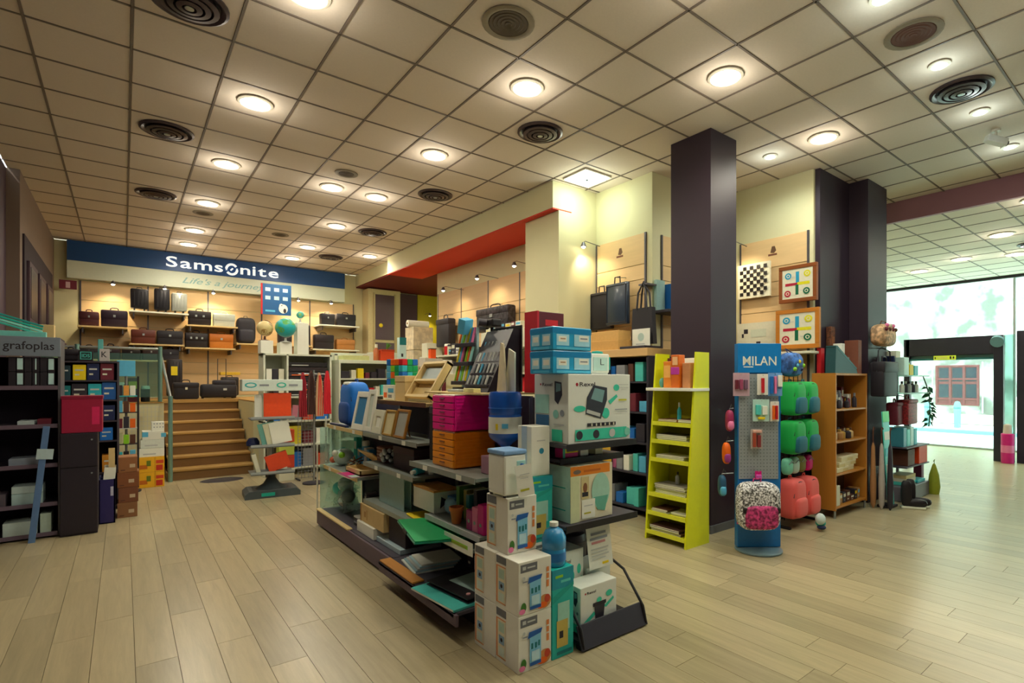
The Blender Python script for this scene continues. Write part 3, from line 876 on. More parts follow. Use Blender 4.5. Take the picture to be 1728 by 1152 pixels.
# ---- bottom deck
t = thing('wrapped_ball', 'crumpled clear plastic wrapping around pale balls on the bottom deck', 'wrapping', (1.84, 5.85, .172))
random.seed(11)
for k in range(6):
    MB().ball((.1 * random.random() - .05, .35 * random.random() - .2, .08 + .22 * random.random()), .07 + .02 * random.random(), [M('#b7d6cc', .35), WHITE, M('#8fb0a8', .4), TURQ, M('#c9e0d8', .35), M('#6f8a88', .4)][k], 10, 7).build('ball', t, True)
bm_ = MB()
for k in range(26):
    p = [Vector((.16 * (random.random() - .5) * 2, .25 * (random.random() - .5) * 2, .36 * random.random())) for _ in range(3)]
    bm_.add([tuple(q) for q in p], [(0, 1, 2)], CLEAR)
bm_.build('plastic_film', t)
t = thing('metal_rack', 'small dark stack of trays on the bottom deck of the island', 'trays', (1.75, 5.15, .172))
for k in range(4):
    MB().box(-.03, -.13 + .02 * k, .025 * k, .18, .08, .025 * k + .015, [BLACK, GREY, BLACK, LGREY][k], .003).build('tray', t)
o = boxthing('white_carton', 'white carton under the beige one on the bottom deck', 'box', 1.68, 2.02, 4.60, 5.02, .172, .27, WHITE)
o = boxthing('carton', 'beige cardboard carton with dark side on the bottom deck', 'box', 1.70, 2.02, 4.42, 4.98, .271, .43, CARDL)
w_, d_, h_ = dims(o)
decal(o, 'print', 'front', (0, 0, 0), [('r', .1, .05, .14, .1, CARD), ('r', .16, .03, .18, .12, CARD), ('r', .0, .0, .03, h_, CARD)])
flap_seam(o)
o = boxthing('storage_box', 'black storage box beside the beige carton on the bottom deck', 'box', 1.74, 2.05, 4.06, 4.4, .215, .42, M('#2a1e28', .6))
o = boxthing('storage_box', 'pale blue grey flat box under the black storage box', 'box', 1.70, 2.06, 4.07, 4.58, .172, .213, M('#a9bfc4', .5))
o.dimensions = o.dimensions
for k in range(5):
    o = boxthing('envelope_pack', ['topmost silver blue envelope pack of the fanned pile on the bottom deck', 'second silver envelope pack of the fanned pile', 'third silver envelope pack of the fanned pile', 'fourth silver envelope pack of the fanned pile', 'lowest silver envelope pack of the fanned pile'][4 - k], 'envelopes', 1.66 + .012 * k, 1.96 + .012 * k, 3.60, 3.95 - .02 * k, .172 + .012 * k, .182 + .012 * k, [WHITE, M('#9fc4cc', .3), LGREY, M('#b8dade', .3), WHITE][k], group='fanned envelope packs on the deck', ch=0, turn=-.15)
o = boxthing('wooden_board', 'tan wooden board lying along the front of the bottom deck', 'board', 1.525, 1.61, 3.44, 4.04, .172, .186, M('#c98a3c', .5, kind='wood', var=.2, scale=15), ch=.003)
o = boxthing('paper_pad', 'turquoise paper pad sticking out of the bottom deck', 'pad', 1.48, 1.9, 2.86, 3.36, .172, .186, TURQ, turn=.1, ch=0)
MB().box(.002, -.001, .001, .49, 0, .012, WHITE).build('page_edge', o)
t = thing('ring_binder', 'black ring binder with a pale photo cover lying open on the deck', 'binder', (1.58, 3.34, .19), -PI / 2 + .12)
MB().box(0, 0, 0, .46, .34, .006, BLACK, .002).build('back_cover', t)
MB().at(rot=(.02, 0, 0)).box(0, 0, .02, .46, .34, .028, BLACK, .002).build('front_cover', t)
MB().box(0, .33, 0, .46, .345, .03, BLACK, .004).build('spine', t)
MB().at(rot=(.02, 0, 0)).box(.12, .1, .028, .44, .3, .030, M('#9db8b0', .3)).build('photo_cover', t)
MB().at(rot=(.02, 0, 0)).cyl((.40, .05, .028), (.40, .05, .034), .014, M('#d8a0a0', .3), n=12).build('badge', t, True)
# ================================================================ near end of the island
def cooler_print(o):
    w_, d_, h_ = dims(o)
    LB = M('#7fc4e4', .45); DB = M('#1d5fae', .45); OR2 = M('#e08a4a', .5); GR2 = M('#6c6f74', .5)
    decal(o, 'print', 'front', (0, 0, 0), [
        ('r', .06 * w_, .80 * h_, .56 * w_, .95 * h_, GR2), ('r', .12 * w_, .845 * h_, .22 * w_, .91 * h_, LGREY), ('r', .26 * w_, .86 * h_, .5 * w_, .89 * h_, LGREY),
        ('r', .84 * w_, .42 * h_, .92 * w_, .55 * h_, OR2), ('r', .84 * w_, .58 * h_, .92 * w_, .68 * h_, OR2), ('r', .84 * w_, .71 * h_, .92 * w_, .8 * h_, OR2),
        ('e', .78 * w_, .16 * h_, .2 * w_, .13 * h_, M('#c98a4a', .5)), ('e', .86 * w_, .2 * h_, .09 * w_, .08 * h_, M('#c8452a', .5)), ('e', .7 * w_, .1 * h_, .16 * w_, .06 * h_, ORANGE),
        ('e', .14 * w_, .16 * h_, .08 * w_, .09 * h_, M('#3f7a2c', .5)), ('e', .1 * w_, .09 * h_, .09 * w_, .05 * h_, PINK),
        ('r', .32 * w_, .1 * h_, .66 * w_, .62 * h_, LB), ('p', [(.26 * w_, .58 * h_), (.66 * w_, .62 * h_), (.7 * w_, .7 * h_), (.3 * w_, .69 * h_)], DB),
        ('r', .32 * w_, .08 * h_, .66 * w_, .14 * h_, DB), ('r', .36 * w_, .38 * h_, .42 * w_, .48 * h_, DTEAL), ('r', .47 * w_, .38 * h_, .53 * w_, .48 * h_, DTEAL), ('r', .57 * w_, .4 * h_, .62 * w_, .5 * h_, DTEAL),
        ('r', .37 * w_, .16 * h_, .61 * w_, .34 * h_, M('#bfe4ee', .4)), ('c', .14 * w_, .7 * h_, .04 * w_, LGREY), ('r', .1 * w_, .62 * h_, .24 * w_, .645 * h_, INKL)])
    decal(o, 'side_print', 'left', (0, d_, 0), [
        ('r', .04 * d_, .84 * h_, .48 * d_, .98 * h_, GR2), ('r', .04 * d_, .08 * h_, .46 * d_, .80 * h_, OR2), ('r', .1 * d_, .1 * h_, .46 * d_, .78 * h_, M('#e4ddc0', .5)),
        ('r', .16 * d_, .56 * h_, .4 * d_, .74 * h_, M('#b8d4c0', .5)), ('r', .16 * d_, .34 * h_, .4 * d_, .5 * h_, M('#8fb0c8', .5)), ('c', .28 * d_, .42 * h_, .05 * d_, INK), ('r', .16 * d_, .13 * h_, .4 * d_, .29 * h_, M('#cfe0d4', .5))])
CBOX = M('#e9e8da', .5, var=.03)
stack = [(1.62, 1.842, 2.32, 2.543, 0, .303, 'white water dispenser carton at the bottom front corner of the end stack'),
         (1.62, 1.842, 2.547, 2.775, 0, .303, 'white water dispenser carton at the bottom of the stack, second back'),
         (1.62, 1.842, 2.32, 2.543, .304, .592, 'white water dispenser carton second from the floor at the front corner'),
         (1.62, 1.842, 2.547, 2.775, .304, .592, 'white water dispenser carton second from the floor, second back'),
         (1.645, 1.845, 2.46, 2.68, .593, .905, 'topmost white water dispenser carton of the end stack under the dispenser'),
         (1.86, 2.03, 2.54, 2.775, 0, .296, 'white carton hidden behind the tall turquoise box, lower one'),
         (1.86, 2.03, 2.54, 2.775, .297, .592, 'white carton carrying the upper turquoise box')]
for (a, b_, c_, d_, e, f, lab) in stack:
    o = boxthing('dispenser_carton', lab, 'box', a, b_, c_, d_, e, f, CBOX, '-y', 'water dispenser cartons')
    cooler_print(o)
t = thing('water_dispenser', 'small white countertop water dispenser with blue lid on top of the cartons', 'water dispenser', (1.635, 2.48, .907))
MB().box(0, 0, .008, .15, .17, .235, WHITE, .012).build('body', t)
MB().box(-.004, -.004, .235, .154, .174, .262, M('#7fa9d8', .35), .008).build('lid', t)
MB().box(.085, -.003, .12, .145, .003, .2, M('#a9d8d0', .4), .002).build('tap_recess', t)
MB().cyl((.115, -.02, .175), (.115, .003, .175), .009, BLUE, n=10).cyl((.115, -.02, .175), (.115, -.02, .155), .006, BLUE, n=8).build('tap', t, True)
for a, b_ in ((.015, .015), (.135, .015), (.015, .155), (.135, .155)):
    MB().cyl((a, b_, 0), (a, b_, .009), .01, BLACK, n=8).build('foot', t)
t = thing('flyer', 'white paper flyer with a lime line taped to the water dispenser', 'flyer', (1.70, 2.435, .91), -.2)
MB().at(rot=(-.06, -.12, 0)).box(0, -.004, 0, .10, -.002, .175, WHITE).build('sheet', t)
decal(t, 'print', ((math.cos(.12), 0, math.sin(.12)), (-math.sin(.12), 0, math.cos(.12)), (0, -1, 0)), (0, -.004, 0), [('r', .015, .03, .07, .042, M('#b8b830', .5)), ('r', .02, .12, .08, .125, LGREY), ('r', .02, .1, .07, .105, LGREY)], lift=.0015)
# tall turquoise boxes and bottle
def teal_box(label, a, b_, c_, d_, e, f):
    o = boxthing('turquoise_carton', label, 'box', a, b_, c_, d_, e, f, M('#1fb8ae', .4), '-y', 'tall turquoise cartons')
    w_, dd, h_ = dims(o)
    decal(o, 'print', 'front', (0, 0, 0), [('r', 0, .78 * h_, w_, h_, M('#149aae', .4)), ('r', .15 * w_, .9 * h_, .5 * w_, .93 * h_, LIME), ('r', .4 * w_, .84 * h_, .85 * w_, .87 * h_, TURQ),
        ('p', [(0, .62 * h_), (w_, .78 * h_), (w_, .82 * h_), (0, .7 * h_)], M('#16a79a', .4)), ('r', .25 * w_, .3 * h_, .8 * w_, .62 * h_, M('#9fd6c4', .4)), ('r', .2 * w_, .12 * h_, .72 * w_, .42 * h_, M('#c9b45a', .5)), ('r', .32 * w_, .22 * h_, .5 * w_, .3 * h_, INK), ('r', .2 * w_, .04 * h_, .9 * w_, .075 * h_, DTEAL)])
    decal(o, 'side_print', 'left', (0, dd, 0), [('r', 0, .78 * h_, dd, h_, M('#1489a2', .4)), ('r', .2 * dd, .3 * h_, .8 * dd, .6 * h_, TURQ)])
    return o
teal_box('tall turquoise carton on the floor between dispenser cartons and black rack', 1.848, 2.005, 2.32, 2.5, 0, .50)
teal_box('tall turquoise carton raised behind the blue bottle', 1.85, 2.03, 2.545, 2.71, .593, .985)
t = thing('water_bottle', 'blue clear water bottle with white cap on the turquoise carton', 'bottle', (1.925, 2.40, .501))
MB().lathe([(.06, 0), (.07, .012), (.07, .09), (.066, .098), (.07, .106), (.07, .16), (.05, .2), (.022, .215), (.022, .225)], M('#2f8fc8', .15, coat=.5), n=20).build('bottle', t, True)
MB().lathe([(.026, .222), (.026, .245), (.0, .247)], WHITE, n=14).build('cap', t, True)
MB().lathe([(.0705, .03), (.0705, .08)], M('#1c6fb4', .4), n=20).build('label', t, True)
o = boxthing('white_carton', 'slim white carton with one blue dot on the turquoise carton', 'box', 1.88, 2.02, 2.56, 2.70, .986, 1.285, WHITE, '-y')
w_, d_, h_ = dims(o)
decal(o, 'print', 'front', (0, 0, 0), [('c', .55 * w_, .5 * h_, .018, M('#2a8fb0', .5)), ('r', .3 * w_, .7 * h_, .75 * w_, .72 * h_, LGREY)])
decal(o, 'side_print', 'left', (0, d_, 0), [('r', .3 * d_, 0, .7 * d_, h_, M('#b8d0e0', .5)), ('c', .5 * d_, .12 * h_, .02, BLUE)])

# ---- end cap shelves
ec = thing('end_shelf', 'black end shelving with shredder cartons closing the island', 'shelving', (0, 0, 0))
for x in (2.07, 2.62):
    MB().box(x, 2.80, 0, x + .04, 2.84, 1.45, SHELFD, .003).build('upright', ec)
MB().box(2.11, 2.81, .1, 2.62, 2.82, 1.44, M('#2c2532', .7)).build('back_panel', ec)
for (xa, xb, ya, z) in ((2.045, 2.655, 2.43, 1.172), (2.04, 2.66, 2.43, .685), (2.10, 2.66, 2.56, 1.068)):
    s_ = MB().box(xa, ya, z - .022, xb, 2.80, z, SHELFD, .003).build('shelf', ec)
    MB().box(xa, ya - .006, z - .036, xb, ya - .0003, z + .004, BLACK).build('price_rail', s_)
MB().box(2.04, 2.29, .03, 2.58, 2.8, .05, BLACK).build('base_tray', ec)
MB().at((2.03, 2.27, .01), (-.35, 0, 0)).box(0, 0, 0, .56, .015, .14, M('#3a3a44', .35), .004).build('front_lip', ec)
for x in (2.045, 2.575):
    MB().tube([(x, 2.275, .02), (x, 2.30, .12), (x, 2.47, .31), (x, 2.80, .42)], .009, BLACK, 8).build('side_wire', ec, True)
for x in (2.06, 2.56):
    MB().box(x - .02, 2.29, 0, x + .02, 2.34, .03, BLACK, .004).build('foot', ec)
RXR = M('#b02a3a', .5); MINT = M('#3fcfae', .45)
def shredder_box(label, a, b_, c_, d_, e, f, big=False, turn=0.):
    o = boxthing('shredder_carton', label, 'box', a, b_, c_, d_, e, f, M('#e6eadf', .45, var=.03), '-y', 'shredder cartons', turn=turn)
    w_, dd, h_ = dims(o)
    sh = [('c', .13 * w_, .85 * h_, .02 * w_, RXR), ('t', 'Rexel', .17 * w_, .825 * h_, .24 * w_, .06 * h_, INK)]
    if big:
        sh += [('e', .76 * w_, .8 * h_, .05 * w_, .05 * h_, MINT), ('p', [(.62 * w_, .6 * h_), (.76 * w_, .7 * h_), (.78 * w_, .66 * h_), (.66 * w_, .55 * h_)], MINT), ('e', .17 * w_, .5 * h_, .09 * w_, .045 * h_, MINT), ('e', .58 * w_, .42 * h_, .06 * w_, .08 * h_, MINT),
               ('p', [(.26 * w_, .42 * h_), (.5 * w_, .34 * h_), (.6 * w_, .62 * h_), (.6 * w_, .8 * h_), (.38 * w_, .84 * h_), (.28 * w_, .66 * h_)], M('#3a3e48', .4)), ('p', [(.34 * w_, .64 * h_), (.52 * w_, .58 * h_), (.56 * w_, .76 * h_), (.4 * w_, .8 * h_)], M('#7fa6a8', .3)), ('p', [(.27 * w_, .44 * h_), (.48 * w_, .37 * h_), (.49 * w_, .42 * h_), (.28 * w_, .49 * h_)], LGREY),
               ('r', .1 * w_, .04 * h_, .93 * w_, .2 * h_, MINT), ('r', .28 * w_, .235 * h_, .74 * w_, .285 * h_, INK)]
        sh += [('c', (.16 + .26 * k) * w_, .12 * h_, .05 * w_, [CHAR, CHAR, LGREY, M('#7fcfb8', .4)][k]) for k in range(4)]
        sh += [('r', .34 * w_ + .07 * w_ * k, .24 * h_, .36 * w_ + .07 * w_ * k, .28 * h_, OFFW) for k in range(6)]
        sh += [('r', .78 * w_, .6 * h_, .92 * w_, .625 * h_, M('#c9c832', .5)), ('r', .72 * w_, .46 * h_, .93 * w_, .475 * h_, INKL), ('r', .76 * w_, .42 * h_, .93 * w_, .43 * h_, LGREY), ('r', .78 * w_, .84 * h_, .95 * w_, .85 * h_, LGREY), ('r', .8 * w_, .79 * h_, .95 * w_, .8 * h_, LGREY)]
    else:
        sh += [('p', [(.04 * w_, .22 * h_), (.1 * w_, .16 * h_), (.4 * w_, .34 * h_), (.36 * w_, .42 * h_)], MINT), ('p', [(.62 * w_, .46 * h_), (.7 * w_, .42 * h_), (.92 * w_, .56 * h_), (.9 * w_, .62 * h_)], MINT), ('e', .78 * w_, .72 * h_, .09 * w_, .07 * h_, MINT), ('e', .5 * w_, .64 * h_, .07 * w_, .06 * h_, MINT),
               ('p', [(.4 * w_, .24 * h_), (.62 * w_, .24 * h_), (.66 * w_, .54 * h_), (.36 * w_, .54 * h_)], CHAR), ('r', .33 * w_, .52 * h_, .69 * w_, .6 * h_, INK), ('e', .8 * w_, .14 * h_, .06 * w_, .07 * h_, CHAR)]
    decal(o, 'print', 'front', (0, 0, 0), sh)
    sl = [('c', .2 * dd, .85 * h_, .02 * dd, RXR), ('t', 'Rexel', .25 * dd, .825 * h_, .3 * dd, .05 * h_, INK), ('p', [(.62 * dd, .62 * h_), (.72 * dd, .56 * h_), (.84 * dd, .7 * h_), (.82 * dd, .88 * h_), (.62 * dd, .9 * h_)], M('#3a3e48', .4)), ('p', [(.66 * dd, .74 * h_), (.8 * dd, .76 * h_), (.8 * dd, .86 * h_), (.66 * dd, .87 * h_)], M('#7fa6a8', .3)),
          ('r', .04 * dd, .42 * h_, .46 * dd, .7 * h_, M('#a8dccb', .45)), ('r', .06 * dd, .22 * h_, .46 * dd, .4 * h_, M('#3f77a8', .45)), ('c', .66 * dd, .42 * h_, .08 * dd, M('#8fd0c0', .45)), ('c', .84 * dd, .44 * h_, .06 * dd, INKL), ('r', .6 * dd, .26 * h_, .9 * dd, .28 * h_, LGREY), ('r', .55 * dd, .03 * h_, .85 * dd, .2 * h_, MINT)]
    decal(o, 'side_print', 'left', (0, dd, 0), sl)
    return o
big = shredder_box('big white shredder carton with a black shredder picture under the blue packs', 2.075, 2.615, 2.45, 2.79, 1.173, 1.60, True)
shredder_box('white shredder carton at the front of the low black rack', 2.09, 2.39, 2.355, 2.51, .055, .33)
shredder_box('white shredder carton standing behind on the left of the low rack', 2.09, 2.27, 2.53, 2.70, .051, .50)
shredder_box('white shredder carton at the back right of the low rack', 2.29, 2.5, 2.52, 2.72, .051, .36)
o = thing('waste_bin', 'black round topped shredder bin behind the low rack cartons', 'bin', (2.38, 2.74, .365))
MB().lathe([(.09, 0), (.1, .1), (.1, .11), (.08, .15), (0, .165)], M('#2a2632', .4), n=20, sy=.55).build('bin', o, True)
MB().lathe([(.103, .095), (.106, .1), (.103, .108)], CHAR, n=20, sy=.55).build('rim', o, True)
t = thing('flyer', 'tall white printed flyer stuck up from the low rack', 'flyer', (2.28, 2.48, .36), -.1)
MB().at(rot=(-.08, -.06, 0)).box(0, 0, 0, .19, .003, .27, WHITE).build('sheet', t)
decal(t, 'print', ((1, 0, .06), (-.06, .08, 1), (0, -1, 0)), (0, 0, 0), [('r', .03, .21, .15, .225, INKL), ('r', .02, .18, .16, .195, INKL), ('r', .03, .155, .14, .17, M('#c98a8a', .5)), ('r', .02, .12, .16, .127, LGREY), ('r', .02, .1, .15, .107, LGREY), ('r', .02, .08, .16, .087, LGREY), ('r', .02, .06, .13, .067, LGREY), ('r', .1, .02, .15, .035, YELLOW)], lift=.003)
# orange banner carton
o = boxthing('aroma_carton', 'white carton with orange banner and pale green leaf on the lower end shelf', 'box', 2.11, 2.47, 2.47, 2.70, .687, 1.03, M('#eae4c4', .5, var=.04), '-y')
w_, d_, h_ = dims(o)
decal(o, 'print', 'front', (0, 0, 0), [('r', 0, .83 * h_, .93 * w_, h_, M('#ec8a1c', .5)), ('e', .15 * w_, .9 * h_, .09 * w_, .04 * h_, M('#7a6a5a', .5)), ('r', .3 * w_, .88 * h_, .7 * w_, .92 * h_, M('#d06a10', .5)),
    ('r', 0, 0, .2 * w_, .83 * h_, M('#d4dcae', .5)), ('r', .24 * w_, .4 * h_, .42 * w_, .8 * h_, M('#d8c890', .5)), ('e', .33 * w_, .6 * h_, .05 * w_, .09 * h_, M('#8a5a3a', .5)), ('r', .26 * w_, .44 * h_, .4 * w_, .52 * h_, INK),
    ('e', .7 * w_, .5 * h_, .22 * w_, .34 * h_, M('#a9d8c4', .45)), ('p', [(.52 * w_, .4 * h_), (.88 * w_, .4 * h_), (.8 * w_, .12 * h_), (.62 * w_, .16 * h_)], M('#63b09a', .45)), ('r', .25 * w_, .04 * h_, .56 * w_, .38 * h_, WHITE), ('r', .3 * w_, .12 * h_, .46 * w_, .15 * h_, M('#c0b838', .5)), ('r', .3 * w_, .26 * h_, .5 * w_, .28 * h_, LGREY)])
decal(o, 'side_print', 'left', (0, d_, 0), [('r', 0, 0, d_, h_, M('#bfe0d4', .45)), ('r', .2 * d_, .2 * h_, .8 * d_, .22 * h_, TEAL), ('r', .2 * d_, .6 * h_, .8 * d_, .62 * h_, TEAL)])
for k, (xx, cc, lab) in enumerate(((2.14, MAGENTA, 'small pink and yellow packet on the middle end shelf'), (2.29, WHITE, 'tiny white packet on the middle end shelf'), (2.42, M('#e6e2b8', .5), 'small cream packet on the middle end shelf'))):
    o = boxthing('small_packet', lab, 'packet', xx, xx + (.13 if k == 0 else .07), 2.58, 2.66, 1.07, 1.125 if k else 1.13, cc, '-y')
    if k == 0: decal(o, 'print', 'front', (0, 0, 0), [('r', 0, .03, .13, .06, YELLOW), ('r', 0, .0, .02, .06, TURQ)])
# yellow books and bottles on the right flank
for k in range(5):
    boxthing('yellow_book', ['lowest yellow book of the pile at the right flank of the island', 'second yellow book of the pile at the right flank', 'middle yellow book of the pile at the right flank', 'fourth yellow book of the pile at the right flank', 'topmost yellow book of the pile at the right flank'][k], 'book', 2.66 + .01 * (k % 2), 2.87 + .01 * (k % 3), 2.90, 3.2, .842 + .043 * k, .882 + .043 * k, [M('#d8a828', .5), M('#c99a1c', .5)][k % 2], '-y', 'yellow books at the right flank', ch=.002)
MB().box(2.74, 2.9, .818, 2.9, 3.6, .84, SHELFD).build('shelf', g)
MB().box(2.74, 2.9, .498, 2.9, 3.6, .52, SHELFD).build('shelf', g)
for k in range(6):
    t = thing('small_bottle', ['small white capped bottle, leftmost in the front row at the right flank', 'small white capped bottle in the middle of the front row at the right flank', 'small white capped bottle, rightmost in the front row at the right flank', 'brown bottle, leftmost in the second row at the right flank', 'brown bottle in the middle of the second row at the right flank', 'brown bottle, rightmost in the second row at the right flank'][k], 'bottle', (2.72 + .065 * (k % 3), 2.95 + .09 * (k // 3), .521), 0, 'bottles at the right flank')
    MB().lathe([(.024, 0), (.026, .01), (.026, .08), (.012, .105), (.012, .115)], WHITE if k < 3 else BROWN, n=14).build('bottle', t, True)
    MB().lathe([(.013, .112), (.008, .17), (.004, .175)], WHITE, n=10).build('nozzle', t, True)
    MB().lathe([(.0265, .03), (.0265, .06)], M('#d9c08a', .5), n=14).build('label', t, True)
# blue shrink wrapped packs on the big carton
for k in range(2):
    z0 = 1.602 + .144 * k
    o = boxthing('blue_pack', ['lower shrink wrapped pack of bright blue boxes on the shredder carton', 'upper shrink wrapped pack of bright blue boxes on the shredder carton'][k], 'box', 1.995, 2.31, 2.5, 2.73, z0, z0 + .142, M('#2aa6d8', .3, coat=.4), '-y', 'shrink wrapped blue packs', ch=.006)
    w_, d_, h_ = dims(o)
    LBs = M('#a8dff0', .4)
    decal(o, 'print', 'front', (0, 0, 0), [('r', .0, .72 * h_, w_, .94 * h_, M('#1b86c0', .35)), ('r', .03, .2 * h_, .13, .68 * h_, LBs), ('r', .045, .36 * h_, .11, .6 * h_, WHITE), ('r', .06, .46 * h_, .1, .52 * h_, M('#b89a7a', .5)), ('r', .17, .18 * h_, .3, .7 * h_, LBs), ('r', .21, .4 * h_, .29, .66 * h_, WHITE), ('r', .22, .5 * h_, .28, .56 * h_, INKL), ('r', .03, .04 * h_, .3, .14 * h_, M('#58c4e8', .35))])
    decal(o, 'side_print', 'left', (0, d_, 0), [('r', .0, .72 * h_, d_, .94 * h_, M('#1b86c0', .35)), ('r', .02, .2 * h_, .1, .68 * h_, LBs), ('r', .035, .36 * h_, .09, .6 * h_, WHITE), ('r', .13, .2 * h_, .21, .68 * h_, LBs), ('r', .14, .36 * h_, .2, .6 * h_, WHITE), ('r', .04, .04 * h_, .2, .14 * h_, M('#58c4e8', .35))])
t = thing('alarm_clock', 'square white table clock with teal sides behind the shredder carton', 'clock', (2.42, 2.62, 1.602))
MB().box(0, 0, .01, .17, .06, .14, WHITE, .008).build('case', t)
MB().box(.02, -.003, .025, .15, .001, .115, M('#bfe0d4', .4)).build('dial', t)
MB().box(.083, -.006, .066, .087, -.003, .105, INK).box(.085, -.006, .064, .115, -.003, .068, INK).build('hand', t)
MB().box(.17, .005, .03, .185, .055, .12, TEAL, .003).build('side_cap', t)
MB().lathe([(.05, 0), (.045, .015), (0, .022)], TEAL, (.085, .03, .14), n=14, sy=.5).build('top_button', t, True)
MB().box(.01, .005, 0, .16, .055, .012, LGREY).build('foot', t)
# ================================================================ right half of the shop
# ---- lime yellow bookcase
LY = M('#dbe014', .45, var=.04); 
t = thing('lime_bookcase', 'narrow lime yellow bookcase with slanting uprights before the dark column', 'bookcase', (4.01, 3.56, 0), -PI / 2)
W_ = .5
for xx in (0, W_ - .02):
    MB().prism([(0, 0), (.36, 0), (.36, 1.83), (.16, 1.83)], .02, LY, 'x', xx).build('side_panel', t)
lv = [.085, .27, .45, .79, .97, 1.145]
for z in lv:
    y0 = .16 * z / 1.83
    s_ = MB().box(.02, y0, z - .02, W_ - .02, .355, z, LY, .002).build('shelf', t)
    MB().box(.02, y0 - .006, z - .028, W_ - .02, y0, z + .012, M('#e6ea3a', .4)).build('shelf_lip', s_)
s_ = MB().box(-.03, .05, 1.46, W_ + .01, .355, 1.488, WHITE, .003).build('display_top', t)
MB().box(.02, .35, .06, W_ - .02, .36, 1.48, M('#a8a012', .6)).build('back_panel', t)
# goods: local frame of the bookcase -> world
def yb(x, y): return (4.01 + y, 3.56 - x)
random.seed(5)
def flat_pile(xa, xb, y, z, n, cols, name, cat, group, labels, t_=.013):
    zz = z + .001
    for k in range(n):
        tk = t_ * (.7 + .6 * random.random()); j = .02 * (random.random() - .5)
        p = yb(xa + j, y + abs(j))
        o = MB().box(0, 0, 0, xb - xa, .2, tk, cols[k % len(cols)], .002).build(name, loc=(p[0], p[1], zz), rz=-PI / 2 + j)
        tag(o, labels % ['lowest', 'second', 'third', 'fourth', 'fifth', 'sixth', 'seventh', 'eighth'][k] if '%' in labels else labels, cat, group)
        MB().box(.002, -.0007, .002, xb - xa - .002, 0, tk - .002, OFFW).build('page_edge', o)
        zz += tk + .0008
GM = [M('#b9b6a4', .6), M('#8a877c', .6), M('#cfcab4', .6), M('#6f6a66', .6)]
flat_pile(.05, .42, .09, .45, 6, GM, 'magazine', 'magazine', 'magazines on the lime bookcase', '%s magazine of the tall grey pile in the lime bookcase')
flat_pile(.06, .40, .10, .79, 3, GM, 'magazine', 'magazine', 'magazines on the lime bookcase', '%s magazine of the thin pile under the middle of the lime bookcase')
flat_pile(.05, .42, .12, .97, 4, GM, 'magazine', 'magazine', 'magazines on the lime bookcase', '%s magazine of the pile on the upper part of the lime bookcase')
flat_pile(.05, .24, .04, .27, 3, [OFFW, GM[0], BROWN], 'magazine', 'magazine', 'magazines on the lime bookcase', '%s booklet left on the second lowest lime shelf')
flat_pile(.27, .46, .06, .27, 2, [M('#d9c98a', .6), OFFW], 'magazine', 'magazine', 'magazines on the lime bookcase', '%s cream booklet right on the second lowest lime shelf')
flat_pile(.04, .40, .03, .085, 4, [M('#5a3a3c', .6), M('#7a5046', .6), M('#3c2a2e', .6)], 'album', 'album', 'dark albums on the lime bookcase', '%s dark album on the bottom lime shelf')
flat_pile(.05, .28, .14, 1.145, 3, [CARD, M('#b07048', .6), CARDD], 'card_box', 'box', 'brown boxes on the lime bookcase', '%s brown card box on the top lime shelf')
flat_pile(.31, .46, .13, 1.145, 3, [M('#7a4a44', .6), OFFW, BROWN], 'card_box', 'box', 'brown boxes on the lime bookcase', '%s small box at the right of the top lime shelf')
def small_bottle(name, label, x, y, z, r, h, m, cap, cat='bottle'):
    q = thing(name, label, cat, (x, y, z))
    MB().lathe([(r * .9, 0), (r, .006), (r, h * .62), (r * .4, h * .76), (r * .4, h * .8)], m, n=14).build('bottle', q, True)
    MB().lathe([(r * .5, h * .78), (r * .5, h), (0, h)], cap, n=12).build('cap', q, True)
    return q
p = yb(.27, .2); small_bottle('spray_bottle', 'slim turquoise bottle on the top lime shelf', p[0], p[1], 1.146, .02, .2, AQUA, LGREY)
p = yb(.25, .2); small_bottle('ink_bottle', 'small grey bottle in the tall lime compartment', p[0], p[1], .546, .022, .12, GREY, CHAR)
# on top of the lime bookcase: orange toys and white boards
t = thing('toy_display', 'orange and pink wrapped doll boxes crowded on the lime bookcase top', 'toy', (4.12, 3.5, 1.489), -PI / 2)
MB().box(.06, .03, 0, .16, .1, .26, M('#e88a2c', .4, coat=.4), .006).build('carton', t)
MB().box(.18, .0, 0, .27, .1, .32, M('#d86a1c', .4, coat=.4), .006).build('carton', t)
MB().box(.29, .03, 0, .38, .12, .24, M('#c98a5a', .4, coat=.4), .006).build('carton', t)
MB().box(.18, -.004, .13, .28, .0, .2, M('#c03fa8', .4), .002).build('purple_pouch', t)
MB().ball((.03, .05, .05), (.03, .03, .05), M('#5aa08a', .4), 10, 8).build('ornament', t, True)
MB().box(.20, -.003, .22, .26, -.001, .3, M('#f2c08a', .4)).build('window', t)
MB().box(.07, .027, .1, .15, .029, .22, M('#f6b860', .4)).build('window', t)
t = thing('white_board_set', 'white card easel boards standing at the back of the lime bookcase top', 'boards', (4.235, 3.42, 1.492), -PI / 2)
MB().box(0, 0, 0, .12, .015, .26, OFFW, .002).build('board', t)
MB().at((.1, .03, 0), (-.1, 0, 0)).box(0, 0, 0, .2, .012, .29, WHITE, .002).build('board', t)
t = thing('red_card', 'dark red lettered card behind the toys on the lime bookcase', 'card', (4.325, 3.53, 1.489), -PI / 2)
MB().box(0, 0, 0, .14, .01, .30, MAROON, .002).build('card', t)
decal(t, 'print', 'front', (0, 0, 0), [('t', 'AR', .02, .21, .1, .06, M('#d8a0a0', .5))])

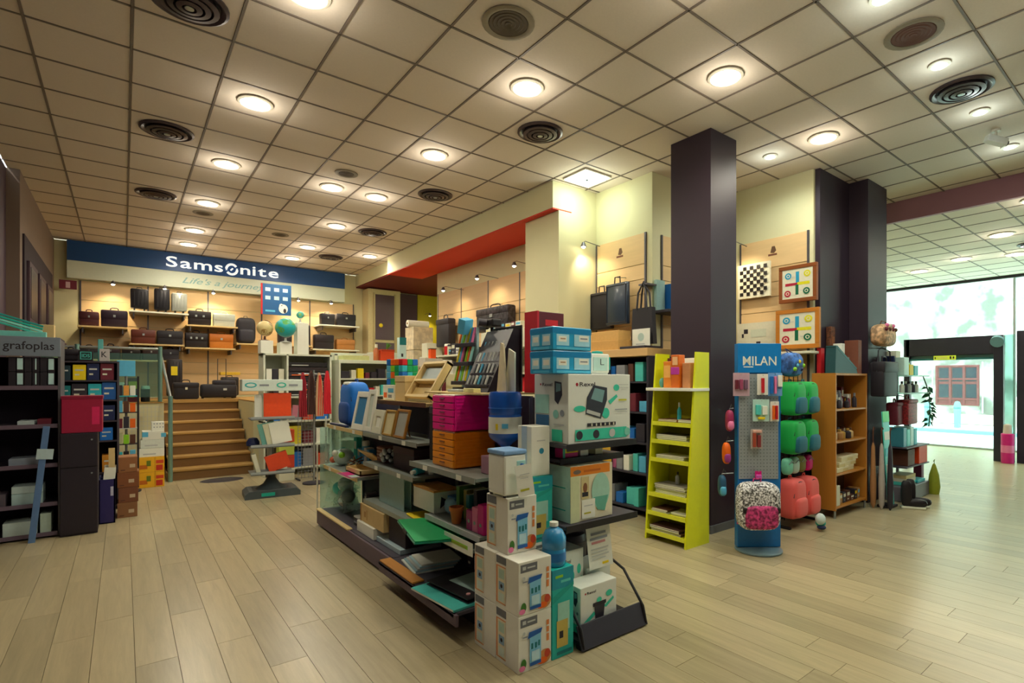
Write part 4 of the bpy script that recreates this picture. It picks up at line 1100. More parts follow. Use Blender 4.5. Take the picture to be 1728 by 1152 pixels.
# ---- blue pen spinner
t = thing('pen_spinner', 'tall blue rotating pen display with grey pegboard and a lettered header', 'display stand', (4.53, 2.64, 0), -.66)
MBL = M('#1672b8', .35); 
MB().lathe([(.20, 0), (.21, .006), (.21, .018), (.19, .028), (.06, .034), (0, .034)], M('#7d97a0', .3, metal=.3), n=32).build('base_disc', t, True)
MB().box(-.20, -.02, .034, .20, .06, 1.90, MBL, .004).build('column', t)
hd = MB().box(-.20, -.032, 1.63, .20, -.021, 1.90, M('#1b82cc', .3), .003).build('header', t)
decal(hd, 'lettering', 'front', (-.2, -.032, 1.63), [('t', 'MILAN', .045, .07, .31, .085, WHITE), ('r', .05, .05, .14, .06, WHITE)])
pg = MB().box(-.19, -.028, .66, .175, -.021, 1.62, M('#a9b3b6', .4, metal=.4), .002).build('pegboard', t)
hole = MB()
for a in range(12):
    for b_ in range(30):
        x_, z_ = -.17 + .03 * a, .68 + .031 * b_
        hole.quad((x_ - .004, -.0288, z_ - .004), (x_ + .004, -.0288, z_ - .004), (x_ + .004, -.0288, z_ + .004), (x_ - .004, -.0288, z_ + .004), M('#5f686c', .6))
tag(hole.build('peg_holes', pg), kind='stuff')
decal(t, 'lettering', 'front', (-.2, -.02, .034), [('t', 'MI', .27, .24, .1, .09, WHITE)])
def blister(label, x, z, w_, h_, m, inner, lx, nh=1, rz=-.66):
    c, s_ = math.cos(rz), math.sin(rz)
    ox, oy = x, -.075
    q = thing('blister_pack', label, 'pack', (4.53 + ox * c - oy * s_, 2.64 + ox * s_ + oy * c, z), rz, 'hanging packs on the pen spinner')
    MB().box(0, 0, 0, w_, .003, h_, m, .0008).build('card', q)
    for k, (a, b_, e, f, mm) in enumerate(inner):
        MB().box(a * w_, -.022, b_ * h_, e * w_, -.001, f * h_, mm, .003).build('content', q)
    MB().tube([(w_ / 2, -.02, h_ * .94), (w_ / 2, .046, h_ * .94)], .0025, STEEL, 6).build('hook', q, True)
    return q
blister('pink and grey sharpener pack at the upper left of the pen spinner', -.26, 1.42, .15, .21, M('#c9a9b4', .4), [(.1, .3, .3, .7, MAROON), (.36, .28, .56, .72, M('#a04a6a', .4)), (.64, .3, .86, .7, M('#7a5a70', .4))], 0)
blister('white pack with a red marker on the upper pen spinner', -.04, 1.43, .10, .19, WHITE, [(.35, .1, .6, .8, REDP)], 0)
blister('blue and pink pen pack at the upper right of the pen spinner', .06, 1.42, .13, .21, M('#6fa6dc', .4), [(.1, .1, .3, .85, BLUE), (.4, .1, .55, .85, PINK), (.65, .4, .95, .9, WHITE)], 0)
blister('pale green eraser pack in the second row of the pen spinner', -.08, 1.19, .15, .2, M('#bfe4d8', .4), [(.15, .3, .45, .75, TURQ), (.55, .3, .85, .7, WHITE), (.3, .1, .7, .2, YELLOW)], 0)
blister('white pack with two orange markers in the second row of the pen spinner', .08, 1.19, .08, .18, WHITE, [(.2, .1, .45, .8, ORANGE), (.55, .1, .8, .8, REDP)], 0)
blister('single brown and red pack in the third row of the pen spinner', -.10, .94, .11, .18, M('#b8b0a8', .4), [(.15, .1, .4, .8, M('#a84a34', .4)), (.5, .1, .8, .7, M('#8a3a3a', .4)), (.15, .82, .85, .95, M('#e0b0a0', .4))], 0)
blister('small magenta pouch above the school bag on the pen spinner', -.06, .66, .06, .08, MAGENTA, [(.1, .1, .9, .6, M('#e060c0', .4))], 0)
# school bag hanging low on the spinner
c, s_ = math.cos(-.66), math.sin(-.66)
t = backpack('school_bag', 'black and white speckled school bag with a pink base hanging on the pen spinner', (4.53 - .25 * c + .25 * s_, 2.64 - .25 * s_ - .25 * c, .235), -.66, .37, .2, .42, M('#d2d2c8', .6, kind='stone', var=.9, scale=60), M('#b83a72', .6, kind='stone', var=.6, scale=40), 'bag')
MB().box(.02, -.004, .16, .35, .03, .21, BLACK, .01).build('dark_band', t)
for k, (xx, zz, m_, lab) in enumerate(((-.24, 1.1, M('#a02a5a', .5), 'dark pink pouch hanging on the left flank of the pen spinner'), (-.27, .80, ORANGE, 'orange and purple pouch hanging at the left flank of the pen spinner'), (-.31, .50, M('#2a5a7a', .5), 'dark blue strap bag at the left flank of the pen spinner'))):
    q = thing('pouch', lab, 'pouch', (4.53 + (xx + .0) * c, 2.64 + (xx + .0) * s_ + .03, zz), -.66)
    MB().tube([(0, 0, .19), (.0, .0, .2), (-.205 - xx, .0, .205)], .005, STEEL, 6).build('hook', q, True)
    MB().ball((0, 0, .09), (.035, .05, .10), m_, 12, 8, .7).build('pouch', q, True)
    MB().ball((0, -.03, .05), (.03, .03, .045), [PINK, M('#a03a8a', .5), SKY][k], 10, 8, .7).build('pocket', q, True)
    MB().tube([(0, 0, .18), (.02, .01, .24), (.05, .03, .2)], .005, CHAR, 6).build('loop', q, True)
# ---- hanging school bags on a grid behind the spinner
t = thing('grid_stand', 'black wire grid stand with hanging school bags behind the pen spinner', 'display stand', (5.35, 2.98, 0))
for k in range(8):
    MB().tube([(.1 * k, 0, .02), (.1 * k, 0, 1.78)], .005, BLACK, 6).build('upright_wire', t, True)
for k in range(12):
    MB().tube([(0, 0, .06 + .15 * k), (.7, 0, .06 + .15 * k)], .004, BLACK, 6).build('cross_wire', t, True)
for x_ in (.05, .65):
    MB().box(x_ - .02, -.2, 0, x_ + .02, .06, .025, BLACK, .004).build('foot', t)
GRF = M('#16b04e', .6, kind='fabric'); GRD = M('#1d6a7c', .7, kind='fabric')
backpack('school_bag', 'green school bag with blue trim, upper left of the four on the grid', (5.38, 2.72, 1.19), 0, .28, .22, .36, GRF, GRD, 'bag', 'green school bags on the grid stand')
backpack('school_bag', 'green school bag with blue trim, upper right of the four on the grid', (5.68, 2.72, 1.19), .03, .28, .22, .36, GRF, GRD, 'bag', 'green school bags on the grid stand')
backpack('school_bag', 'green school bag with blue trim, lower left of the four on the grid', (5.38, 2.72, .78), 0, .28, .22, .36, GRF, GRD, 'bag', 'green school bags on the grid stand')
backpack('school_bag', 'green school bag with blue trim, lower right of the four on the grid', (5.69, 2.72, .78), .03, .28, .22, .36, GRF, GRD, 'bag', 'green school bags on the grid stand')
CORD = M('#6a4a4e', .6)
backpack('school_bag', 'coral red school bag, left of the two lowest on the grid', (5.37, 2.72, .10), 0, .3, .22, .42, CORAL, CORAL, 'bag', 'coral bags on the grid stand')
backpack('school_bag', 'coral red school bag, right of the two lowest on the grid', (5.69, 2.72, .09), .03, .29, .22, .42, CORAL, CORAL, 'bag', 'coral bags on the grid stand')
for x_, lab, m_ in ((5.40, 'mint lunch pouch in the row between green and coral bags', M('#7fd8b8', .5)), (5.54, 'pale mint pouch with grey zip between green and coral bags', M('#b8dccc', .5)), (5.68, 'olive and pink pouch between green and coral bags', M('#7a7a3c', .6)), (5.84, 'magenta pouch hanging at the right of the grid', MAGENTA)):
    q = thing('pouch', lab, 'pouch', (x_, 2.80, .56), 0, 'pouches on the grid stand')
    MB().ball((.06, .05, .09), (.065, .05, .09), m_, 12, 8, .6).build('pouch', q, True)
    MB().tube([(.01, .0, .12), (.06, -.004, .15), (.11, .0, .12)], .004, GREY, 6).build('zip', q, True)
    MB().tube([(.06, .05, .17), (.06, .14, .2)], .004, CHAR, 6).build('loop', q, True)
q = thing('plush_bag', 'blue and lime patterned bag hanging at the top of the grid stand', 'bag', (5.38, 2.74, 1.60))
MB().ball((.14, .1, .13), (.15, .1, .13), M('#3a6ab0', .6, kind='stone', var=.6, scale=14), 14, 10, .7).build('bag', q, True)
for k in range(5):
    MB().ball((.05 + .045 * k, .01, .08 + .04 * (k % 3)), .022, [LIME, SKY, YELLOW, NAVY, LIME][k], 8, 6).build('charm', q, True)
MB().tube([(.08, .1, .25), (.14, .16, .3), (.2, .1, .25)], .006, NAVY, 6).build('strap', q, True)
q = thing('toy_shoe', 'small teal and white plush toy hanging near the floor beside the grid', 'toy', (5.55, 2.50, .02), .4)
MB().ball((.05, .04, .11), (.06, .05, .06), M('#cfe0dc', .6), 12, 8).build('head', q, True)
MB().ball((.1, .04, .06), (.07, .05, .045), TEAL, 12, 8).build('body', q, True)
MB().ball((.06, .03, .025), (.045, .045, .025), NAVY, 12, 8).build('foot', q, True)
# ---- wooden shelf unit
WD = M('#b87a2c', .45, kind='woodx', var=.16, scale=14)
t = thing('wooden_bookcase', 'honey brown wooden bookcase on metal legs with small gifts', 'bookcase', (6.20, 2.67, 0))
MB().box(0, 0, .09, .022, .27, 1.62, WD, .002).build('side_panel', t)
MB().box(.84, 0, .09, .862, .27, 1.62, WD, .002).build('side_panel', t)
MB().box(0, 0, 1.62, .862, .27, 1.645, WD, .002).build('top_panel', t)
for z in (.13, .50, .87, 1.235):
    MB().box(.022, .004, z - .022, .84, .262, z, WD, .002).build('shelf', t)
MB().box(.022, .262, .1, .84, .27, 1.62, M('#5a3c22', .7)).build('back_panel', t)
for x_, y_ in ((.02, .02), (.84, .02), (.02, .24), (.84, .24)):
    MB().cyl((x_, y_, 0), (x_, y_, .09), .012, STEEL, n=10).build('leg', t, True)
random.seed(9)
for k in range(7):
    x_ = 6.26 + .105 * k
    small_bottle('gift_bottle', ['small dark figurine bottle, %s from the left on the top wooden shelf' % w for w in ('first', 'second', 'third', 'fourth', 'fifth', 'sixth', 'seventh')][k], x_, 2.75 + .03 * (k % 2), 1.236, .026, .12 + .06 * random.random(), [CHAR, WHITE, CHAR, GREY, CHAR, MAROON, CHAR][k], [GREY, CHAR, WHITE][k % 3])
for k in range(6):
    x_ = 6.28 + .11 * k
    small_bottle('gift_jar', ['small brown and cream jar, %s from the left on the second wooden shelf' % w for w in ('first', 'second', 'third', 'fourth', 'fifth', 'sixth')][k], x_, 2.76 + .02 * (k % 2), .871, .042, .12, [BROWN, M('#d8c48a', .5), CARD, M('#c9a04a', .5), CHAR, CARDL][k], [GOLD, BROWN][k % 2], 'jar')
for k in range(9):
    a, b_ = k % 3, k // 3
    o = boxthing('cream_box', 'cream gift box, %s of the %s row on the third wooden shelf' % (('left', 'middle', 'right')[a], ('bottom', 'second', 'top')[b_]), 'box', 6.30 + .17 * a + .06 * b_, 6.46 + .17 * a + .06 * b_, 2.70 + .01 * a, 2.86, .501 + .058 * b_, .557 + .058 * b_, [M('#e4d9a8', .55), M('#d9c88a', .55)][(a + b_) % 2], '-y', 'cream boxes on the wooden bookcase', ch=.003)
    MB().box(-.002, -.002, .036, .162, .14, .058, M('#eadfb8', .55), .002).build('lid', o)
boxthing('white_book', 'upright white book on the bottom wooden shelf', 'book', 6.24, 6.36, 2.69, 2.84, .131, .36, OFFW, '-y')
# things on its top
o = thing('wedge_case', 'dark teal wedge shaped case on the wooden bookcase', 'case', (6.20, 2.675, 1.646))
MB().prism([(0, 0), (.60, 0), (.56, .06), (.05, .30), (.02, .31)], .11, M('#1f4a4e', .5), 'y', 0).build('case', o)
MB().prism([(.01, .30), (.05, .31), (.58, .06), (.55, .05)], .114, M('#2a6468', .5), 'y', -.002).build('lid', o)
for k in range(4):
    o = boxthing('gift_box', ['small red gift box behind the wedge case', 'dark gift box behind the wedge case', 'white gift box beside the wedge case', 'grey gift box at the right end of the bookcase top'][k], 'box', 6.40 + .13 * k, 6.49 + .13 * k, 2.80, 2.90, 1.646, 1.646 + [.30, .24, .36, .2][k], [REDP, CHAR, WHITE, GREY][k], '-y')
    if k == 0: o.location.y = 2.925; o.scale = (1, .5, 1)
t = thing('wicker_lamp', 'brown wicker tower behind the wooden bookcase', 'ornament', (6.68, 2.955, 0))
MB().box(0, -.02, 1.646, .12, .035, 2.22, M('#6a3f28', .7, kind='stone', var=.4, scale=40), .004).build('tower', t)
MB().box(.03, -.025, 1.9, .09, -.018, 2.1, M('#8a5432', .7)).build('panel', t)
# cartons behind the hanging bags
for k in range(3):
    o = boxthing('carton', ['lowest honey coloured carton in the pile behind the hanging bags', 'middle honey coloured carton in the pile behind the hanging bags', 'top honey coloured carton in the pile behind the hanging bags'][k], 'box', 5.98, 6.19, 3.1, 3.4, 1.46 + .135 * k, 1.592 + .135 * k, M('#cf9a4a', .6), '-y', 'honey cartons behind the bags')
    flap_seam(o)
boxthing('shelf_block', 'dark cabinet carrying the honey cartons behind the hanging bags', 'cabinet', 5.5, 6.45, 3.06, 3.5, 0, 1.458, CHAR, '-y')
# ================================================================ slat panels and goods on the stepped walls
OBJ = bpy.data.objects
BOARD = M('#dfbd8a', .5, kind='wood', var=.14, scale=14)
BOARDY = M('#dfbd8a', .5, kind='plank', var=.14, scale=14)
RAIL = M('#5d5a60', .4, metal=.5)
def boards_x(wall, X, ya, yb_, z0, z1, n, cols=1):
    """boards on a wall whose face looks to -x"""
    h_ = (z1 - z0) / n; w_ = (yb_ - ya) / cols
    me = None
    for r in range(n):
        for c_ in range(cols):
            if me is None:
                o = MB().box(0, 0, 0, .014, w_ - .006, h_ - .008, BOARDY, .002).build('board', OBJ[wall], loc=(X - .014, ya + c_ * w_ + .003, z0 + r * h_ + .004)); me = o.data
            else:
                link('board', me, OBJ[wall], (X - .014, ya + c_ * w_ + .003, z0 + r * h_ + .004))
    for c_ in range(cols + 1):
        MB().box(X - .02, ya + c_ * w_ - .012, z0, X, ya + c_ * w_ + .012, z1, RAIL).build('rail', OBJ[wall])
def boards_y(wall, Y, xa, xb, z0, z1, n, cols=1, m=None):
    h_ = (z1 - z0) / n; w_ = (xb - xa) / cols
    me = None
    for r in range(n):
        for c_ in range(cols):
            if me is None:
                o = MB().box(0, 0, 0, w_ - .006, .014, h_ - .008, m or BOARD, .002).build('board', OBJ[wall], loc=(xa + c_ * w_ + .003, Y - .014, z0 + r * h_ + .004)); me = o.data
            else:
                link('board', me, OBJ[wall], (xa + c_ * w_ + .003, Y - .014, z0 + r * h_ + .004))
    for c_ in range(cols + 1):
        MB().box(xa + c_ * w_ - .012, Y - .02, z0, xa + c_ * w_ + .012, Y, z1, RAIL).build('rail', OBJ[wall])
boards_x('wall_step_left', 5.05, 4.46, 5.34, 3.02, 3.41, 1)
boards_x('wall_step_left', 5.05, 4.46, 5.34, 1.5, 3.02, 8)
boards_y('wall_step_middle', 4.36, 5.22, 6.40, 3.0, 3.38, 1)
boards_y('wall_step_middle', 4.36, 5.22, 6.40, 1.5, 3.0, 8)
boards_x('wall_step_right', 6.5, 3.12, 4.04, 3.02, 3.40, 1)
boards_x('wall_step_right', 6.5, 3.12, 4.04, 1.5, 3.02, 8)
boards_x('wall_step_left', 5.05, 6.2, 10.1, 2.88, 3.34, 1, 4)
boards_x('wall_step_left', 5.05, 6.2, 10.1, 1.2, 2.88, 8, 4)
# small crest marks on the top boards
for nm, X, Y in (('wall_step_left', 5.036, 4.9), ('wall_step_right', 6.486, 3.58)):
    decal(OBJ[nm], 'board_logo', 'left', (X, Y + .08, 3.15), [('p', [(.05, .06), (.07, .14), (.11, .14), (.13, .08), (.1, .05)], M('#6a4a34', .6)), ('r', .02, .02, .14, .045, M('#7a4a34', .6))])
def wall_spot(label, x, y, z, wx, wy, watts=10, col=(1, .85, .6), aim=None):
    """small lamp on a thin arm, its root on the wall point (wx, wy, z)"""
    q = thing('wall_spotlight', label, 'spotlight', (wx, wy, z + .06))
    dx, dy = x - wx, y - wy
    MB().tube([(0, 0, 0), (dx * .9, dy * .9, .02), (dx, dy, 0)], .005, RAIL, 6).build('arm', q, True)
    MB().lathe([(.018, 0), (.03, -.03), (.045, -.06)], RAIL, (dx, dy, 0), n=14).build('shade', q, True)
    MB().ball((dx, dy, -.05), .03, M('#fff0cc', .4, emit=18., var=.01), 12, 8).build('bulb', q, True)
    l = bpy.data.lights.new('lamp', 'SPOT'); l.energy = watts; l.color = col; l.shadow_soft_size = .03; l.spot_size = math.radians(120); l.spot_blend = .8
    o = bpy.data.objects.new('lamp', l); COL.objects.link(o); o.parent = q; o.location = (dx, dy, -.085)
    d = Vector((-dx * .8, -dy * .8, -.6))
    o.rotation_euler = d.to_track_quat('-Z', 'Y').to_euler()
    return q
wall_spot('lit spotlight over the chess board panel', 6.1, 3.93, 3.30, 6.5, 3.95)
wall_spot('lit spotlight beside the pillar over the black bags', 4.72, 5.26, 3.33, 5.05, 5.28)
wall_spot('lit spotlight on an arm in the alcove, nearest the pillar', 4.6, 6.70, 3.30, 5.05, 6.72)
wall_spot('lit spotlight on an arm in the alcove, middle one', 4.6, 7.80, 3.27, 5.05, 7.82)
wall_spot('lit spotlight on an arm in the alcove, farthest one', 4.6, 9.02, 3.23, 5.05, 9.04)
# ---- games
def game_board(name, label, x, ya, yb_, za, zb, wood, shapes, bar):
    w_ = yb_ - ya; h_ = zb - za
    q = thing(name, label, 'board game', (x, yb_, za), -PI / 2)
    if bar:
        for a, b_, e, f in ((0, 0, w_, bar), (0, h_ - bar, w_, h_), (0, bar, bar, h_ - bar), (w_ - bar, bar, w_, h_ - bar)):
            MB().box(a, 0, b_, e, .05, f, wood, .004).build('frame_bar', q)
    pn = MB().box(bar, .008 if bar else 0, bar, w_ - bar, .045 if bar else .03, h_ - bar, M('#e6e2c8', .4)).build('panel', q)
    decal(pn, 'print', 'front', (0, .008 if bar else 0, 0), shapes(w_, h_, bar))
    MB().box(w_ * .3, .03, h_ * .2, w_ * .7, .1, h_ * .24, RAIL).build('wall_hook', q)
    return q
def chess(w_, h_, b):
    s_ = .86 * w_ / 8; o = .07 * w_; t_ = .86 * h_ / 8; p = .07 * h_
    return [('r', o + i * s_, p + j * t_, o + (i + 1) * s_, p + (j + 1) * t_, M('#1e1a1c', .4)) for i in range(8) for j in range(8) if (i + j) % 2 == 0]
def parchis(w_, h_, b):
    W = w_ - 2 * b; Hh = h_ - 2 * b; u = lambda a: b + a * W; v = lambda a: b + a * Hh
    A, Y_, R_, G_ = M('#2a9fc8', .4), M('#e2dc22', .4), M('#b81f3c', .4), M('#0f6a4a', .4)
    sh = [('r', u(.45), v(.5), u(.56), v(.9), A), ('r', u(.5), v(.44), u(.9), v(.54), Y_), ('r', u(.1), v(.44), u(.5), v(.53), R_), ('r', u(.44), v(.12), u(.54), v(.46), G_)]
    for cx, cy, m_ in ((.2, .78, A), (.82, .8, Y_), (.18, .18, R_), (.8, .22, G_)):
        sh += [('e', u(cx), v(cy), .11 * W, .11 * Hh, m_), ('e', u(cx), v(cy), .06 * W, .06 * Hh, M('#e6e2c8', .4)), ('e', u(cx), v(cy), .035 * W, .035 * Hh, m_)]
    sh += [('r', u(.3), v(.72), u(.42), v(.74), LGREY), ('r', u(.6), v(.24), u(.7), v(.26), LGREY)]
    return sh
game_board('chess_board', 'black and white chess board hung on the slat wall', 6.42, 3.58, 4.04, 2.65, 3.10, None, chess, 0)
game_board('parchis_board', 'upper framed board game with four coloured tracks', 6.36, 2.96, 3.43, 2.52, 2.97, M('#8a4a1c', .5, kind='wood', var=.2), parchis, .045)
game_board('parchis_board', 'lower framed board game with four coloured tracks in a lighter frame', 6.34, 2.92, 3.46, 1.95, 2.43, M('#c47a24', .5, kind='wood', var=.2), parchis, .05)
game_board('domino_board', 'cream game board with black pieces above the pen spinner', 6.42, 3.47, 4.05, 1.93, 2.32, None, lambda w_, h_, b: [('r', .1, .25, .16, .31, INK), ('r', .07, .2, .1, .25, INK), ('r', .1, .08, .16, .12, INK), ('r', .28, .1, .34, .14, INK), ('r', .26, .05, .3, .08, INK), ('r', .2, .2, .42, .3, M('#d6dcc4', .5)), ('r', .05, .03, .1, .07, INK)], 0)
boxthing('wall_shelf', 'narrow white shelf under the lower framed board game', 'shelf', 6.2, 6.495, 2.95, 3.5, 1.88, 1.91, OFFW)
# ---- black bags on the left step wall
def satchel(name, label, loc, rz, w_, d_, h_, m, m2=None, cat='bag', group=None, clasps=2, strap=0., flap=.55, hardware=STEEL):
    q = thing(name, label, cat, loc, rz, group)
    m2 = m2 or m
    MB().box(0, 0, 0, w_, d_, h_ * .86, m, min(d_, h_) * .14).build('body', q, True)
    MB().box(-.003, -.01, h_ * .86 * (1 - flap), w_ + .003, d_ * .9, h_ * .87, m2, min(d_, h_) * .12).build('flap', q, True)
    MB().tube([(w_ * .34, d_ / 2, h_ * .84), (w_ * .36, d_ / 2, h_ * .97), (w_ * .42, d_ / 2, h_), (w_ * .58, d_ / 2, h_), (w_ * .64, d_ / 2, h_ * .97), (w_ * .66, d_ / 2, h_ * .84)], .009, m2, 8).build('handle', q, True)
    for k in range(clasps):
        x_ = w_ * (k + 1) / (clasps + 1)
        MB().box(x_ - w_ * .045, -.016, h_ * .5, x_ + w_ * .045, -.008, h_ * .62, hardware, .002).build('clasp', q)
    if strap:
        MB().tube([(0, d_ / 2, h_ * .6), (w_ * .1, d_ / 2, h_ + strap * .6), (w_ * .5, d_ / 2 + .03, h_ + strap), (w_ * .9, d_ / 2, h_ + strap * .6), (w_, d_ / 2, h_ * .6)], .008, m2, 6).build('strap', q, True)
    return q
BLKF = M('#1f1c24', .55, kind='fabric'); BLKF2 = M('#2c2a34', .5, kind='fabric'); BLKL = M('#241c1e', .4)
def folio(label, ya, yb_, za, zb, x, m, handles=True):
    w_ = yb_ - ya; h_ = zb - za
    q = thing('portfolio_bag', label, 'bag', (x, yb_, za), -PI / 2, 'black portfolio bags on the step wall')
    MB().box(0, 0, 0, w_, .06, h_, m, .015).build('body', q, True)
    MB().tube([(.02, -.004, .03), (w_ - .02, -.004, .03), (w_ - .02, -.004, h_ - .03), (.02, -.004, h_ - .03)], .006, CHAR, 6, True).build('zip', q, True)
    if handles:
        MB().tube([(w_ * .35, .03, h_ - .01), (w_ * .37, .03, h_ + .08), (w_ * .6, .03, h_ + .08), (w_ * .62, .03, h_ - .01)], .009, BLKF, 6).build('handle', q, True)
    MB().tube([(w_ / 2, .03, h_ + .07), (w_ / 2, 5.034 - x, h_ + .09)], .006, STEEL, 6).build('hook', q, True)
    return q
folio('black flat portfolio bag with handle, left one on the step wall', 4.95, 5.36, 2.24, 2.74, 4.93, BLKF)
folio('dark blue glossy portfolio bag in front of the black one', 4.60, 4.98, 2.27, 2.80, 4.855, M('#2c3a4c', .35, coat=.3))
q = thing('tote_bag', 'black tote bag with long handles hanging by the dark column', 'bag', (4.86, 4.54, 2.0), -PI / 2)
MB().prism([(0, 0), (.36, 0), (.33, .44), (.03, .44)], .07, BLKF, 'y', 0).build('body', q)
for y_ in (.0, .07):
    MB().tube([(.1, y_, .42), (.12, y_, .62), (.18, .035, .76), (.24, y_, .62), (.26, y_, .42)], .012, BLKF2, 6).build('handle', q, True)
MB().box(.1, .03, .72, .24, .2, .74, RAIL).build('wall_hook', q)
q = boxthing('tag_card', 'white price card hanging on the black tote bag', 'label', 4.80, 4.803, 4.18, 4.46, 1.95, 2.18, WHITE, ch=0)
decal(q, 'print', 'front', (0, 0, 0), [('c', .14, .13, .05, M('#b8d0c4', .5)), ('r', .06, .04, .2, .055, LGREY)])
boxthing('lever_file', 'blue lever file standing on a wall shelf behind the dark column', 'file', 5.25, 5.32, 4.12, 4.33, 2.42, 2.76, BLUE, '-y')
q = boxthing('acrylic_pocket', 'clear brochure pocket on the wall beside the dark column', 'holder', 5.06, 5.22, 4.30, 4.34, 2.42, 2.8, FROST, '-y', ch=.003)
boxthing('wall_shelf', 'dark shelf under the blue file behind the dark column', 'shelf', 5.02, 5.6, 4.08, 4.355, 2.38, 2.415, CHAR, '-y')
# shelf run under the bags
q = thing('wall_shelving', 'dark low shelving with a pale wooden top under the black bags', 'shelving', (4.55, 5.30, 0), -PI / 2)
MB().box(0, 0, 1.84, 1.3, .49, 1.93, M('#d9b278', .5, kind='wood', var=.12), .004).build('top', q)
for x_ in (0, .64, 1.27):
    MB().box(x_, .02, 0, x_ + .03, .49, 1.84, CHAR).build('upright', q)
for z in (.1, .5, .85, 1.2, 1.55):
    MB().box(.03, .02, z - .02, 1.27, .47, z, CHAR).build('shelf', q)
MB().box(0, .47, 0, 1.3, .49, 1.84, M('#2a2029', .7)).build('back_panel', q)
random.seed(21)
nm = ['first', 'second', 'third', 'fourth', 'fifth', 'sixth', 'seventh', 'eighth', 'ninth']
for r, z in enumerate((.1, .5, .85, 1.2, 1.55)):
    y_ = 5.22; k = 0
    while y_ > 4.16 and k < 9:
        w_ = .06 + .09 * random.random(); h_ = .12 + .12 * random.random()
        boxthing('stationery_box', '%s small stationery box from the left on the %s dark shelf under the bags' % (nm[k], ('lowest', 'second', 'middle', 'fourth', 'top')[r]), 'box', 4.59 + .05 * random.random(), 4.85, y_ - w_, y_, z + .001, z + h_, random.choice([TURQ, WHITE, MAROON, SKY, CHAR, M('#a06a8a', .5), GREY, BLUE, PINK, BROWN]), '-x', 'boxes on the dark shelving')
        y_ -= w_ + .03; k += 1
q = boxthing('carton', 'pair of honey cartons, lower one on the pale wooden top', 'box', 4.60, 4.84, 4.5, 5.05, 1.932, 2.05, M('#d3a45c', .6)); flap_seam(q)
q = boxthing('carton', 'pair of honey cartons, upper one on the pale wooden top', 'box', 4.62, 4.83, 4.52, 5.02, 2.051, 2.17, M('#dcae64', .6)); flap_seam(q)
boxthing('dark_folder', 'dark grey folder lying on the pale wooden top by the column', 'folder', 4.56, 4.85, 4.05, 4.44, 1.932, 1.96, CHAR)
# ---- alcove wall: bags and long shelving
q = satchel('laptop_bag', 'black and silver patterned laptop bag hung in the alcove', (4.82, 8.2, 2.40), -PI / 2, 1.0, .16, .46, M('#2c262c', .5, kind='stone', var=.8, scale=18), None, 'bag', None, 1, 0., .3)
MB().tube([(.5, .08, .45), (.5, .22, .47)], .008, STEEL, 6).build('hook', q, True)
q = satchel('shoulder_bag', 'tall black bag at the far corner of the alcove wall', (4.80, 9.72, 2.22), -PI / 2, .52, .16, .62, BLKF, None, 'bag', None, 0, 0., .2)
MB().tube([(.26, .08, .62), (.26, .24, .64)], .008, STEEL, 6).build('hook', q, True)
q = thing('alcove_shelving', 'long white wall shelving with dark goods along the alcove', 'shelving', (4.58, 10.0, 0), -PI / 2)
MB().box(0, 0, 2.0, 2.3, .45, 2.03, OFFW, .003).build('top', q)
MB().box(2.36, 0, 2.06, 3.6, .45, 2.34, OFFW, .006).build('long_cabinet', q)
for x_ in (0, .75, 1.5, 2.3, 3.0, 3.6):
    MB().box(x_, .02, 0, x_ + .03, .45, 2.0 if x_ < 2.3 else 2.06, OFFW).build('upright', q)
for z in (.1, .55, 1.0, 1.35, 1.68):
    MB().box(.03, .0, z - .025, 3.6, .44, z, OFFW).build('shelf', q)
MB().box(0, .44, 0, 3.63, .455, 2.0, M('#4a3434', .7)).build('back_panel', q)
for r, z in enumerate((1.0, 1.35, 1.68)):
    y_ = 9.9; k = 0
    while y_ > 6.72 and k < 18:
        w_ = .12 + .14 * random.random(); h_ = .1 + .17 * random.random()
        for ux in (.75, 1.5, 2.3, 3.0):
            if y_ - w_ < 10 - ux + .005 and y_ > 10 - ux - .035: y_ = 10 - ux - .04
        o = boxthing('goods_box', '%s goods box from the left on the %s alcove shelf' % ((nm + ['tenth', 'eleventh', 'twelfth', 'thirteenth', 'fourteenth', 'fifteenth', 'sixteenth', 'seventeenth', 'eighteenth'])[k], ('lower', 'middle', 'upper')[r]), 'box', 4.62 + .06 * random.random(), 4.9, y_ - w_, y_, z + .001, z + h_, random.choice([WHITE, OFFW, CHAR, MAROON, BLACK, GREY, M('#6a3a3a', .5), WHITE, REDP]), '-x', 'boxes on the alcove shelving')
        y_ -= w_ + .035; k += 1
boxthing('white_roll_box', 'white box projecting at the far end of the alcove top shelf', 'box', 4.62, 4.95, 9.74, 9.98, 2.032, 2.30, OFFW)
q = thing('paper_roll', 'bright white paper roll on the cream carton in the alcove corner', 'paper roll', (4.7, 10.4, 2.66), 0)
MB().cyl((-.2, 0, .07), (.25, 0, .07), .07, WHITE, n=18).build('roll', q, True)
MB().cyl((-.21, 0, .07), (-.199, 0, .07), .02, CARD, n=12).build('core', q, True)
for k in range(3):
    boxthing('cream_carton', ['lowest', 'middle', 'top'][k] + ' speckled cream carton stacked in the alcove corner', 'box', 4.55, 4.98, 10.22, 10.62, [1.21, 1.71, 2.19][k], [1.70, 2.18, 2.655][k], M('#ddd0b0', .6, kind='stone', var=.15, scale=10), '-x')
# red sign on the island top
q = boxthing('red_sign_box', 'dark red sign box standing behind the blue packs', 'sign', 2.165, 2.40, 2.88, 3.02, 1.477, 2.03, M('#5c1424', .5), '-y')
MB().box(-.004, -.006, 0, .012, .14, .555, M('#c81a2c', .5)).build('edge_trim', q)
decal(q, 'print', 'front', (0, 0, 0), [('r', .07, .46, .18, .50, M('#d01a2a', .5)), ('r', .05, .42, .2, .44, M('#d01a2a', .5))])
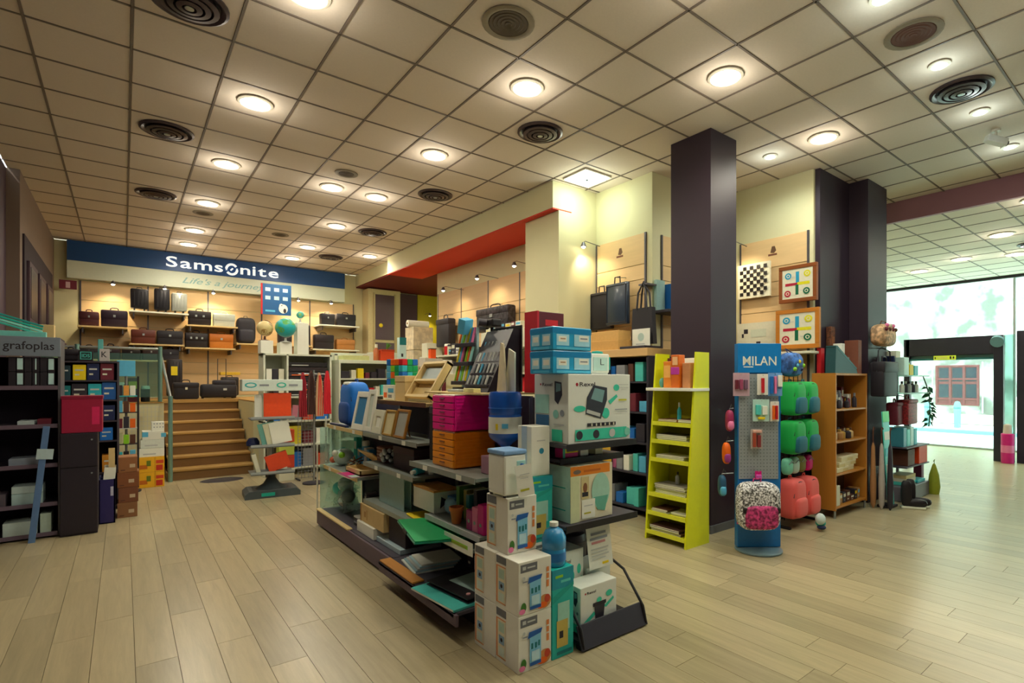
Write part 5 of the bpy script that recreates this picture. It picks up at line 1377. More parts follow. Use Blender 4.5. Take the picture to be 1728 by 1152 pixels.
# ================================================================ display near the entrance
q = thing('gift_stand', 'steel gift stand with glass shelves between bookcase and entrance', 'display stand', (7.72, 2.45, 0))
MB().box(0, 0, 0, .85, .4, .19, M('#6c6a72', .4), .01).build('plinth', q)
for x_ in (.04, .81):
    MB().box(x_ - .015, .36, .19, x_ + .015, .39, 1.95, STEEL).build('post', q)
for z in (.70, .45, 1.40, 1.63):
    MB().box(0, 0, z - .015, .85, .38, z, FROST if z > 1 else SHELFD, .002).build('shelf', q)
def gift(label, x0, x1, y0, y1, z0, z1, m, cat='box', name='gift_box'):
    return boxthing(name, label, cat, x0, x1, y0, y1, z0, z1, m, '-y')
gift('pale teal box on the top glass shelf of the gift stand', 7.78, 7.95, 2.5, 2.64, 1.632, 1.86, M('#bfe0d4', .4))
gift('yellow box on the top glass shelf of the gift stand', 7.98, 8.12, 2.5, 2.62, 1.632, 1.77, YELLOW)
gift('turquoise box on the top glass shelf of the gift stand', 8.16, 8.3, 2.5, 2.6, 1.632, 1.76, AQUA)
gift('tall cream box at the back of the top glass shelf', 8.04, 8.2, 2.68, 2.8, 1.632, 1.96, OFFW)
for k in range(5):
    small_bottle('gift_flask', '%s small flask from the left on the second glass shelf' % nm[k], 7.85 + .13 * k, 2.55, 1.401, .03, .15, [WHITE, CHAR, LGREY, CHAR, WHITE][k], [CHAR, WHITE][k % 2])
q = thing('leaf_garland', 'dark green artificial leaf garland hanging at the gift stand side', 'garland', (8.72, 2.5, .9))
random.seed(4)
MB().tube([(-.146, .05, .728), (-.1, .04, .72), (-.03, .02, .6), (.02, 0, .45), (.05, 0, .2), (0, 0, .02)], .008, M('#2c4a2c', .6), 6).build('stem', q, True)
for k in range(26):
    a = random.random() * 6.28; z = .05 + .55 * k / 26
    MB().at((.05 * math.sin(z * 6), 0, z), (random.random(), random.random(), a)).add([(0, 0, 0), (.05, .03, .01), (.11, 0, -.02), (.05, -.03, .01)], [(0, 1, 2, 3)], M(['#1f5a3a', '#2c7048', '#174a34'][k % 3], .5)).build('leaf', q)
q = satchel('gift_bag', 'dark red patterned gift bag under the glass shelves', (7.92, 2.50, .98), 0, .36, .14, .38, M('#8a1f24', .5, kind='stone', var=.5, scale=40), None, 'bag', None, 0, 0, .15)
MB().tube([(.18, .07, .36), (.18, .2, .385)], .006, STEEL, 6).build('hook', q, True)
satchel('gift_bag', 'maroon bag left of the red patterned one', (7.70, 2.55, .98), 0, .2, .14, .34, MAROON, None, 'bag', None, 0, 0, .15).children[0]
for k in range(4):
    gift('%s teal folder from the left on the dark gift stand shelf' % nm[k], 7.76 + .13 * k, 7.87 + .13 * k, 2.5, 2.7, .702, .95 - .03 * (k % 2), [M('#3f8a9c', .4), TURQ, M('#bfe8e0', .4), AQUA][k], 'folder', 'teal_folder')
gift('brown box on the low gift stand shelf', 7.85, 8.1, 2.48, 2.7, .452, .66, BROWN)
gift('bright orange red box on the low gift stand shelf', 8.2, 8.52, 2.46, 2.7, .452, .68, M('#e0481c', .5))
for k in range(3):
    gift('%s cream book of the pile on the gift stand plinth' % ('lowest', 'middle', 'top')[k], 7.85, 8.2, 2.5, 2.7, .192 + .045 * k, .235 + .045 * k, [TURQ, OFFW, M('#d8c88a', .5)][k], 'book', 'cream_book')
gift('flat turquoise tray on the gift stand plinth', 8.22, 8.5, 2.48, 2.7, .192, .23, AQUA, 'tray', 'flat_tray')
q = thing('lime_bag', 'lime green pointed bag leaning on the gift stand end', 'bag', (8.66, 2.42, 0))
MB().lathe([(.06, 0), (.075, .1), (.06, .26), (.02, .40), (.005, .42)], M('#8f9a24', .6), n=12).build('bag', q, True)
MB().tube([(0, 0, .41), (.02, 0, .47), (-.02, 0, .45)], .006, M('#6a7a1c', .6), 6).build('tie', q, True)
gift('small dark purple box at the far end of the gift stand', 8.76, 8.86, 2.6, 2.7, 0, .62, M('#6a2a4a', .5))
# between bookcase and stand
q = thing('banner_stand', 'slim turquoise banner stand with a green top by the gift stand', 'display stand', (7.22, 2.46, 0))
MB().box(0, 0, 0, .22, .16, .03, CHAR, .004).build('base', q)
MB().at((0, .03, .03), (-.06, 0, 0)).box(0, 0, 0, .2, .012, 1.15, TURQ, .003).build('panel', q)
MB().at((0, .03, .03), (-.06, 0, 0)).box(0, -.004, 1.02, .2, .0, 1.15, M('#38d860', .4)).build('top_patch', q)
for k in range(4):
    MB().at((0, .03, .03), (-.06, 0, 0)).box(.02, -.004, .2 + .2 * k, .18, .0, .3 + .2 * k, [AQUA, WHITE][k % 2]).build('card', q)
q = satchel('hanging_bag', 'large black bag hanging from the dark pier', (7.20, 2.53, 1.36), 0, .46, .16, .50, BLKF, None, 'bag', None, 0, .12, .3)
MB().tube([(.3, .08, .6), (.3, .238, .62)], .008, STEEL, 6).build('hook', q, True)
boxthing('navy_book', 'narrow navy box at the left end of the top glass shelf', 'box', 7.73, 7.77, 2.6, 2.75, 1.632, 1.88, NAVY, '-y')
q = thing('floral_bag', 'beige and brown floral bag above the black hanging bag', 'bag', (7.24, 2.53, 2.0))
MB().ball((.22, .1, .13), (.24, .1, .14), M('#c9a27a', .6, kind='stone', var=.45, scale=22), 16, 10, .6).build('bag', q, True)
MB().tube([(.1, .1, .24), (.16, .1, .31), (.28, .1, .31), (.34, .1, .24)], .008, BROWN, 6).build('handle', q, True)
for k in range(7):
    MB().ball((.06 + .05 * k, .01 + .01 * (k % 2), .2 + .05 * (k % 2)), .026, [MAROON, PINK, BROWN, OFFW][k % 4], 8, 6).build('flower', q, True)
MB().box(.18, .15, .1, .24, .238, .13, RAIL).build('wall_hook', q)
boxthing('brown_tower_box', 'narrow brown striped box at the left of the floral bag', 'box', 6.88, 6.98, 2.7, 2.86, 1.646, 2.05, M('#7a4632', .6), '-y')
for k in range(3):
    q = thing('umbrella', '%s long folded umbrella standing beside the wooden bookcase' % ('tan', 'white and black', 'dark grey')[k], 'umbrella', (7.11 + .01 * k, 2.62 - .09 * k, 0))
    MB().lathe([(.006, 0), (.03, .06), (.035, .3), (.02, .75), (.008, .80)], [M('#a8784c', .6), M('#b8b0a8', .6), CHAR][k], n=10).build('canopy', q, True)
    MB().tube([(0, 0, .78), (0, 0, .95), (.02, 0, .99), (.05, 0, .97)], .008, BROWN, 6).build('handle', q, True)
q = thing('boot', 'pair of black boots with pale soles, left boot near the gift stand', 'boots', (7.42, 2.27, 0), .5)
MB().box(0, -.12, 0, .09, .14, .03, OFFW, .01).build('sole', q)
MB().ball((.045, -.02, .07), (.045, .12, .05), BLACK, 12, 8, .7).ball((.045, .08, .18), (.045, .06, .16), BLACK, 12, 8, .6).build('upper', q, True)
copy_tree(q, (7.56, 2.28, 0), .3, 'pair of black boots with pale soles, right boot near the gift stand')
# ================================================================ entrance
q = thing('entrance_portal', 'dark metal entrance portal with a wide header box', 'door frame', (13.1, 2.56, 0))
DM = M('#2f2d3a', .4, metal=.3); DMT = M('#2a6a70', .3, metal=.4)
MB().box(0, 0, 2.08, .3, 1.62, 2.44, DM, .006).build('header', q)
MB().box(.02, 0, 1.98, .1, 1.62, 2.02, DMT, .003).build('rail', q)
MB().box(.1, 0, 2.02, .2, 1.62, 2.08, M('#5f8a8c', .3)).build('track', q)
MB().box(-.02, -.03, 0, .12, .12, 2.44, DM, .006).build('post', q)
MB().box(-.02, -.38, 0, .12, -.23, 2.5, DM, .006).build('post', q)
MB().box(-.01, -.20, 0, .03, -.05, 2.44, M('#a8d4d0', .1, kind='film', alpha=.3)).build('side_glass', q)
MB().box(.0, 1.55, 0, .12, 1.66, 2.44, DM, .006).build('post', q)
MB().cyl((-.03, .05, 2.33), (-.09, .05, 2.30), .11, M('#6f9aa8', .4), n=16).build('sensor', q, True)
ex_ = boxthing('exit_sign', 'small green exit sign under the entrance header', 'sign', 13.06, 13.09, 3.28, 3.66, 1.985, 2.07, M('#b8c832', .5, emit=.3), '-x')
decal(ex_, 'print', 'front', (0, 0, 0), [('r', .06, .02, .24, .065, M('#d4dc6a', .5)), ('r', .28, .015, .31, .07, INK), ('r', .33, .02, .36, .065, INK), ('r', .02, .02, .04, .06, INK)])
q = thing('pink_umbrella_stand', 'magenta cylinder standing between the entrance posts', 'bin', (12.95, 2.44, 0))
MB().lathe([(.09, 0), (.1, .02), (.1, .55), (.09, .56)], MAGENTA, n=18).build('cylinder', q, True)
MB().lathe([(.101, .2), (.101, .34)], PINK, n=18).build('label', q, True)
MB().lathe([(.07, .56), (.06, .72), (.02, .74)], M('#d8c8c0', .5), n=14).build('cap', q, True)
# glass facade
GL = M('#e4fffb', .02, kind='film', alpha=.08)
fac = struct(MB().box(15.02, -3.6, CF - .06, 15.12, 6.1, CF + .02, BLACK).box(15.02, -3.6, 0, 15.12, 6.1, .04, STEEL).build('window_facade'))
for y_ in (-3.4, -.6, 2.72, 6.0):
    MB().box(15.04, y_ - .02, .04, 15.1, y_ + .02, CF - .06, STEEL).build('mullion', fac)
for a, b_ in ((-3.4, -.6), (-.6, 2.72), (2.72, 6.0)):
    MB().box(15.065, a + .02, .04, 15.075, b_ - .02, CF - .06, GL).build('pane', fac)
# ================================================================ street
struct(MB().box(15.12, -14, -.14, 46, 22, -.02, M('#d5d5cc', .8, kind='stone', var=.06, scale=2)).build('ground_street'))
o = struct(MB().box(19.3, -14, -.02, 19.75, 22, .07, M('#5f9aa4', .7)).build('trim_kerb'))
b = thing('stone_building', 'pale stone building across the street seen through the glass', 'building', (23.5, 0, 0))
MB().box(0, -14, 0, 1, 22, 9, M('#a09c90', .9, kind='stone', var=.62, scale=1.5)).build('stone_wall', b)
MB().box(-.06, -14, 0, 0, 22, .35, M('#c8b4a8', .9)).build('plinth', b)
wy0, wy1, wz0, wz1 = 5.2, 6.5, .66, 2.12
RB = M('#5a1418', .6)
wn = MB().box(-.02, wy0, wz0, .02, wy1, wz1, RB).build('window', b)
for k in range(3):
    for j in range(2):
        a = wy0 + .08 + k * (wy1 - wy0 - .08) / 3; c_ = wz0 + .28 + j * (wz1 - wz0 - .28) / 2
        MB().box(-.03, a, c_, -.021, a + (wy1 - wy0 - .08) / 3 - .1, c_ + (wz1 - wz0 - .28) / 2 - .1, M('#151c2c', .25)).build('pane', wn)
for k in range(4):
    a = wy0 + k * (wy1 - wy0 - .06) / 3
    MB().box(-.06, a, wz0, -.02, a + .07, wz1, RB, .006).build('bar', wn)
for zz in (wz0, wz0 + .2, wz0 + .92, wz1 - .07):
    MB().box(-.055, wy0, zz, -.02, wy1, zz + .07, RB, .006).build('bar', wn)
gr = MB()
for k in range(2):
    y_ = wy0 - .12 + k * (wy1 - wy0 + .2)
    MB().box(-.08, y_, wz0 - .25, -.04, y_ + .04, wz1 + .1, M('#b8c0bc', .5)).build('grille_bar', wn)
for y_ in (5.9, 6.75):
    q = thing('bollard', 'grey street bollard %s the red window' % ('under' if y_ < 6 else 'left of'), 'bollard', (21.5, y_ - .55, 0))
    MB().lathe([(.1, 0), (.1, .75), (.07, .85), (0, .88)], M('#5f8a88', .5), n=12).build('post', q, True)
    MB().lathe([(.105, .62), (.105, .68)], M('#3f6a6c', .5), n=12).build('band', q, True)
q = thing('low_wall', 'low brown wall across the street at the right edge', 'wall', (22.6, 1.5, 0))
MB().box(0, 0, .0, .3, 2.5, .95, M('#a0604c', .8, kind='stone', var=.2, scale=3)).build('wall', q)
MB().box(-.04, -.04, .95, .34, 2.54, 1.02, M('#c8c0b4', .8)).build('coping', q)
# ================================================================ luggage department
boards_y('wall_back', 13.3, -.62, 4.36, 3.06, 3.42, 1, 5)
boards_y('wall_back', 13.3, -.62, 4.36, 1.25, 3.06, 8, 5)
SIGNB = M('#1a4a86', .4, var=.05); 
q = thing('luggage_sign', 'long blue wall sign with big white luggage lettering over a white strip', 'sign', (-.80, 13.16, 3.44))
MB().box(0, 0, .32, 4.92, .13, .685, SIGNB, .004).build('blue_panel', q)
ws = MB().box(0, .01, 0, 4.92, .13, .32, M('#d6dcc8', .5, var=.03), .004).build('white_strip', q)
# raised letters
def raised(parent, txt, x, z, wd, ht, y, t_, m, name='letter'):
    vs, fs, tw = text_mesh(txt, 0.)
    b = MB()
    n = len(vs)
    P = [(x + a / tw * wd, y, z + c_ / .72 * ht) for a, c_ in vs]
    Q = [(p[0], y + t_, p[2]) for p in P]
    ed = {}
    for f in fs:
        for i in range(len(f)):
            e = (f[i], f[(i + 1) % len(f)]); k = tuple(sorted(e)); ed.setdefault(k, []).append(e)
    side = [(e[0][0], e[0][1], e[0][1] + n, e[0][0] + n) for e in ed.values() if len(e) == 1]
    b.add(P + Q, list(fs) + [tuple(i + n for i in reversed(f)) for f in fs] + side, m)
    return b.build(name, parent)
word = 'Samsonite'
LETW = M('#eef4f6', .3, emit=.35)
adv = [text_mesh(c_)[2] for c_ in word]
gap = .10; tot = sum(adv) + gap * (len(word) - 1)
x_ = 1.455; sc = 2.02 / tot
for i, c_ in enumerate(word):
    wd = adv[i] * sc
    if i == 4:   # the o is a swirl emblem, two half rings around a slash
        for s_ in (0, 1):
            pts = [(x_ + wd / 2 + .098 * math.cos(a), -.012, .478 + .105 * math.sin(a)) for a in [PI * s_ + .62 + 2.75 * k / 10 for k in range(11)]]
            MB().tube(pts, .024, LETW, 8).build('swirl', q, True)
        MB().tube([(x_ + wd / 2 - .02, -.012, .455), (x_ + wd / 2 + .02, -.012, .50)], .016, LETW, 8).build('swirl', q, True)
    else:
        raised(q, c_, x_, .40, wd, .21, -.02, .02, LETW)
    x_ += wd + gap * sc
decal(ws, 'script', 'front', (0, .01, 0), [('t', "Life's a journey", 1.72, .10, 1.5, .12, M('#8fb8b4', .5), .4)])
# spotlights over the wall
for k, (x_, lab) in enumerate(((-.15, 'first small lit spotlight from the left over the luggage'), (.62, 'second small lit spotlight over the black cases'), (1.42, 'third small lit spotlight over the briefcases'), (3.02, 'fourth small lit spotlight right of the blue poster'), (3.72, 'fifth small lit spotlight at the right end of the luggage wall'))):
    wall_spot(lab, x_, 12.86, 3.34, x_, 13.16, 26, (1, .82, .52))
def hard_case(label, x, y, z, w_, d_, h_, m, group='hard suitcases on the white shelf', wheels=True, handle=True):
    r = thing('suitcase', label, 'suitcase', (x, y, z), 0, group)
    z0 = .05 if wheels else 0
    MB().box(0, 0, z0, w_, d_, h_, m, .025).build('shell', r, True)
    for k in range(4):
        MB().box(w_ * (.18 + .2 * k), -.006, z0 + .05, w_ * (.18 + .2 * k) + w_ * .06, .002, h_ - .05, m, .002).build('rib', r)
    if wheels:
        for a in (.06, w_ - .06):
            MB().cyl((a - .012, .05, .025), (a + .012, .05, .025), .025, BLACK, n=10).build('wheel', r, True)
            MB().cyl((a - .012, d_ - .05, .025), (a + .012, d_ - .05, .025), .025, BLACK, n=10).build('wheel', r, True)
    if handle:
        MB().tube([(w_ * .35, d_ / 2, h_ - .005), (w_ * .37, d_ / 2, h_ + .03), (w_ * .63, d_ / 2, h_ + .03), (w_ * .65, d_ / 2, h_ - .005)], .008, CHAR, 6).build('handle', r, True)
    return r
def wall_shelf(label, x0, x1, z, y0=12.78, m=WHITE):
    r = boxthing('wall_shelf', label, 'shelf', x0, x1, y0, 13.28, z - .03, z, m, '-y', 'white luggage shelves')
    w_, d_, h_ = dims(r)
    for a in (.06, w_ - .08):
        MB().prism([(.05, -.09), (d_, -.09), (d_, 0), (.05, 0)], .02, RAIL, 'x', a).build('bracket', r)
    return r
wall_shelf('white shelf carrying the black and silver hard cases', .08, 1.0, 2.88)
hard_case('black hard case, left one on the white luggage shelf', .10, 12.84, 2.881, .27, .2, .42, M('#1a181e', .4))
hard_case('black hard case, middle one on the white luggage shelf', .46, 12.84, 2.881, .24, .2, .46, M('#1e1c22', .35))
hard_case('silver hard case, right one on the white luggage shelf', .73, 12.84, 2.881, .25, .2, .40, M('#b4b8ae', .3, metal=.4))
wall_shelf('shelf with brown and purple bags under the first luggage spotlight', -.64, .06, 2.55, m=CARDL)
wall_shelf('shelf with a reddish and a black bag left of the tan bag', .08, .93, 2.26, m=CARDL)
wall_shelf('shelf under the black briefcase with two clasps', .96, 1.84, 2.67, m=CARDL)
wall_shelf('shelf with the black satchel and tan bag', .94, 1.80, 2.22, m=CARDL)
wall_shelf('lowest left shelf with dark bags', -.64, .9, 1.95, m=CARDL)
wall_shelf('white shelf with black bags at the right end of the luggage wall', 3.45, 4.34, 2.84)
wall_shelf('lower right shelf with dark and tan bags', 3.3, 4.34, 2.28, m=OFFW)
wall_shelf('shelf under the black backpacks behind the globes', 1.82, 3.3, 2.34, m=CARDL)
satchel('travel_bag', 'dark red brown bag at the left end of the luggage wall', (-.62, 12.85, 2.551), 0, .27, .2, .3, M('#4a1f24', .5), None, 'bag', 'bags on the luggage wall', 1)
satchel('travel_bag', 'dark purple bag beside the red brown one on the left shelf', (-.32, 12.85, 2.551), 0, .38, .2, .36, M('#2a1a2c', .5), None, 'bag', 'bags on the luggage wall', 1)
satchel('travel_bag', 'reddish brown leather bag under the hard cases', (.11, 12.85, 2.261), 0, .37, .2, .31, M('#5e2a1e', .45), None, 'bag', 'bags on the luggage wall', 1)
satchel('travel_bag', 'wide black bag right of the reddish brown one', (.50, 12.85, 2.261), 0, .41, .2, .31, BLKF, None, 'bag', 'bags on the luggage wall', 1)
satchel('briefcase', 'black briefcase with two silver clasps on the luggage wall', (1.0, 12.85, 2.671), 0, .38, .16, .33, BLKL, None, 'briefcase', None, 2)
satchel('travel_bag', 'pale grey tote beside the two-clasp briefcase', (1.42, 12.85, 2.671), 0, .38, .16, .30, M('#b9bfb4', .5), None, 'bag', 'bags on the luggage wall', 0)
satchel('travel_bag', 'black satchel with silver locks left of the tan bag', (.95, 12.85, 2.221), 0, .37, .16, .34, BLKL, None, 'bag', 'bags on the luggage wall', 3)
satchel('travel_bag', 'tan orange leather bag, the brightest on the luggage wall', (1.35, 12.85, 2.221), 0, .42, .18, .34, M('#c9782a', .45), M('#b8671e', .45), 'bag', 'bags on the luggage wall', 1)
backpack('travel_backpack', 'tall black backpack left of the cream globe', (1.83, 12.85, 2.341), 0, .36, .24, .55, BLKF, BLKF2)
backpack('travel_backpack', 'black backpack right of the blue globe', (3.0, 12.85, 2.341), 0, .28, .24, .5, BLKF, BLKF2)
backpack('travel_backpack', 'slim black backpack next to the poster corner', (2.62, 12.85, 2.341), 0, .28, .22, .45, BLKF2, BLKF)
satchel('travel_bag', 'black wide bag, left on the upper right luggage shelf', (3.50, 12.85, 2.841), 0, .3, .2, .30, BLKF, None, 'bag', 'bags on the luggage wall', 1)
satchel('travel_bag', 'black wide bag, right on the upper right luggage shelf', (3.84, 12.85, 2.841), 0, .44, .2, .32, BLKF, None, 'bag', 'bags on the luggage wall', 1)
satchel('travel_bag', 'dark bag on the lower right luggage shelf', (3.36, 12.85, 2.281), 0, .42, .2, .38, M('#241a20', .5), None, 'bag', 'bags on the luggage wall', 0)
satchel('travel_bag', 'tan bag on the lower right luggage shelf', (3.84, 12.85, 2.281), 0, .42, .2, .28, M('#b87a3c', .5), None, 'bag', 'bags on the luggage wall', 0)
for k in range(5):
    satchel('travel_bag', 'dark bag on the lowest left luggage shelf, %s from the left' % nm[k], (-.62 + .30 * k, 12.88, 1.951), 0, .27, .18, .26 + .03 * (k % 2), [BLKF, M('#2e1c26', .5), BLKL, M('#3a2a2c', .5), BLKF2][k], None, 'bag', 'dark bags on the lowest left shelf', 1)
# on the raised floor
hard_case('black hard case with a yellow ticket by the railing', .64, 12.5, 1.211, .24, .3, .76, BLKL, 'luggage on the raised floor')
b = boxthing('yellow_ticket', 'yellow ticket hanging on the black hard case', 'label', .70, .80, 12.488, 12.492, 1.66, 1.83, YELLOW, '-y', ch=0)
satchel('carry_on', 'black boxy carry-on with a pale tag at the top of the stairs', (.71, 12.1, 1.211), 0, .40, .24, .36, BLKF, None, 'suitcase', 'luggage on the raised floor', 1, 0, .35, OFFW)
r = thing('duffel_bag', 'long black duffel trolley with raised handle at the top of the stairs', 'bag', (1.14, 12.12, 1.211), 0, 'luggage on the raised floor')
MB().box(0, 0, .02, .60, .3, .28, BLKF, .05).build('body', r, True)
MB().box(.2, .02, .26, .58, .26, .36, BLKF2, .03).build('top_case', r, True)
MB().tube([(.30, .28, .3), (.30, .28, .78), (.44, .28, .78), (.44, .28, .3)], .007, CHAR, 6).build('trolley_handle', r, True)
MB().box(.36, -.006, .16, .42, .0, .2, LGREY, .002).build('badge', r)
for a in (.05, .55):
    MB().cyl((a - .02, .26, .025), (a + .02, .26, .025), .025, BLACK, n=10).build('wheel', r, True)
hard_case('yellow topped black case beside the duffel trolley', 1.52, 12.5, 1.211, .3, .22, .42, M('#2a2422', .4), 'luggage on the raised floor')
boxthing('yellow_strap_box', 'flat yellow box lying on the case beside the duffel', 'box', 1.50, 1.84, 12.5, 12.72, 1.672, 1.73, M('#e0b428', .5), '-y')
# blue poster on a board
q = thing('poster_board', 'blue poster with white product squares and a dog picture hung before the wall', 'poster', (2.30, 12.80, 2.98))
MB().box(0, 0, 0, .56, .03, .66, M('#1c5a92', .4), .003).build('board', q)
MB().box(-.03, 0, 0, .0, .03, .66, REDP).build('red_edge', q)
MB().box(.25, .03, .3, .31, .485, .33, RAIL).build('wall_bracket', q)
decal(q, 'print', 'front', (0, 0, 0), [('r', .05 + .17 * (k % 3), .5 - .18 * (k // 3), .15 + .17 * (k % 3), .58 - .18 * (k // 3), M('#b8d4e4', .4)) for k in range(6)] + [('e', .4, .14, .09, .1, WHITE), ('e', .36, .2, .04, .05, WHITE), ('c', .37, .21, .012, INK), ('r', .05, .06, .24, .1, SKY), ('e', .43, .1, .03, .05, INK)])
q = thing('fire_sign', 'small dark red sign at the left end of the luggage wall', 'sign', (-.90, 13.1, 3.22))
MB().box(0, 0, 0, .24, .02, .16, MAROON, .002).build('plate', q)
decal(q, 'print', 'front', (0, 0, 0), [('r', .09, .02, .15, .13, M('#c8a8a8', .5))])
MB().box(.1, .02, .06, .14, .2, .1, RAIL).build('bracket', q)
# ---- railing of the raised floor left of the stairs
rl = thing('glass_railing', 'teal glass railing with steel posts left of the stairs', 'railing', (0, 0, 0))
GLT = M('#b4e0d8', .05, kind='film', alpha=.10)
for x_, y_, z0, z1 in ((.47, 11.0, MZ + .02, 2.12), (-.55, 11.0, MZ + .02, 2.12), (.56, 10.14, 0, 1.32), (.505, 11.78, MZ + .02, 2.12)):
    MB().cyl((x_, y_, z0), (x_, y_, z1), .03, M('#7fa8a0', .3, metal=.5), n=12).build('post', rl, True)
MB().box(-.95, 10.99, MZ + .1, .45, 11.0, 2.0, GLT).build('glass_pane', rl)
MB().box(.495, 11.02, MZ + .1, .505, 11.76, 2.0, GLT).build('glass_pane', rl)
MB().tube([(.56, 10.14, 1.30), (.50, 11.78, 2.1)], .02, STEEL, 8).build('handrail', rl, True)
MB().tube([(-.97, 11.0, 2.08), (.47, 11.0, 2.08), (.505, 11.78, 2.08)], .02, STEEL, 8).build('handrail', rl, True)
# glazed cabinet, doorway and lamp at the far right of the back wall
q = thing('glazed_cabinet', 'cream framed glazed cabinet with two dark panes at the far right back', 'cabinet', (4.58, 12.85, 1.21))
MB().box(0, .02, 0, .8, .44, 2.58, M('#c9b98a', .6), .004).build('carcass', q)
for z0, z1 in ((1.35, 2.45), (.25, 1.28)):
    MB().box(.16, 0, z0, .64, .022, z1, M('#5c4a50', .15)).build('glass_door', q)
    MB().box(.12, -.01, z0 - .04, .16, .02, z1 + .04, M('#b8a678', .5)).box(.64, -.01, z0 - .04, .68, .02, z1 + .04, M('#b8a678', .5)).build('door_frame', q)
MB().ball((.3, -.005, 1.7), (.05, .01, .05), YELLOW, 10, 6).build('sticker', q, True)
struct(MB().box(5.42, 13.2, 1.21, 5.98, 13.3, 3.8, M('#4a3038', .6)).build('door_1'))
struct(MB().box(6.0, 13.22, 1.21, 7.5, 13.3, 3.82, M('#b8a818', .6)).build('wall_yellow_panel'))
wall_spot('lit lamp on the yellow wall beyond the alcove', 6.2, 12.9, 3.25, 6.2, 13.2, 14, (1, .85, .45))
# ================================================================ left side
q = thing('binder_rack', 'dark binder rack with a grey lettered header at the left edge', 'shelving', (-1.05, 7.3, 0))
DK = M('#3c343e', .6); HD = M('#7f8b98', .5)
MB().box(0, 0, 1.80, .56, .03, 1.99, HD, .003).build('header', q)
decal(q, 'lettering', 'front', (0, 0, 1.80), [('t', 'grafoplas', .155, .065, .36, .08, INK)])
for x_ in (0, .54):
    MB().box(x_, .03, 0, x_ + .02, .5, 1.97, M('#6a6a70', .4, metal=.3)).build('side_panel', q)
MB().box(0, .03, 1.97, .56, .5, 1.985, DK).build('top_panel', q)
for z in (.05, .345, .73, 1.12, 1.50):
    s_ = MB().box(.02, 0, z - .025, .54, .48, z, DK).build('shelf', q)
    MB().box(.02, -.006, z - .03, .54, 0, z + .01, M('#6a5a68', .5)).build('price_rail', s_)
MB().box(0, .48, 0, .56, .5, 1.8, M('#2a2230', .8)).build('back_panel', q)
for r in range(2):
    for k in range(6):
        o = boxthing('lever_file', '%s dark lever file from the left in the %s row of the binder rack' % (nm[k], ('lower', 'upper')[r]), 'file', -.86 + .055 * k, -.81 + .055 * k, 7.33, 7.6, 1.502 + .146 * r, 1.644 + .146 * r, M('#28242c', .5), '-y', 'lever files in the binder rack', ch=.002)
        if k in (1, 3, 5):
            decal(o, 'spine_label', 'front', (0, 0, 0), [('r', .005 if k != 3 else .02, .02, .045 if k != 3 else .03, .13, M('#bfe4e4', .5))])
def lb(label, x0, x1, z, h_, m, name='paper_box', y0=7.33, d_=.25):
    return boxthing(name, label, 'box', x0, x1, y0, y0 + d_, z + .001, z + h_, m, '-y', ch=.003)
lb('small white packet on the upper shelf of the binder rack', -.80, -.68, 1.12, .045, M('#b8c8c8', .5))
lb('maroon packet on the upper shelf of the binder rack', -.66, -.56, 1.12, .06, MAROON)
lb('flat clear film pack on the middle shelf of the binder rack', -.86, -.62, .73, .07, M('#8a96a4', .3))
lb('lower pale teal box on the fourth shelf of the binder rack', -.84, -.62, .345, .11, M('#a8c4c4', .5))
lb('upper pale box of the pair on the fourth shelf', -.84, -.62, .457, .07, M('#b8ccca', .5))
lb('crumpled grey packet on the fourth shelf of the binder rack', -1.0, -.88, .345, .12, M('#5a525c', .5))
lb('wide white box on the bottom shelf of the binder rack', -.90, -.66, .05, .13, M('#b8c8c0', .5))
lb('small white box on the bottom shelf by the slanted strip', -.64, -.56, .05, .19, M('#b4c8b8', .5))
q = thing('plastic_strip', 'long blue grey plastic strip leaning against the binder rack', 'strip', (-.71, 7.16, 0), 0)
MB().at(rot=(-.05, .09, 0)).box(0, 0, 0, .05, .02, 1.12, M('#5c7ca8', .4), .003).build('strip', q)
MB().at(rot=(-.05, .09, 0)).box(-.02, -.006, .80, .10, -.001, .90, M('#b4ccd0', .5)).build('label', q)
q = thing('film_tubes', 'turquoise plastic tubes and sheets piled on top of the binder rack', 'plastic sheets', (-1.0, 7.36, 1.99))
for k in range(4):
    MB().at((.02, .05 + .05 * k, .14 + .03 * k), (0, .33, 0)).box(-.1, 0, 0, .36, .04, .02, [M('#4fc8b8', .3), M('#8fe0d4', .3), TEAL, M('#2f9a94', .3)][k], .004).build('sheet', q)
MB().box(.06, .02, 0, .40, .1, .055, M('#7fd8cc', .3), .004).build('sheet_end', q)
q = boxthing('carton', 'beige carton on the binder rack behind the turquoise sheets', 'box', -.74, -.56, 7.64, 7.76, 1.987, 2.14, CARDL, '-y', turn=.0)
# black cabinet with red box
q = thing('black_cabinet', 'tall matt black cabinet right of the binder rack', 'cabinet', (-.49, 7.22, 0))
MB().box(0, .012, 0, .285, .42, 1.03, M('#221c26', .5), .004).build('body', q)
for z0, z1 in ((.02, .68), (.69, 1.02)):
    d_ = MB().box(.005, 0, z0, .28, .012, z1, M('#28222c', .45), .002).build('door', q)
    MB().cyl((.24, -.012, z1 - .06), (.24, 0, z1 - .06), .008, STEEL, n=10).build('knob', d_, True)
q = boxthing('red_crate', 'dark raspberry red box standing on the black cabinet', 'box', -.480, -.17, 7.24, 7.62, 1.032, 1.40, M('#a01c40', .4), '-y')
MB().box(-.004, -.004, .34, .314, .384, .372, M('#8a1838', .4), .003).build('lid', q)
decal(q, 'print', 'front', (0, 0, 0), [('r', .23, .08, .29, .26, M('#d82a62', .4))])
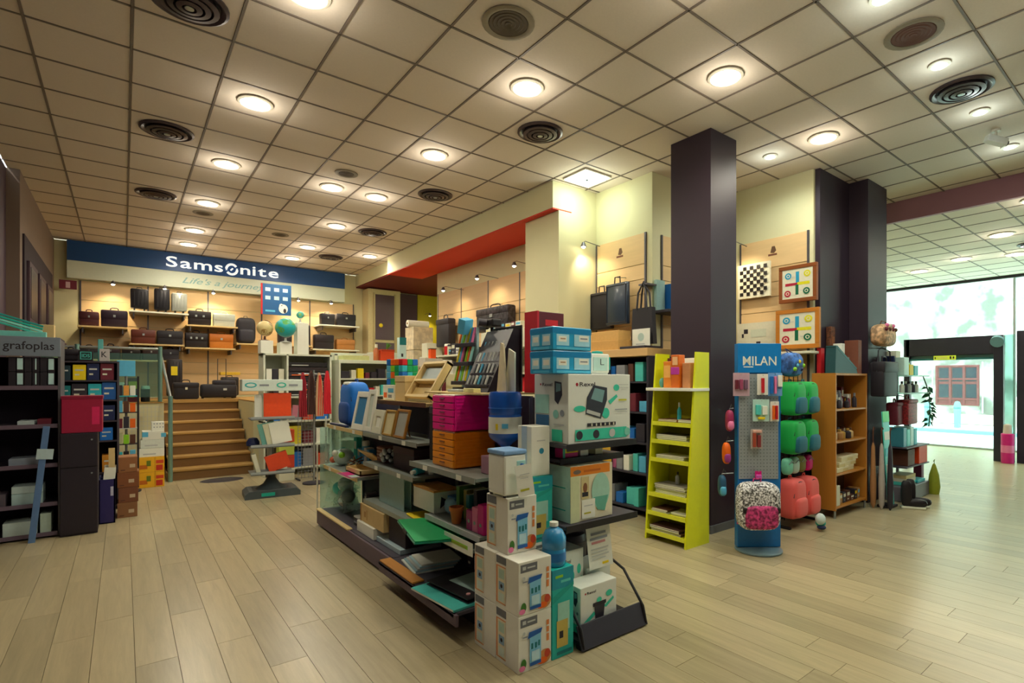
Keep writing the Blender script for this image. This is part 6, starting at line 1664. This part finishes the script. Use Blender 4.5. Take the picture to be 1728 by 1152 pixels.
# blue bins with flyers
for k in range(2):
    q = thing('paper_bin', ['front', 'rear'][k] + ' indigo paper bin filled with flyers', 'bin', (-.21 + .0 * k, 7.62 + .23 * k, 0))
    MB().box(0, 0, 0, .14, .2, .012, NAVY).box(0, 0, 0, .012, .2, .48, NAVY).box(.128, 0, 0, .14, .2, .48, NAVY).box(0, 0, 0, .14, .012, .48, M('#2a2460', .5)).box(0, .188, 0, .14, .2, .48, NAVY).build('bin', q)
    MB().box(.10, -.002, .30, .125, .0, .40, M('#b8b8d0', .5)).build('label', q)
    for j in range(3):
        MB().at((.02, .04 + .05 * j, .25), (-.03 * j, .08, 0)).box(0, 0, 0, .1, .004, .36 - .03 * j, [WHITE, M('#c8d8d4', .5), MAROON][j]).build('flyer', q)
q = boxthing('carton_flap', 'beige cardboard sheet leaning in the indigo bins', 'cardboard', -.13, -.075, 7.826, 7.844, 0, .80, CARDL, '-y', ch=0)
for k in range(4):
    q = boxthing('carton', ['lowest', 'second', 'third', 'topmost'][k] + ' brown carton of the stack beside the indigo bins', 'box', -.055 + .01 * (k % 2), .125 + .008 * (k % 3), 7.82, 8.12, .172 * k, .17 + .172 * k, [CARDD, M('#7a4a30', .8), M('#84502f', .8), M('#94623c', .8)][k], '-y', 'brown cartons at the left', ch=.003)
    flap_seam(q)
    decal(q, 'print', 'front', (0, 0, 0), [('r', .1, .05, .15, .09, M('#c8b090', .6)), ('r', .02, .02, .06, .03, BROWN)])
# yellow boxes
YB = M('#f0b41c', .5)
for k in range(2):
    q = boxthing('yellow_carton', ['lower', 'upper'][k] + ' yellow and red printer carton by the stairs', 'box', .15, .47, 9.8, 10.08, .222 * k, .22 + .222 * k, YB, '-y', 'yellow cartons by the stairs')
    decal(q, 'print', 'front', (0, 0, 0), [('r', .22, .02, .30, .10, M('#c8321c', .5)), ('r', .22, .12, .31, .17, M('#d84a24', .5)), ('r', .03, .05, .12, .11, M('#c86a14', .5)), ('r', .11, .09, .16, .17, M('#6a7a1c', .5)), ('r', .205, 0, .21, .22, M('#b87a10', .5))])
    flap_seam(q, M('#c89a3c', .4))
for k in range(3):
    q = boxthing('white_carton', ['lowest', 'middle', 'topmost'][k] + ' white paper carton stacked on the yellow ones by the stairs', 'box', .17 + .02 * k, .47, 9.82, 10.05, .444 + .126 * k, .568 + .126 * k, [WHITE, M('#dfe6da', .5), WHITE][k], '-y', 'white cartons by the stairs')
    decal(q, 'print', 'front', (0, 0, 0), [('r', .0, .04, .07, .11, SKY), ('r', .22, .03, .28, .09, SKY)] if k == 2 else [('r', .05, .03, .2, .05, LGREY)])
q = boxthing('paper_dispenser', 'white dotted paper roll box on top of the cartons by the stairs', 'box', .32, .47, 9.85, 10.0, .822, .95, WHITE, '-y')
decal(q, 'print', 'front', (0, 0, 0), [('c', .03 + .035 * k, .1 - .05 * j, .008, INKL) for k in range(4) for j in range(2)])
# shelf of coloured boxes against the left
q = thing('ink_shelving', 'dark shelving with coloured boxes behind the black cabinet', 'shelving', (-.62, 8.40, 0))
for x_ in (0, .56):
    MB().box(x_, 0, 0, x_ + .02, .34, 1.785, M('#55505a', .4, metal=.3)).build('side_panel', q)
for z in (.06, .46, .84, 1.08, 1.33, 1.565, 1.79):
    MB().box(.02, 0, z - .018, .56, .33, z, DK).build('shelf', q)
MB().box(0, .33, 0, .58, .34, 1.8, M('#241c28', .8)).build('back_panel', q)
rows = [(1.566, [('yellow', -.46, -.345, .18, YELLOW), ('navy', -.335, -.225, .2, NAVY), ('maroon', -.215, -.09, .2, MAROON), ('dark teal', -.58, -.48, .17, M('#1f3a44', .5))], 'upper'),
        (1.331, [('teal', -.58, -.48, .17, DTEAL), ('black', -.47, -.335, .19, CHAR), ('cyan', -.325, -.205, .19, AQUA), ('blue', -.2, -.07, .21, M('#1f5ea8', .5))], 'second'),
        (1.081, [('dark blue', -.2, -.08, .18, NAVY), ('purple', -.34, -.22, .17, M('#3a2452', .5)), ('dark green', -.5, -.37, .18, M('#1c3a34', .5))], 'third'),
        (.841, [('bright blue', -.22, -.1, .15, BLUE), ('dark brown', -.36, -.25, .15, BROWN)], 'fourth'),
        (.461, [('amber', -.2, -.08, .2, M('#c8862a', .5)), ('plum', -.4, -.25, .22, MAROON)], 'lower')]
for z, L_, rn in rows:
    for (cn, a, b_, h_, m_) in L_:
        o = boxthing('ink_box', '%s box on the %s row of the dark shelving behind the cabinet' % (cn, rn), 'box', a, b_, 8.42, 8.62, z, z + h_, m_, '-y', 'coloured boxes on the left shelving', ch=.003)
        decal(o, 'print', 'front', (0, 0, 0), [('r', .02, h_ * .6, (b_ - a) - .02, h_ * .7, LGREY), ('r', .02, h_ * .3, (b_ - a) * .5, h_ * .4, M('#d8d8c0', .5))])
q = boxthing('sign_card', 'black card with a teal framed logo on the dark shelving', 'sign', -.41, -.28, 8.42, 8.45, 1.791, 1.92, BLACK, '-y')
decal(q, 'print', 'front', (0, 0, 0), [('r', .015, .02, .115, .11, TURQ), ('r', .022, .027, .108, .103, M('#16302f', .5)), ('t', 'IDS', .03, .045, .07, .04, TURQ)])
q = boxthing('sign_card', 'white card with a grey letter on the dark shelving', 'sign', -.225, -.13, 8.42, 8.45, 1.791, 1.94, M('#b8b4b4', .5), '-y')
decal(q, 'print', 'front', (0, 0, 0), [('t', 'K', .02, .05, .05, .07, INK)])
boxthing('teal_bottle_box', 'slim teal packet standing on top of the dark shelving', 'packet', -.24, -.19, 8.5, 8.55, 1.791, 2.06, M('#5fb0ac', .5), '-y')
satchel('dark_bag', 'dark round bag lying on top of the dark shelving', (-.56, 8.5, 1.795), 0, .15, .18, .16, BLKF, None, 'bag', None, 0)
# spinner with toners and bottles
q = thing('accessory_spinner', 'slim black accessory spinner with a sky blue header near the railing', 'display stand', (.03, 9.60, 0))
MB().lathe([(.17, 0), (.17, .02), (.03, .04)], CHAR, n=20).build('base', q, True)
MB().cyl((0, 0, .03), (0, 0, 1.68), .015, STEEL, n=10).build('pole', q, True)
MB().box(-.1, -.02, 1.62, .1, .0, 1.84, SKY, .003).build('header', q)
for x_ in (-.13, .13):
    MB().box(x_ - .012, -.02, .05, x_ + .012, .02, 1.62, BLACK).build('side_rail', q)
for k, z in enumerate((.45, .68, .90, 1.12, 1.35)):
    MB().box(-.12, -.08, z - .012, .12, .08, z, [TURQ, CHAR, LGREY, CHAR, AQUA][k]).build('tray', q)
random.seed(31)
for r, z in enumerate((.45, .68, .90, 1.12, 1.35)):
    for k in range(3):
        o = boxthing('ink_pack', '%s pack on the %s tray of the black accessory spinner' % (('left', 'middle', 'right')[k], ('lowest', 'second', 'middle', 'fourth', 'top')[r]), 'packet', -.07 + .07 * k, -.01 + .07 * k, 9.522, 9.575, z + .001, z + .12 + .05 * random.random(), [[AQUA, BLACK, SKY], [M('#b0b48a', .5), LIME, BROWN], [MAROON, CHAR, ORANGE], [SKY, BROWN, ORANGE], [CHAR, M('#e8a04a', .5), WHITE]][r][k], '-y', 'packs on the accessory spinner', ch=.003)
# metal mesh panel under the raised floor
q = thing('mesh_panel', 'pale wire mesh panel against the raised floor left of the stairs', 'panel', (-.05, 10.90, .15))
for k in range(12):
    MB().box(.05 * k - .002, 0, 0, .05 * k + .002, .004, 1.0, LGREY).build('wire', q)
for k in range(14):
    MB().box(0, .004, .075 * k - .002, .55, .008, .075 * k + .002, LGREY).build('wire', q)
# dark frames high on the left wall
q = thing('wall_rack', 'dim dark display rack high on the left wall above the binder rack', 'rack', (-.98, 9.4, 1.4), 0)
MB().box(-.0, 0, 0, .02, 3.4, 2.0, M('#2a1e2a', .8)).build('panel', q)
for k in range(3):
    MB().box(.02, .2 + 1.05 * k, .9, .05, 1.0 + 1.05 * k, 1.7, M('#4a3640', .6), .004).build('frame', q)
    MB().box(.05, .27 + 1.05 * k, .97, .055, .93 + 1.05 * k, 1.63, M('#2c2430', .4)).build('picture', q)
MB().box(.02, 0, .78, .2, 3.4, .81, M('#5a4650', .6)).build('shelf', q)
# ================================================================ between island and raised floor
# ---- rotating magazine stand
q = thing('magazine_stand', 'grey rotating folder stand with a white logo header in the aisle', 'display stand', (1.57, 8.15, 0), -.08)
GS = M('#7c8284', .4, metal=.3)
MB().prism([(-.33, 0), (.33, 0), (.33, .06), (.28, .1), (-.28, .1), (-.33, .06)], .46, M('#4a5458', .45), 'y', -.23).build('base', q)
MB().box(-.14, -.232, .025, .02, -.228, .07, TEAL).build('base_label', q)
MB().lathe([(.2, .1), (.1, .16), (.05, .24), (.05, .3)], M('#3f484c', .45), n=16).build('neck', q, True)
MB().cyl((0, 0, .28), (0, 0, 1.42), .03, GS, n=12).build('pole', q, True)
for z in (.32, .68, 1.05):
    MB().box(-.26, -.22, z - .015, .26, .22, z, GS, .003).build('tier', q)
    MB().box(-.26, -.225, z, .26, -.22, z + .03, M('#9fa8a8', .4)).build('tier_rim', q)
MB().box(-.03, -.08, .32, .0, .22, 1.42, M('#b8c0bc', .5)).build('divider', q)
h_ = MB().box(-.36, -.2, 1.42, .36, .2, 1.575, M('#d8e6dc', .45), .006).build('header', q)
decal(h_, 'print', 'front', (-.36, -.2, 1.42), [('e', .10, .08, .07, .035, M('#3fb0b0', .5)), ('e', .10, .08, .05, .02, M('#d8e6dc', .45)), ('r', .20, .065, .31, .09, INKL), ('e', .46, .08, .06, .035, M('#3fc0a8', .5)), ('e', .46, .08, .04, .02, M('#d8e6dc', .45)), ('r', .55, .065, .66, .09, INKL)])
def mag(label, x, y, z, w_, h_, t_, m, tilt=0., lean=0., cat='folder', name='folder'):
    r = thing(name, label, cat, (x, y, z), -.08)
    MB().at(rot=(-lean, tilt, 0)).box(0, 0, 0, w_, .004, h_, m, .001).build('front_cover', r)
    MB().at(rot=(-lean, tilt, 0)).box(.003, .004, .003, w_ - .002, t_ - .004, h_ - .003, OFFW).build('pages', r)
    MB().at(rot=(-lean, tilt, 0)).box(0, t_ - .004, 0, w_, t_, h_, m, .001).build('back_cover', r)
    return r
mag('bright orange folder on the top tier of the folder stand', 1.45, 7.985, 1.053, .33, .34, .04, M('#ee4f1c', .4), 0, .05)
mag('small pink packet beside the orange folder on the stand', 1.79, 7.99, 1.064, .07, .16, .03, M('#c87a8a', .5), .1)
mag('first white magazine leaning on the middle tier of the stand', 1.49, 7.97, .70, .22, .28, .01, M('#d8d8b8', .5), -.22, 0, 'magazine', 'magazine')
mag('teal magazine leaning on the middle tier of the stand', 1.43, 7.985, .70, .2, .28, .01, M('#6fb0a4', .5), -.22, 0, 'magazine', 'magazine')
mag('second white magazine leaning on the middle tier of the stand', 1.55, 7.955, .70, .24, .29, .01, WHITE, -.18, 0, 'magazine', 'magazine')
mag('red orange binder slanting on the lowest tier of the stand', 1.52, 7.985, .325, .27, .22, .05, M('#e8502c', .4), -.3, 0, 'binder', 'binder')
mag('cream binder beside the red orange one on the lowest tier', 1.37, 8.0, .325, .05, .26, .12, OFFW, -.25, 0, 'binder', 'binder')
mag('white folder on the left of the top tier of the stand', 1.35, 8.04, 1.056, .09, .32, .02, WHITE, 0, .05)
q = thing('baseball_hat', 'navy cap on the left of the middle tier of the stand', 'cap', (1.36, 8.22, .681))
MB().lathe([(.08, 0), (.08, .05), (.05, .1), (0, .11)], NAVY, n=16).build('crown', q, True)
MB().ball((0, -.07, .015), (.06, .05, .01), NAVY, 12, 6).build('peak', q, True)
q = boxthing('white_pack', 'white pack on the lowest tier at the left of the stand', 'packet', 1.64, 1.78, 8.2, 8.34, .321, .48, WHITE, '-y')
# ---- white shelving with paper trays
WS = M('#d6dcc8', .5, var=.04)
q = thing('white_shelving', 'white shelving with black paper trays right of the stairs', 'shelving', (1.74, 9.62, 0))
for x_ in (0, .34, 1.02):
    MB().box(x_, 0, 0, x_ + .03, .4, 2.0, WS, .003).build('upright', q)
for z in (.12, .5, .9, 1.3, 2.0):
    MB().box(0, 0, z - .03, 1.05, .4, z, WS, .003).build('shelf', q)
MB().box(.03, .39, 0, 1.02, .4, 2.0, M('#c4c8b4', .6)).build('back_panel', q)
for k in range(7):
    o = boxthing('paper_tray', '%s of the stacked black paper trays in the white shelving' % ('lowest', 'second', 'third', 'fourth', 'fifth', 'sixth', 'topmost')[k], 'tray', 2.12, 2.72, 9.64, 9.94, 1.302 + .082 * k, 1.372 + .082 * k, [BLACK, CHAR, M('#2a2024', .5)][k % 3], '-y', 'paper trays in the white shelving', ch=.004)
    MB().box(.04, -.005, .015, .30, .0, .03, [LGREY, ORANGE, LGREY, CHAR, ORANGE, CHAR, LGREY][k]).build('label_slot', o)
for k in range(3):
    boxthing('white_file', '%s tall file in the left slot of the white shelving' % nm[k], 'file', 1.79 + .09 * k, 1.87 + .09 * k, 9.66, 9.95, 1.302, 1.75, [WHITE, CHAR, OFFW][k], '-y', 'files in the white shelving')
for r, z in enumerate((.12, .5, .9)):
    for k in range(4):
        boxthing('office_box', '%s office box on the %s level of the white shelving' % (nm[k], ('lowest', 'second', 'third')[r]), 'box', (1.80, 2.12, 2.34, 2.55)[k], (1.80, 2.12, 2.34, 2.55)[k] + .19, 9.66, 9.95, z + .001, z + .2 + .05 * ((k + r) % 3), [M('#c84a2c', .5), WHITE, BLUE, M('#d8c832', .5), GREY, MAROON][(k * 2 + r) % 6], '-y', 'office boxes in the white shelving')
# globes on it
def globe(label, x, y, z, r_, sea, land, base):
    g_ = thing('globe', label, 'globe', (x, y, z))
    MB().lathe([(.08, 0), (.08, .012), (.02, .025), (.015, .08)], base, n=18).build('base', g_, True)
    c_ = (0, 0, .09 + r_)
    MB().tube([(c_[0] + (r_ + .012) * math.cos(a) * .9, 0, c_[2] + (r_ + .012) * math.sin(a)) for a in [-PI / 2 + PI * k / 10 for k in range(11)]], .005, base, 6).build('meridian', g_, True)
    MB().ball(c_, r_, sea, 24, 16).build('sphere', g_, True)
    rnd = random.Random(int(x * 100))
    ld = MB()
    for k in range(9):
        a = rnd.random() * 6.28; t_ = (rnd.random() - .5) * 2
        n = 9; ctr = Vector((math.cos(a) * math.cos(t_), math.sin(a) * math.cos(t_), math.sin(t_)))
        u = ctr.orthogonal().normalized(); v_ = ctr.cross(u)
        pts = []
        for i in range(n):
            rr = .28 + .22 * rnd.random(); b_ = 2 * PI * i / n
            pts.append(tuple(Vector(c_) + (ctr + u * rr * math.cos(b_) + v_ * rr * math.sin(b_)).normalized() * (r_ * 1.008)))
        m0 = tuple(Vector(c_) + ctr * r_ * 1.02)
        ld.add([m0] + pts, [(0, i + 1, (i + 1) % n + 1) for i in range(n)], land)
    ld.build('continent', g_, True)
    return g_
globe('cream antique globe on the white shelving', 1.80, 9.84, 2.21, .12, M('#d8c48a', .35), M('#a8864a', .4), BROWN)
globe('turquoise and green globe on the white shelving, right of the cream one', 2.08, 9.70, 2.19, .155, M('#2ab0b4', .3), M('#5fae5a', .4), LGREY)
globe('small teal globe behind the large globes', 2.34, 9.85, 2.53, .06, M('#4fb8b0', .3), M('#7fb86a', .4), LGREY)
for (xx, zz, lab) in ((1.80, 2.21, 'white box under the cream globe'), (2.08, 2.19, 'white box under the turquoise globe'), (2.34, 2.53, 'slim white box under the small teal globe')):
    boxthing('globe_carton', lab, 'box', xx - .09, xx + .09, 9.66, 9.9, 2.001, zz - .001, WHITE, '-y')
# ---- counter with goods to the right
q = thing('white_counter', 'long white display counter with two open shelves before the raised floor', 'counter', (2.86, 9.45, 0))
MB().box(0, 0, 1.86, 1.25, .5, 1.92, M('#d4dec8', .45), .004).build('top', q)
MB().box(0, .46, 1.92, 1.25, .5, 2.06, M('#cfd8c4', .5), .003).build('upstand', q)
for x_ in (0, 1.22):
    MB().box(x_, 0, 0, x_ + .03, .5, 1.86, WS).build('side_panel', q)
for z in (.1, .55, 1.0, 1.3, 1.6):
    MB().box(.03, .01, z - .025, 1.22, .48, z, WS).build('shelf', q)
MB().box(.03, .48, 0, 1.22, .5, 1.86, M('#b8bca8', .6)).build('back_panel', q)
random.seed(41)
for r, z in enumerate((1.0, 1.3, 1.6)):
    x_ = 2.91; k = 0
    while x_ < 4.0 and k < 9:
        w_ = .07 + .08 * random.random(); h_ = .1 + .1 * random.random()
        boxthing('toy_packet', '%s packet from the left on the %s shelf of the white counter' % (nm[k], ('lower', 'middle', 'upper')[r]), 'packet', x_, x_ + w_, 9.48, 9.6, z + .001, z + h_, random.choice([MAGENTA, CHAR, WHITE, M('#d8605a', .5), TURQ, SKY, OFFW, MAROON, YELLOW, REDP]), '-y', 'packets on the white counter')
        x_ += w_ + .03; k += 1
boxthing('wire_basket', 'pale wire tray standing on the white counter', 'tray', 2.95, 3.4, 9.5, 9.78, 1.921, 2.0, M('#c8cc8a', .5), '-y')
q = thing('white_hutch', 'white open hutch frame beside the white counter', 'shelf', (3.62, 9.96, 1.215))
for x_ in (0, .58):
    MB().box(x_, 0, 0, x_ + .05, .3, .82, WS, .003).build('upright', q)
MB().box(0, 0, .82, .63, .3, .88, WS, .003).build('top', q)
MB().box(.05, .02, .3, .58, .28, .33, WS).build('shelf', q)
for k in range(3):
    boxthing('dark_book', '%s dark book on the white hutch shelf' % nm[k], 'book', 3.72 + .14 * k, 3.83 + .14 * k, 10.0, 10.2, 1.547, 1.80, [CHAR, MAROON, BLACK][k], '-y')
q = thing('flower_crate', 'orange red crate with green leaves standing on the white counter', 'plant', (3.62, 9.5, 1.921))
MB().box(0, 0, 0, .24, .2, .2, M('#d8481c', .5), .006).build('crate', q)
MB().box(-.005, -.005, .17, .245, .205, .205, M('#b83a18', .5), .004).build('rim', q)
for k in range(14):
    a = k * 2.4
    MB().at((.12, .1, .2), (.5 * math.sin(a), -.6 + .5 * math.cos(a), a)).add([(0, 0, 0), (.03, .02, .06), (.03, 0, .14), (.03, -.02, .06)], [(0, 1, 2, 3)], M(['#4f8a2c', '#6aa83a', '#3a6a24'][k % 3], .5)).build('leaf', q)
small_bottle('cream_lamp', 'small cream capped bottle beside the flower crate', 3.56, 9.6, 1.921, .05, .3, M('#b8683a', .5), OFFW)
q = boxthing('teal_tower_box', 'tall teal white carton on the white counter', 'box', 3.96, 4.09, 9.5, 9.62, 1.921, 2.36, M('#bfe0dc', .5), '-y')
decal(q, 'print', 'front', (0, 0, 0), [('r', 0, .3, .13, .44, DTEAL), ('r', .03, .08, .07, .14, INK), ('r', .03, .02, .06, .04, INK)])
# table with cartons near the alcove
q = thing('side_table', 'white table with cartons between counter and alcove', 'table', (3.95, 8.35, 0), 0)
MB().box(0, 0, 1.62, .55, .6, 1.66, OFFW, .004).build('table_top', q)
for x_ in (.03, .52):
    for y_ in (.03, .57):
        MB().box(x_ - .02, y_ - .02, 0, x_ + .02, y_ + .02, 1.62, BROWN, .003).build('leg', q)
for k, (a, b_, z0, z1, m_, lab) in enumerate(((3.98, 4.2, 1.661, 1.78, M('#5c1c28', .5), 'dark red carton on the white side table'), (4.22, 4.34, 1.661, 1.8, M('#b8204a', .5), 'raspberry carton on the white side table'), (3.97, 4.3, 1.801, 1.94, M('#c8c0b0', .5), 'grey white carton topmost on the white side table'), (4.36, 4.48, 1.661, 1.92, WHITE, 'white carton right on the side table'))):
    boxthing('carton', lab, 'box', a, b_, 8.45, 8.7, z0, z1, m_, '-y')
q = thing('orange_lantern', 'small orange box lantern on the grey white carton', 'lantern', (4.1, 8.5, 1.942))
MB().box(0, 0, 0, .1, .1, .16, M('#f05a1c', .4), .006).build('body', q)
MB().box(-.006, -.006, .16, .106, .106, .175, BROWN, .003).build('cap', q)
# ---- red cloth items and wire grid
q = thing('scarf_stand', 'thin post stand hung with red scarves beside the island', 'display stand', (2.24, 8.62, 0))
MB().lathe([(.16, 0), (.16, .02), (.02, .03)], CHAR, n=16).build('base', q, True)
MB().cyl((0, 0, .02), (0, 0, 1.72), .014, STEEL, n=10).build('post', q, True)
MB().tube([(-.22, 0, 1.66), (.22, 0, 1.66)], .008, STEEL, 6).build('arm', q, True)
for k in range(4):
    s_ = thing('scarf', ['crimson scarf, leftmost on the scarf stand', 'dark brown patterned scarf, second on the scarf stand', 'cream and red scarf, third on the scarf stand', 'bright red scarf, rightmost on the scarf stand'][k], 'scarf', (2.03 + .115 * k, 8.54, 1.02 + .03 * (k % 2)), 0, 'scarves on the stand')
    prof = [(-.01, 0), (.10, 0), (.09, .2), (.085, .5), (.05, .66), (.03, .66), (.0, .5), (-.012, .2)]
    MB().prism(prof, .05, [M('#a01c2c', .7, kind='fabric'), M('#4a2a24', .7, kind='fabric'), M('#c8a07a', .7, kind='fabric'), M('#c81a2c', .7, kind='fabric')][k], 'y', 0).build('cloth', s_)
    for j in range(3):
        MB().tube([(.02 + .03 * j, -.006, .01), (.025 + .025 * j, -.008, .3), (.035 + .01 * j, -.004, .62)], .007, [M('#8a1424', .7), M('#3a201c', .7), M('#d84a3a', .7), M('#e02a34', .7)][k], 6).build('fold', s_, True)
q = thing('wire_grid_panel', 'upright dark wire grid panel beside the scarf stand', 'grid panel', (2.12, 9.05, 0))
for k in range(6):
    MB().box(.05 * k - .003, 0, .02, .05 * k + .003, .006, 1.05, GREY).build('wire', q)
for k in range(21):
    MB().box(0, .006, .03 + .05 * k - .003, .25, .012, .03 + .05 * k + .003, GREY).build('wire', q)
for x_ in (0, .25):
    MB().box(x_ - .012, -.1, 0, x_ + .012, .12, .02, CHAR).build('foot', q)
for k in range(4):
    boxthing('boxed_game', '%s boxed game of the pile on the floor beside the wire grid' % ('lowest', 'second', 'third', 'topmost')[k], 'box', 1.86, 2.08, 9.1, 9.3, .001 + .2 * k, .195 + .2 * k, [OFFW, M('#d8482c', .5), M('#c8d85a', .5), M('#e0582c', .5)][k], '-y', 'boxed games by the wire grid')
# dark floor mat at the stairs
q = thing('floor_mat', 'dark oval mat on the floor at the foot of the stairs', 'mat', (1.2, 9.82, 0))
MB().lathe([(.0, .008), (.26, .008), (.28, .001)], M('#3a3436', .9), n=28, sy=.75).build('mat', q, True)
MB().lathe([(.275, .0015), (.285, .006), (.295, .001)], CHAR, n=28, sy=.75).build('edge', q, True)
# ================================================================ small goods that fill the shelves
PAL = {'white': WHITE, 'cream': OFFW, 'dark': CHAR, 'black': BLACK, 'teal': TEAL, 'turquoise': TURQ, 'blue': BLUE, 'sky blue': SKY, 'red': REDP, 'maroon': MAROON, 'orange': ORANGE, 'yellow': YELLOW, 'pink': PINK, 'magenta': MAGENTA, 'lime': LIME, 'green': GREEN, 'grey': GREY, 'brown': BROWN, 'kraft': CARD, 'navy': NAVY}
ORD = ['first', 'second', 'third', 'fourth', 'fifth', 'sixth', 'seventh', 'eighth', 'ninth', 'tenth', 'eleventh', 'twelfth', 'thirteenth', 'fourteenth']
def row(where, face, a0, a1, b0, b1, z, words, hmin, hmax, seed, wmin=.05, wmax=.1, gap=.02, kinds=('packet', 'packet', 'tub', 'packet'), zmax=None):
    """goods side by side: along a (x for '-y' rows, y from far to near for '-x' rows), b is the depth range"""
    rd = random.Random(seed)
    p = a0; k = 0
    while k < 14:
        w_ = wmin + (wmax - wmin) * rd.random(); h_ = hmin + (hmax - hmin) * rd.random()
        if (face == '-y' and p + w_ > a1) or (face == '-x' and p - w_ < a1): break
        cw = words[rd.randrange(len(words))]; m_ = PAL[cw]; kd = kinds[rd.randrange(len(kinds))]
        lab = '%s %s, %s in the row %s' % (cw, kd, ORD[k], where)
        d_ = min(b1 - b0, w_ * 1.3) if kd == 'tub' else (b1 - b0) * (.6 + .4 * rd.random())
        if face == '-y': X0, X1, Y0, Y1 = p, p + w_, b0, b0 + d_
        else: X0, X1, Y0, Y1 = b0, b0 + d_, p - w_, p
        if kd == 'tub':
            r = min(X1 - X0, Y1 - Y0) / 2
            q = thing('small_tub', lab, 'tub', ((X0 + X1) / 2, (Y0 + Y1) / 2, z + .001))
            MB().lathe([(r * .85, 0), (r, .01), (r, h_ * .78), (r * .9, h_ * .8)], m_, n=14).build('tub', q, True)
            MB().lathe([(r * .96, h_ * .79), (r * .96, h_ * .95), (r * .8, h_)], WHITE if cw not in ('white', 'cream') else CHAR, n=14).build('lid', q, True)
        else:
            o = boxthing('small_packet', lab, 'packet', X0, X1, Y0, Y1, z + .001, z + h_, m_, face, ch=.003)
            W2, D2, H2 = dims(o)
            c2 = [WHITE, OFFW, SKY, YELLOW][rd.randrange(4)]
            decal(o, 'print', 'front', (0, 0, 0), [('r', W2 * .12, H2 * .55, W2 * .88, H2 * .85, c2), ('r', W2 * .2, H2 * .2, W2 * .6, H2 * .3, INKL if rd.random() < .5 else c2)])
        p = p + w_ + gap if face == '-y' else p - w_ - gap
        k += 1
row('behind the frames on the far island top shelf', '-x', 5.52, 5.08, 1.95, 2.08, 1.075, ['teal', 'white', 'sky blue', 'maroon'], .08, .2, 1)
row('at the back of the far middle island shelf', '-x', 6.08, 5.57, 2.0, 2.09, .64, ['teal', 'turquoise', 'white', 'maroon', 'sky blue', 'pink'], .12, .3, 2)
row('at the back of the bottom island deck, far bay', '-x', 5.6, 5.2, 1.95, 2.09, .17, ['navy', 'dark', 'grey', 'teal'], .12, .3, 3)
row('behind the acrylic holder in the middle island bay', '-x', 4.92, 4.1, 1.96, 2.09, .47, ['grey', 'teal', 'white', 'dark'], .12, .24, 4)
row('at the back of the near bottom island deck', '-x', 3.5, 2.95, 1.98, 2.09, .17, ['dark', 'black', 'brown', 'grey'], .1, .22, 5)
row('beside the teal bottle on the middle island shelf', '-x', 4.10, 3.96, 1.9, 2.08, .80, ['sky blue', 'white'], .06, .12, 6, .05, .06)
row('on the upper right flank shelf of the island', '-y', 2.2, 2.62, 2.93, 3.05, 1.1, ['white', 'dark', 'teal', 'red'], .08, .2, 7)
row('on the top shelf of the wooden bookcase', '-y', 6.27, 7.03, 2.83, 2.92, 1.235, ['dark', 'black', 'white', 'grey', 'maroon', 'brown'], .12, .26, 8)
row('at the back of the second wooden bookcase shelf', '-y', 6.25, 7.03, 2.84, 2.92, .87, ['brown', 'kraft', 'cream', 'dark'], .1, .22, 9)
row('at the back of the third wooden bookcase shelf', '-y', 6.24, 7.03, 2.87, 2.92, .50, ['cream', 'kraft', 'white', 'brown'], .12, .24, 10)
row('on the bottom shelf of the wooden bookcase', '-y', 6.42, 7.03, 2.72, 2.86, .13, ['brown', 'dark', 'maroon', 'kraft'], .06, .16, 11)
row('on the top glass shelf of the gift stand behind', '-y', 8.24, 8.55, 2.66, 2.78, 1.63, ['sky blue', 'white', 'lime'], .1, .24, 12)
row('on the raised floor behind the glass railing', '-y', -.85, .38, 11.1, 11.3, 1.21, ['dark', 'maroon', 'black', 'brown', 'grey'], .2, .55, 13, .1, .18)
row('on top of the white counter upstand side', '-y', 2.9, 3.55, 9.80, 9.90, 1.92, ['white', 'cream', 'teal', 'kraft'], .06, .13, 14)
row('on the white long cabinet of the alcove', '-x', 7.55, 6.5, 4.62, 4.8, 2.34, ['dark', 'white', 'black', 'cream', 'maroon'], .08, .16, 16, .08, .16)
row('on the alcove top shelf near the black bag', '-x', 9.1, 7.8, 4.62, 4.8, 2.03, ['white', 'dark', 'red', 'black', 'cream', 'grey'], .1, .24, 17, .08, .16)
# price tickets along the island rails
tk = bpy.data.objects['island_shelving']
for k, (x_, y_, z_) in enumerate([(1.742, 5.9, 1.06), (1.742, 5.3, 1.06), (1.742, 4.6, 1.06), (1.742, 4.1, 1.06), (1.692, 3.6, .93), (1.692, 3.1, .93), (1.742, 4.7, .785), (1.742, 4.2, .785), (1.692, 5.9, .625)]):
    MB().box(x_ - .002, y_ - .035, z_ - .02, x_ - .0002, y_ + .035, z_ + .015, WHITE).build('price_ticket', tk)
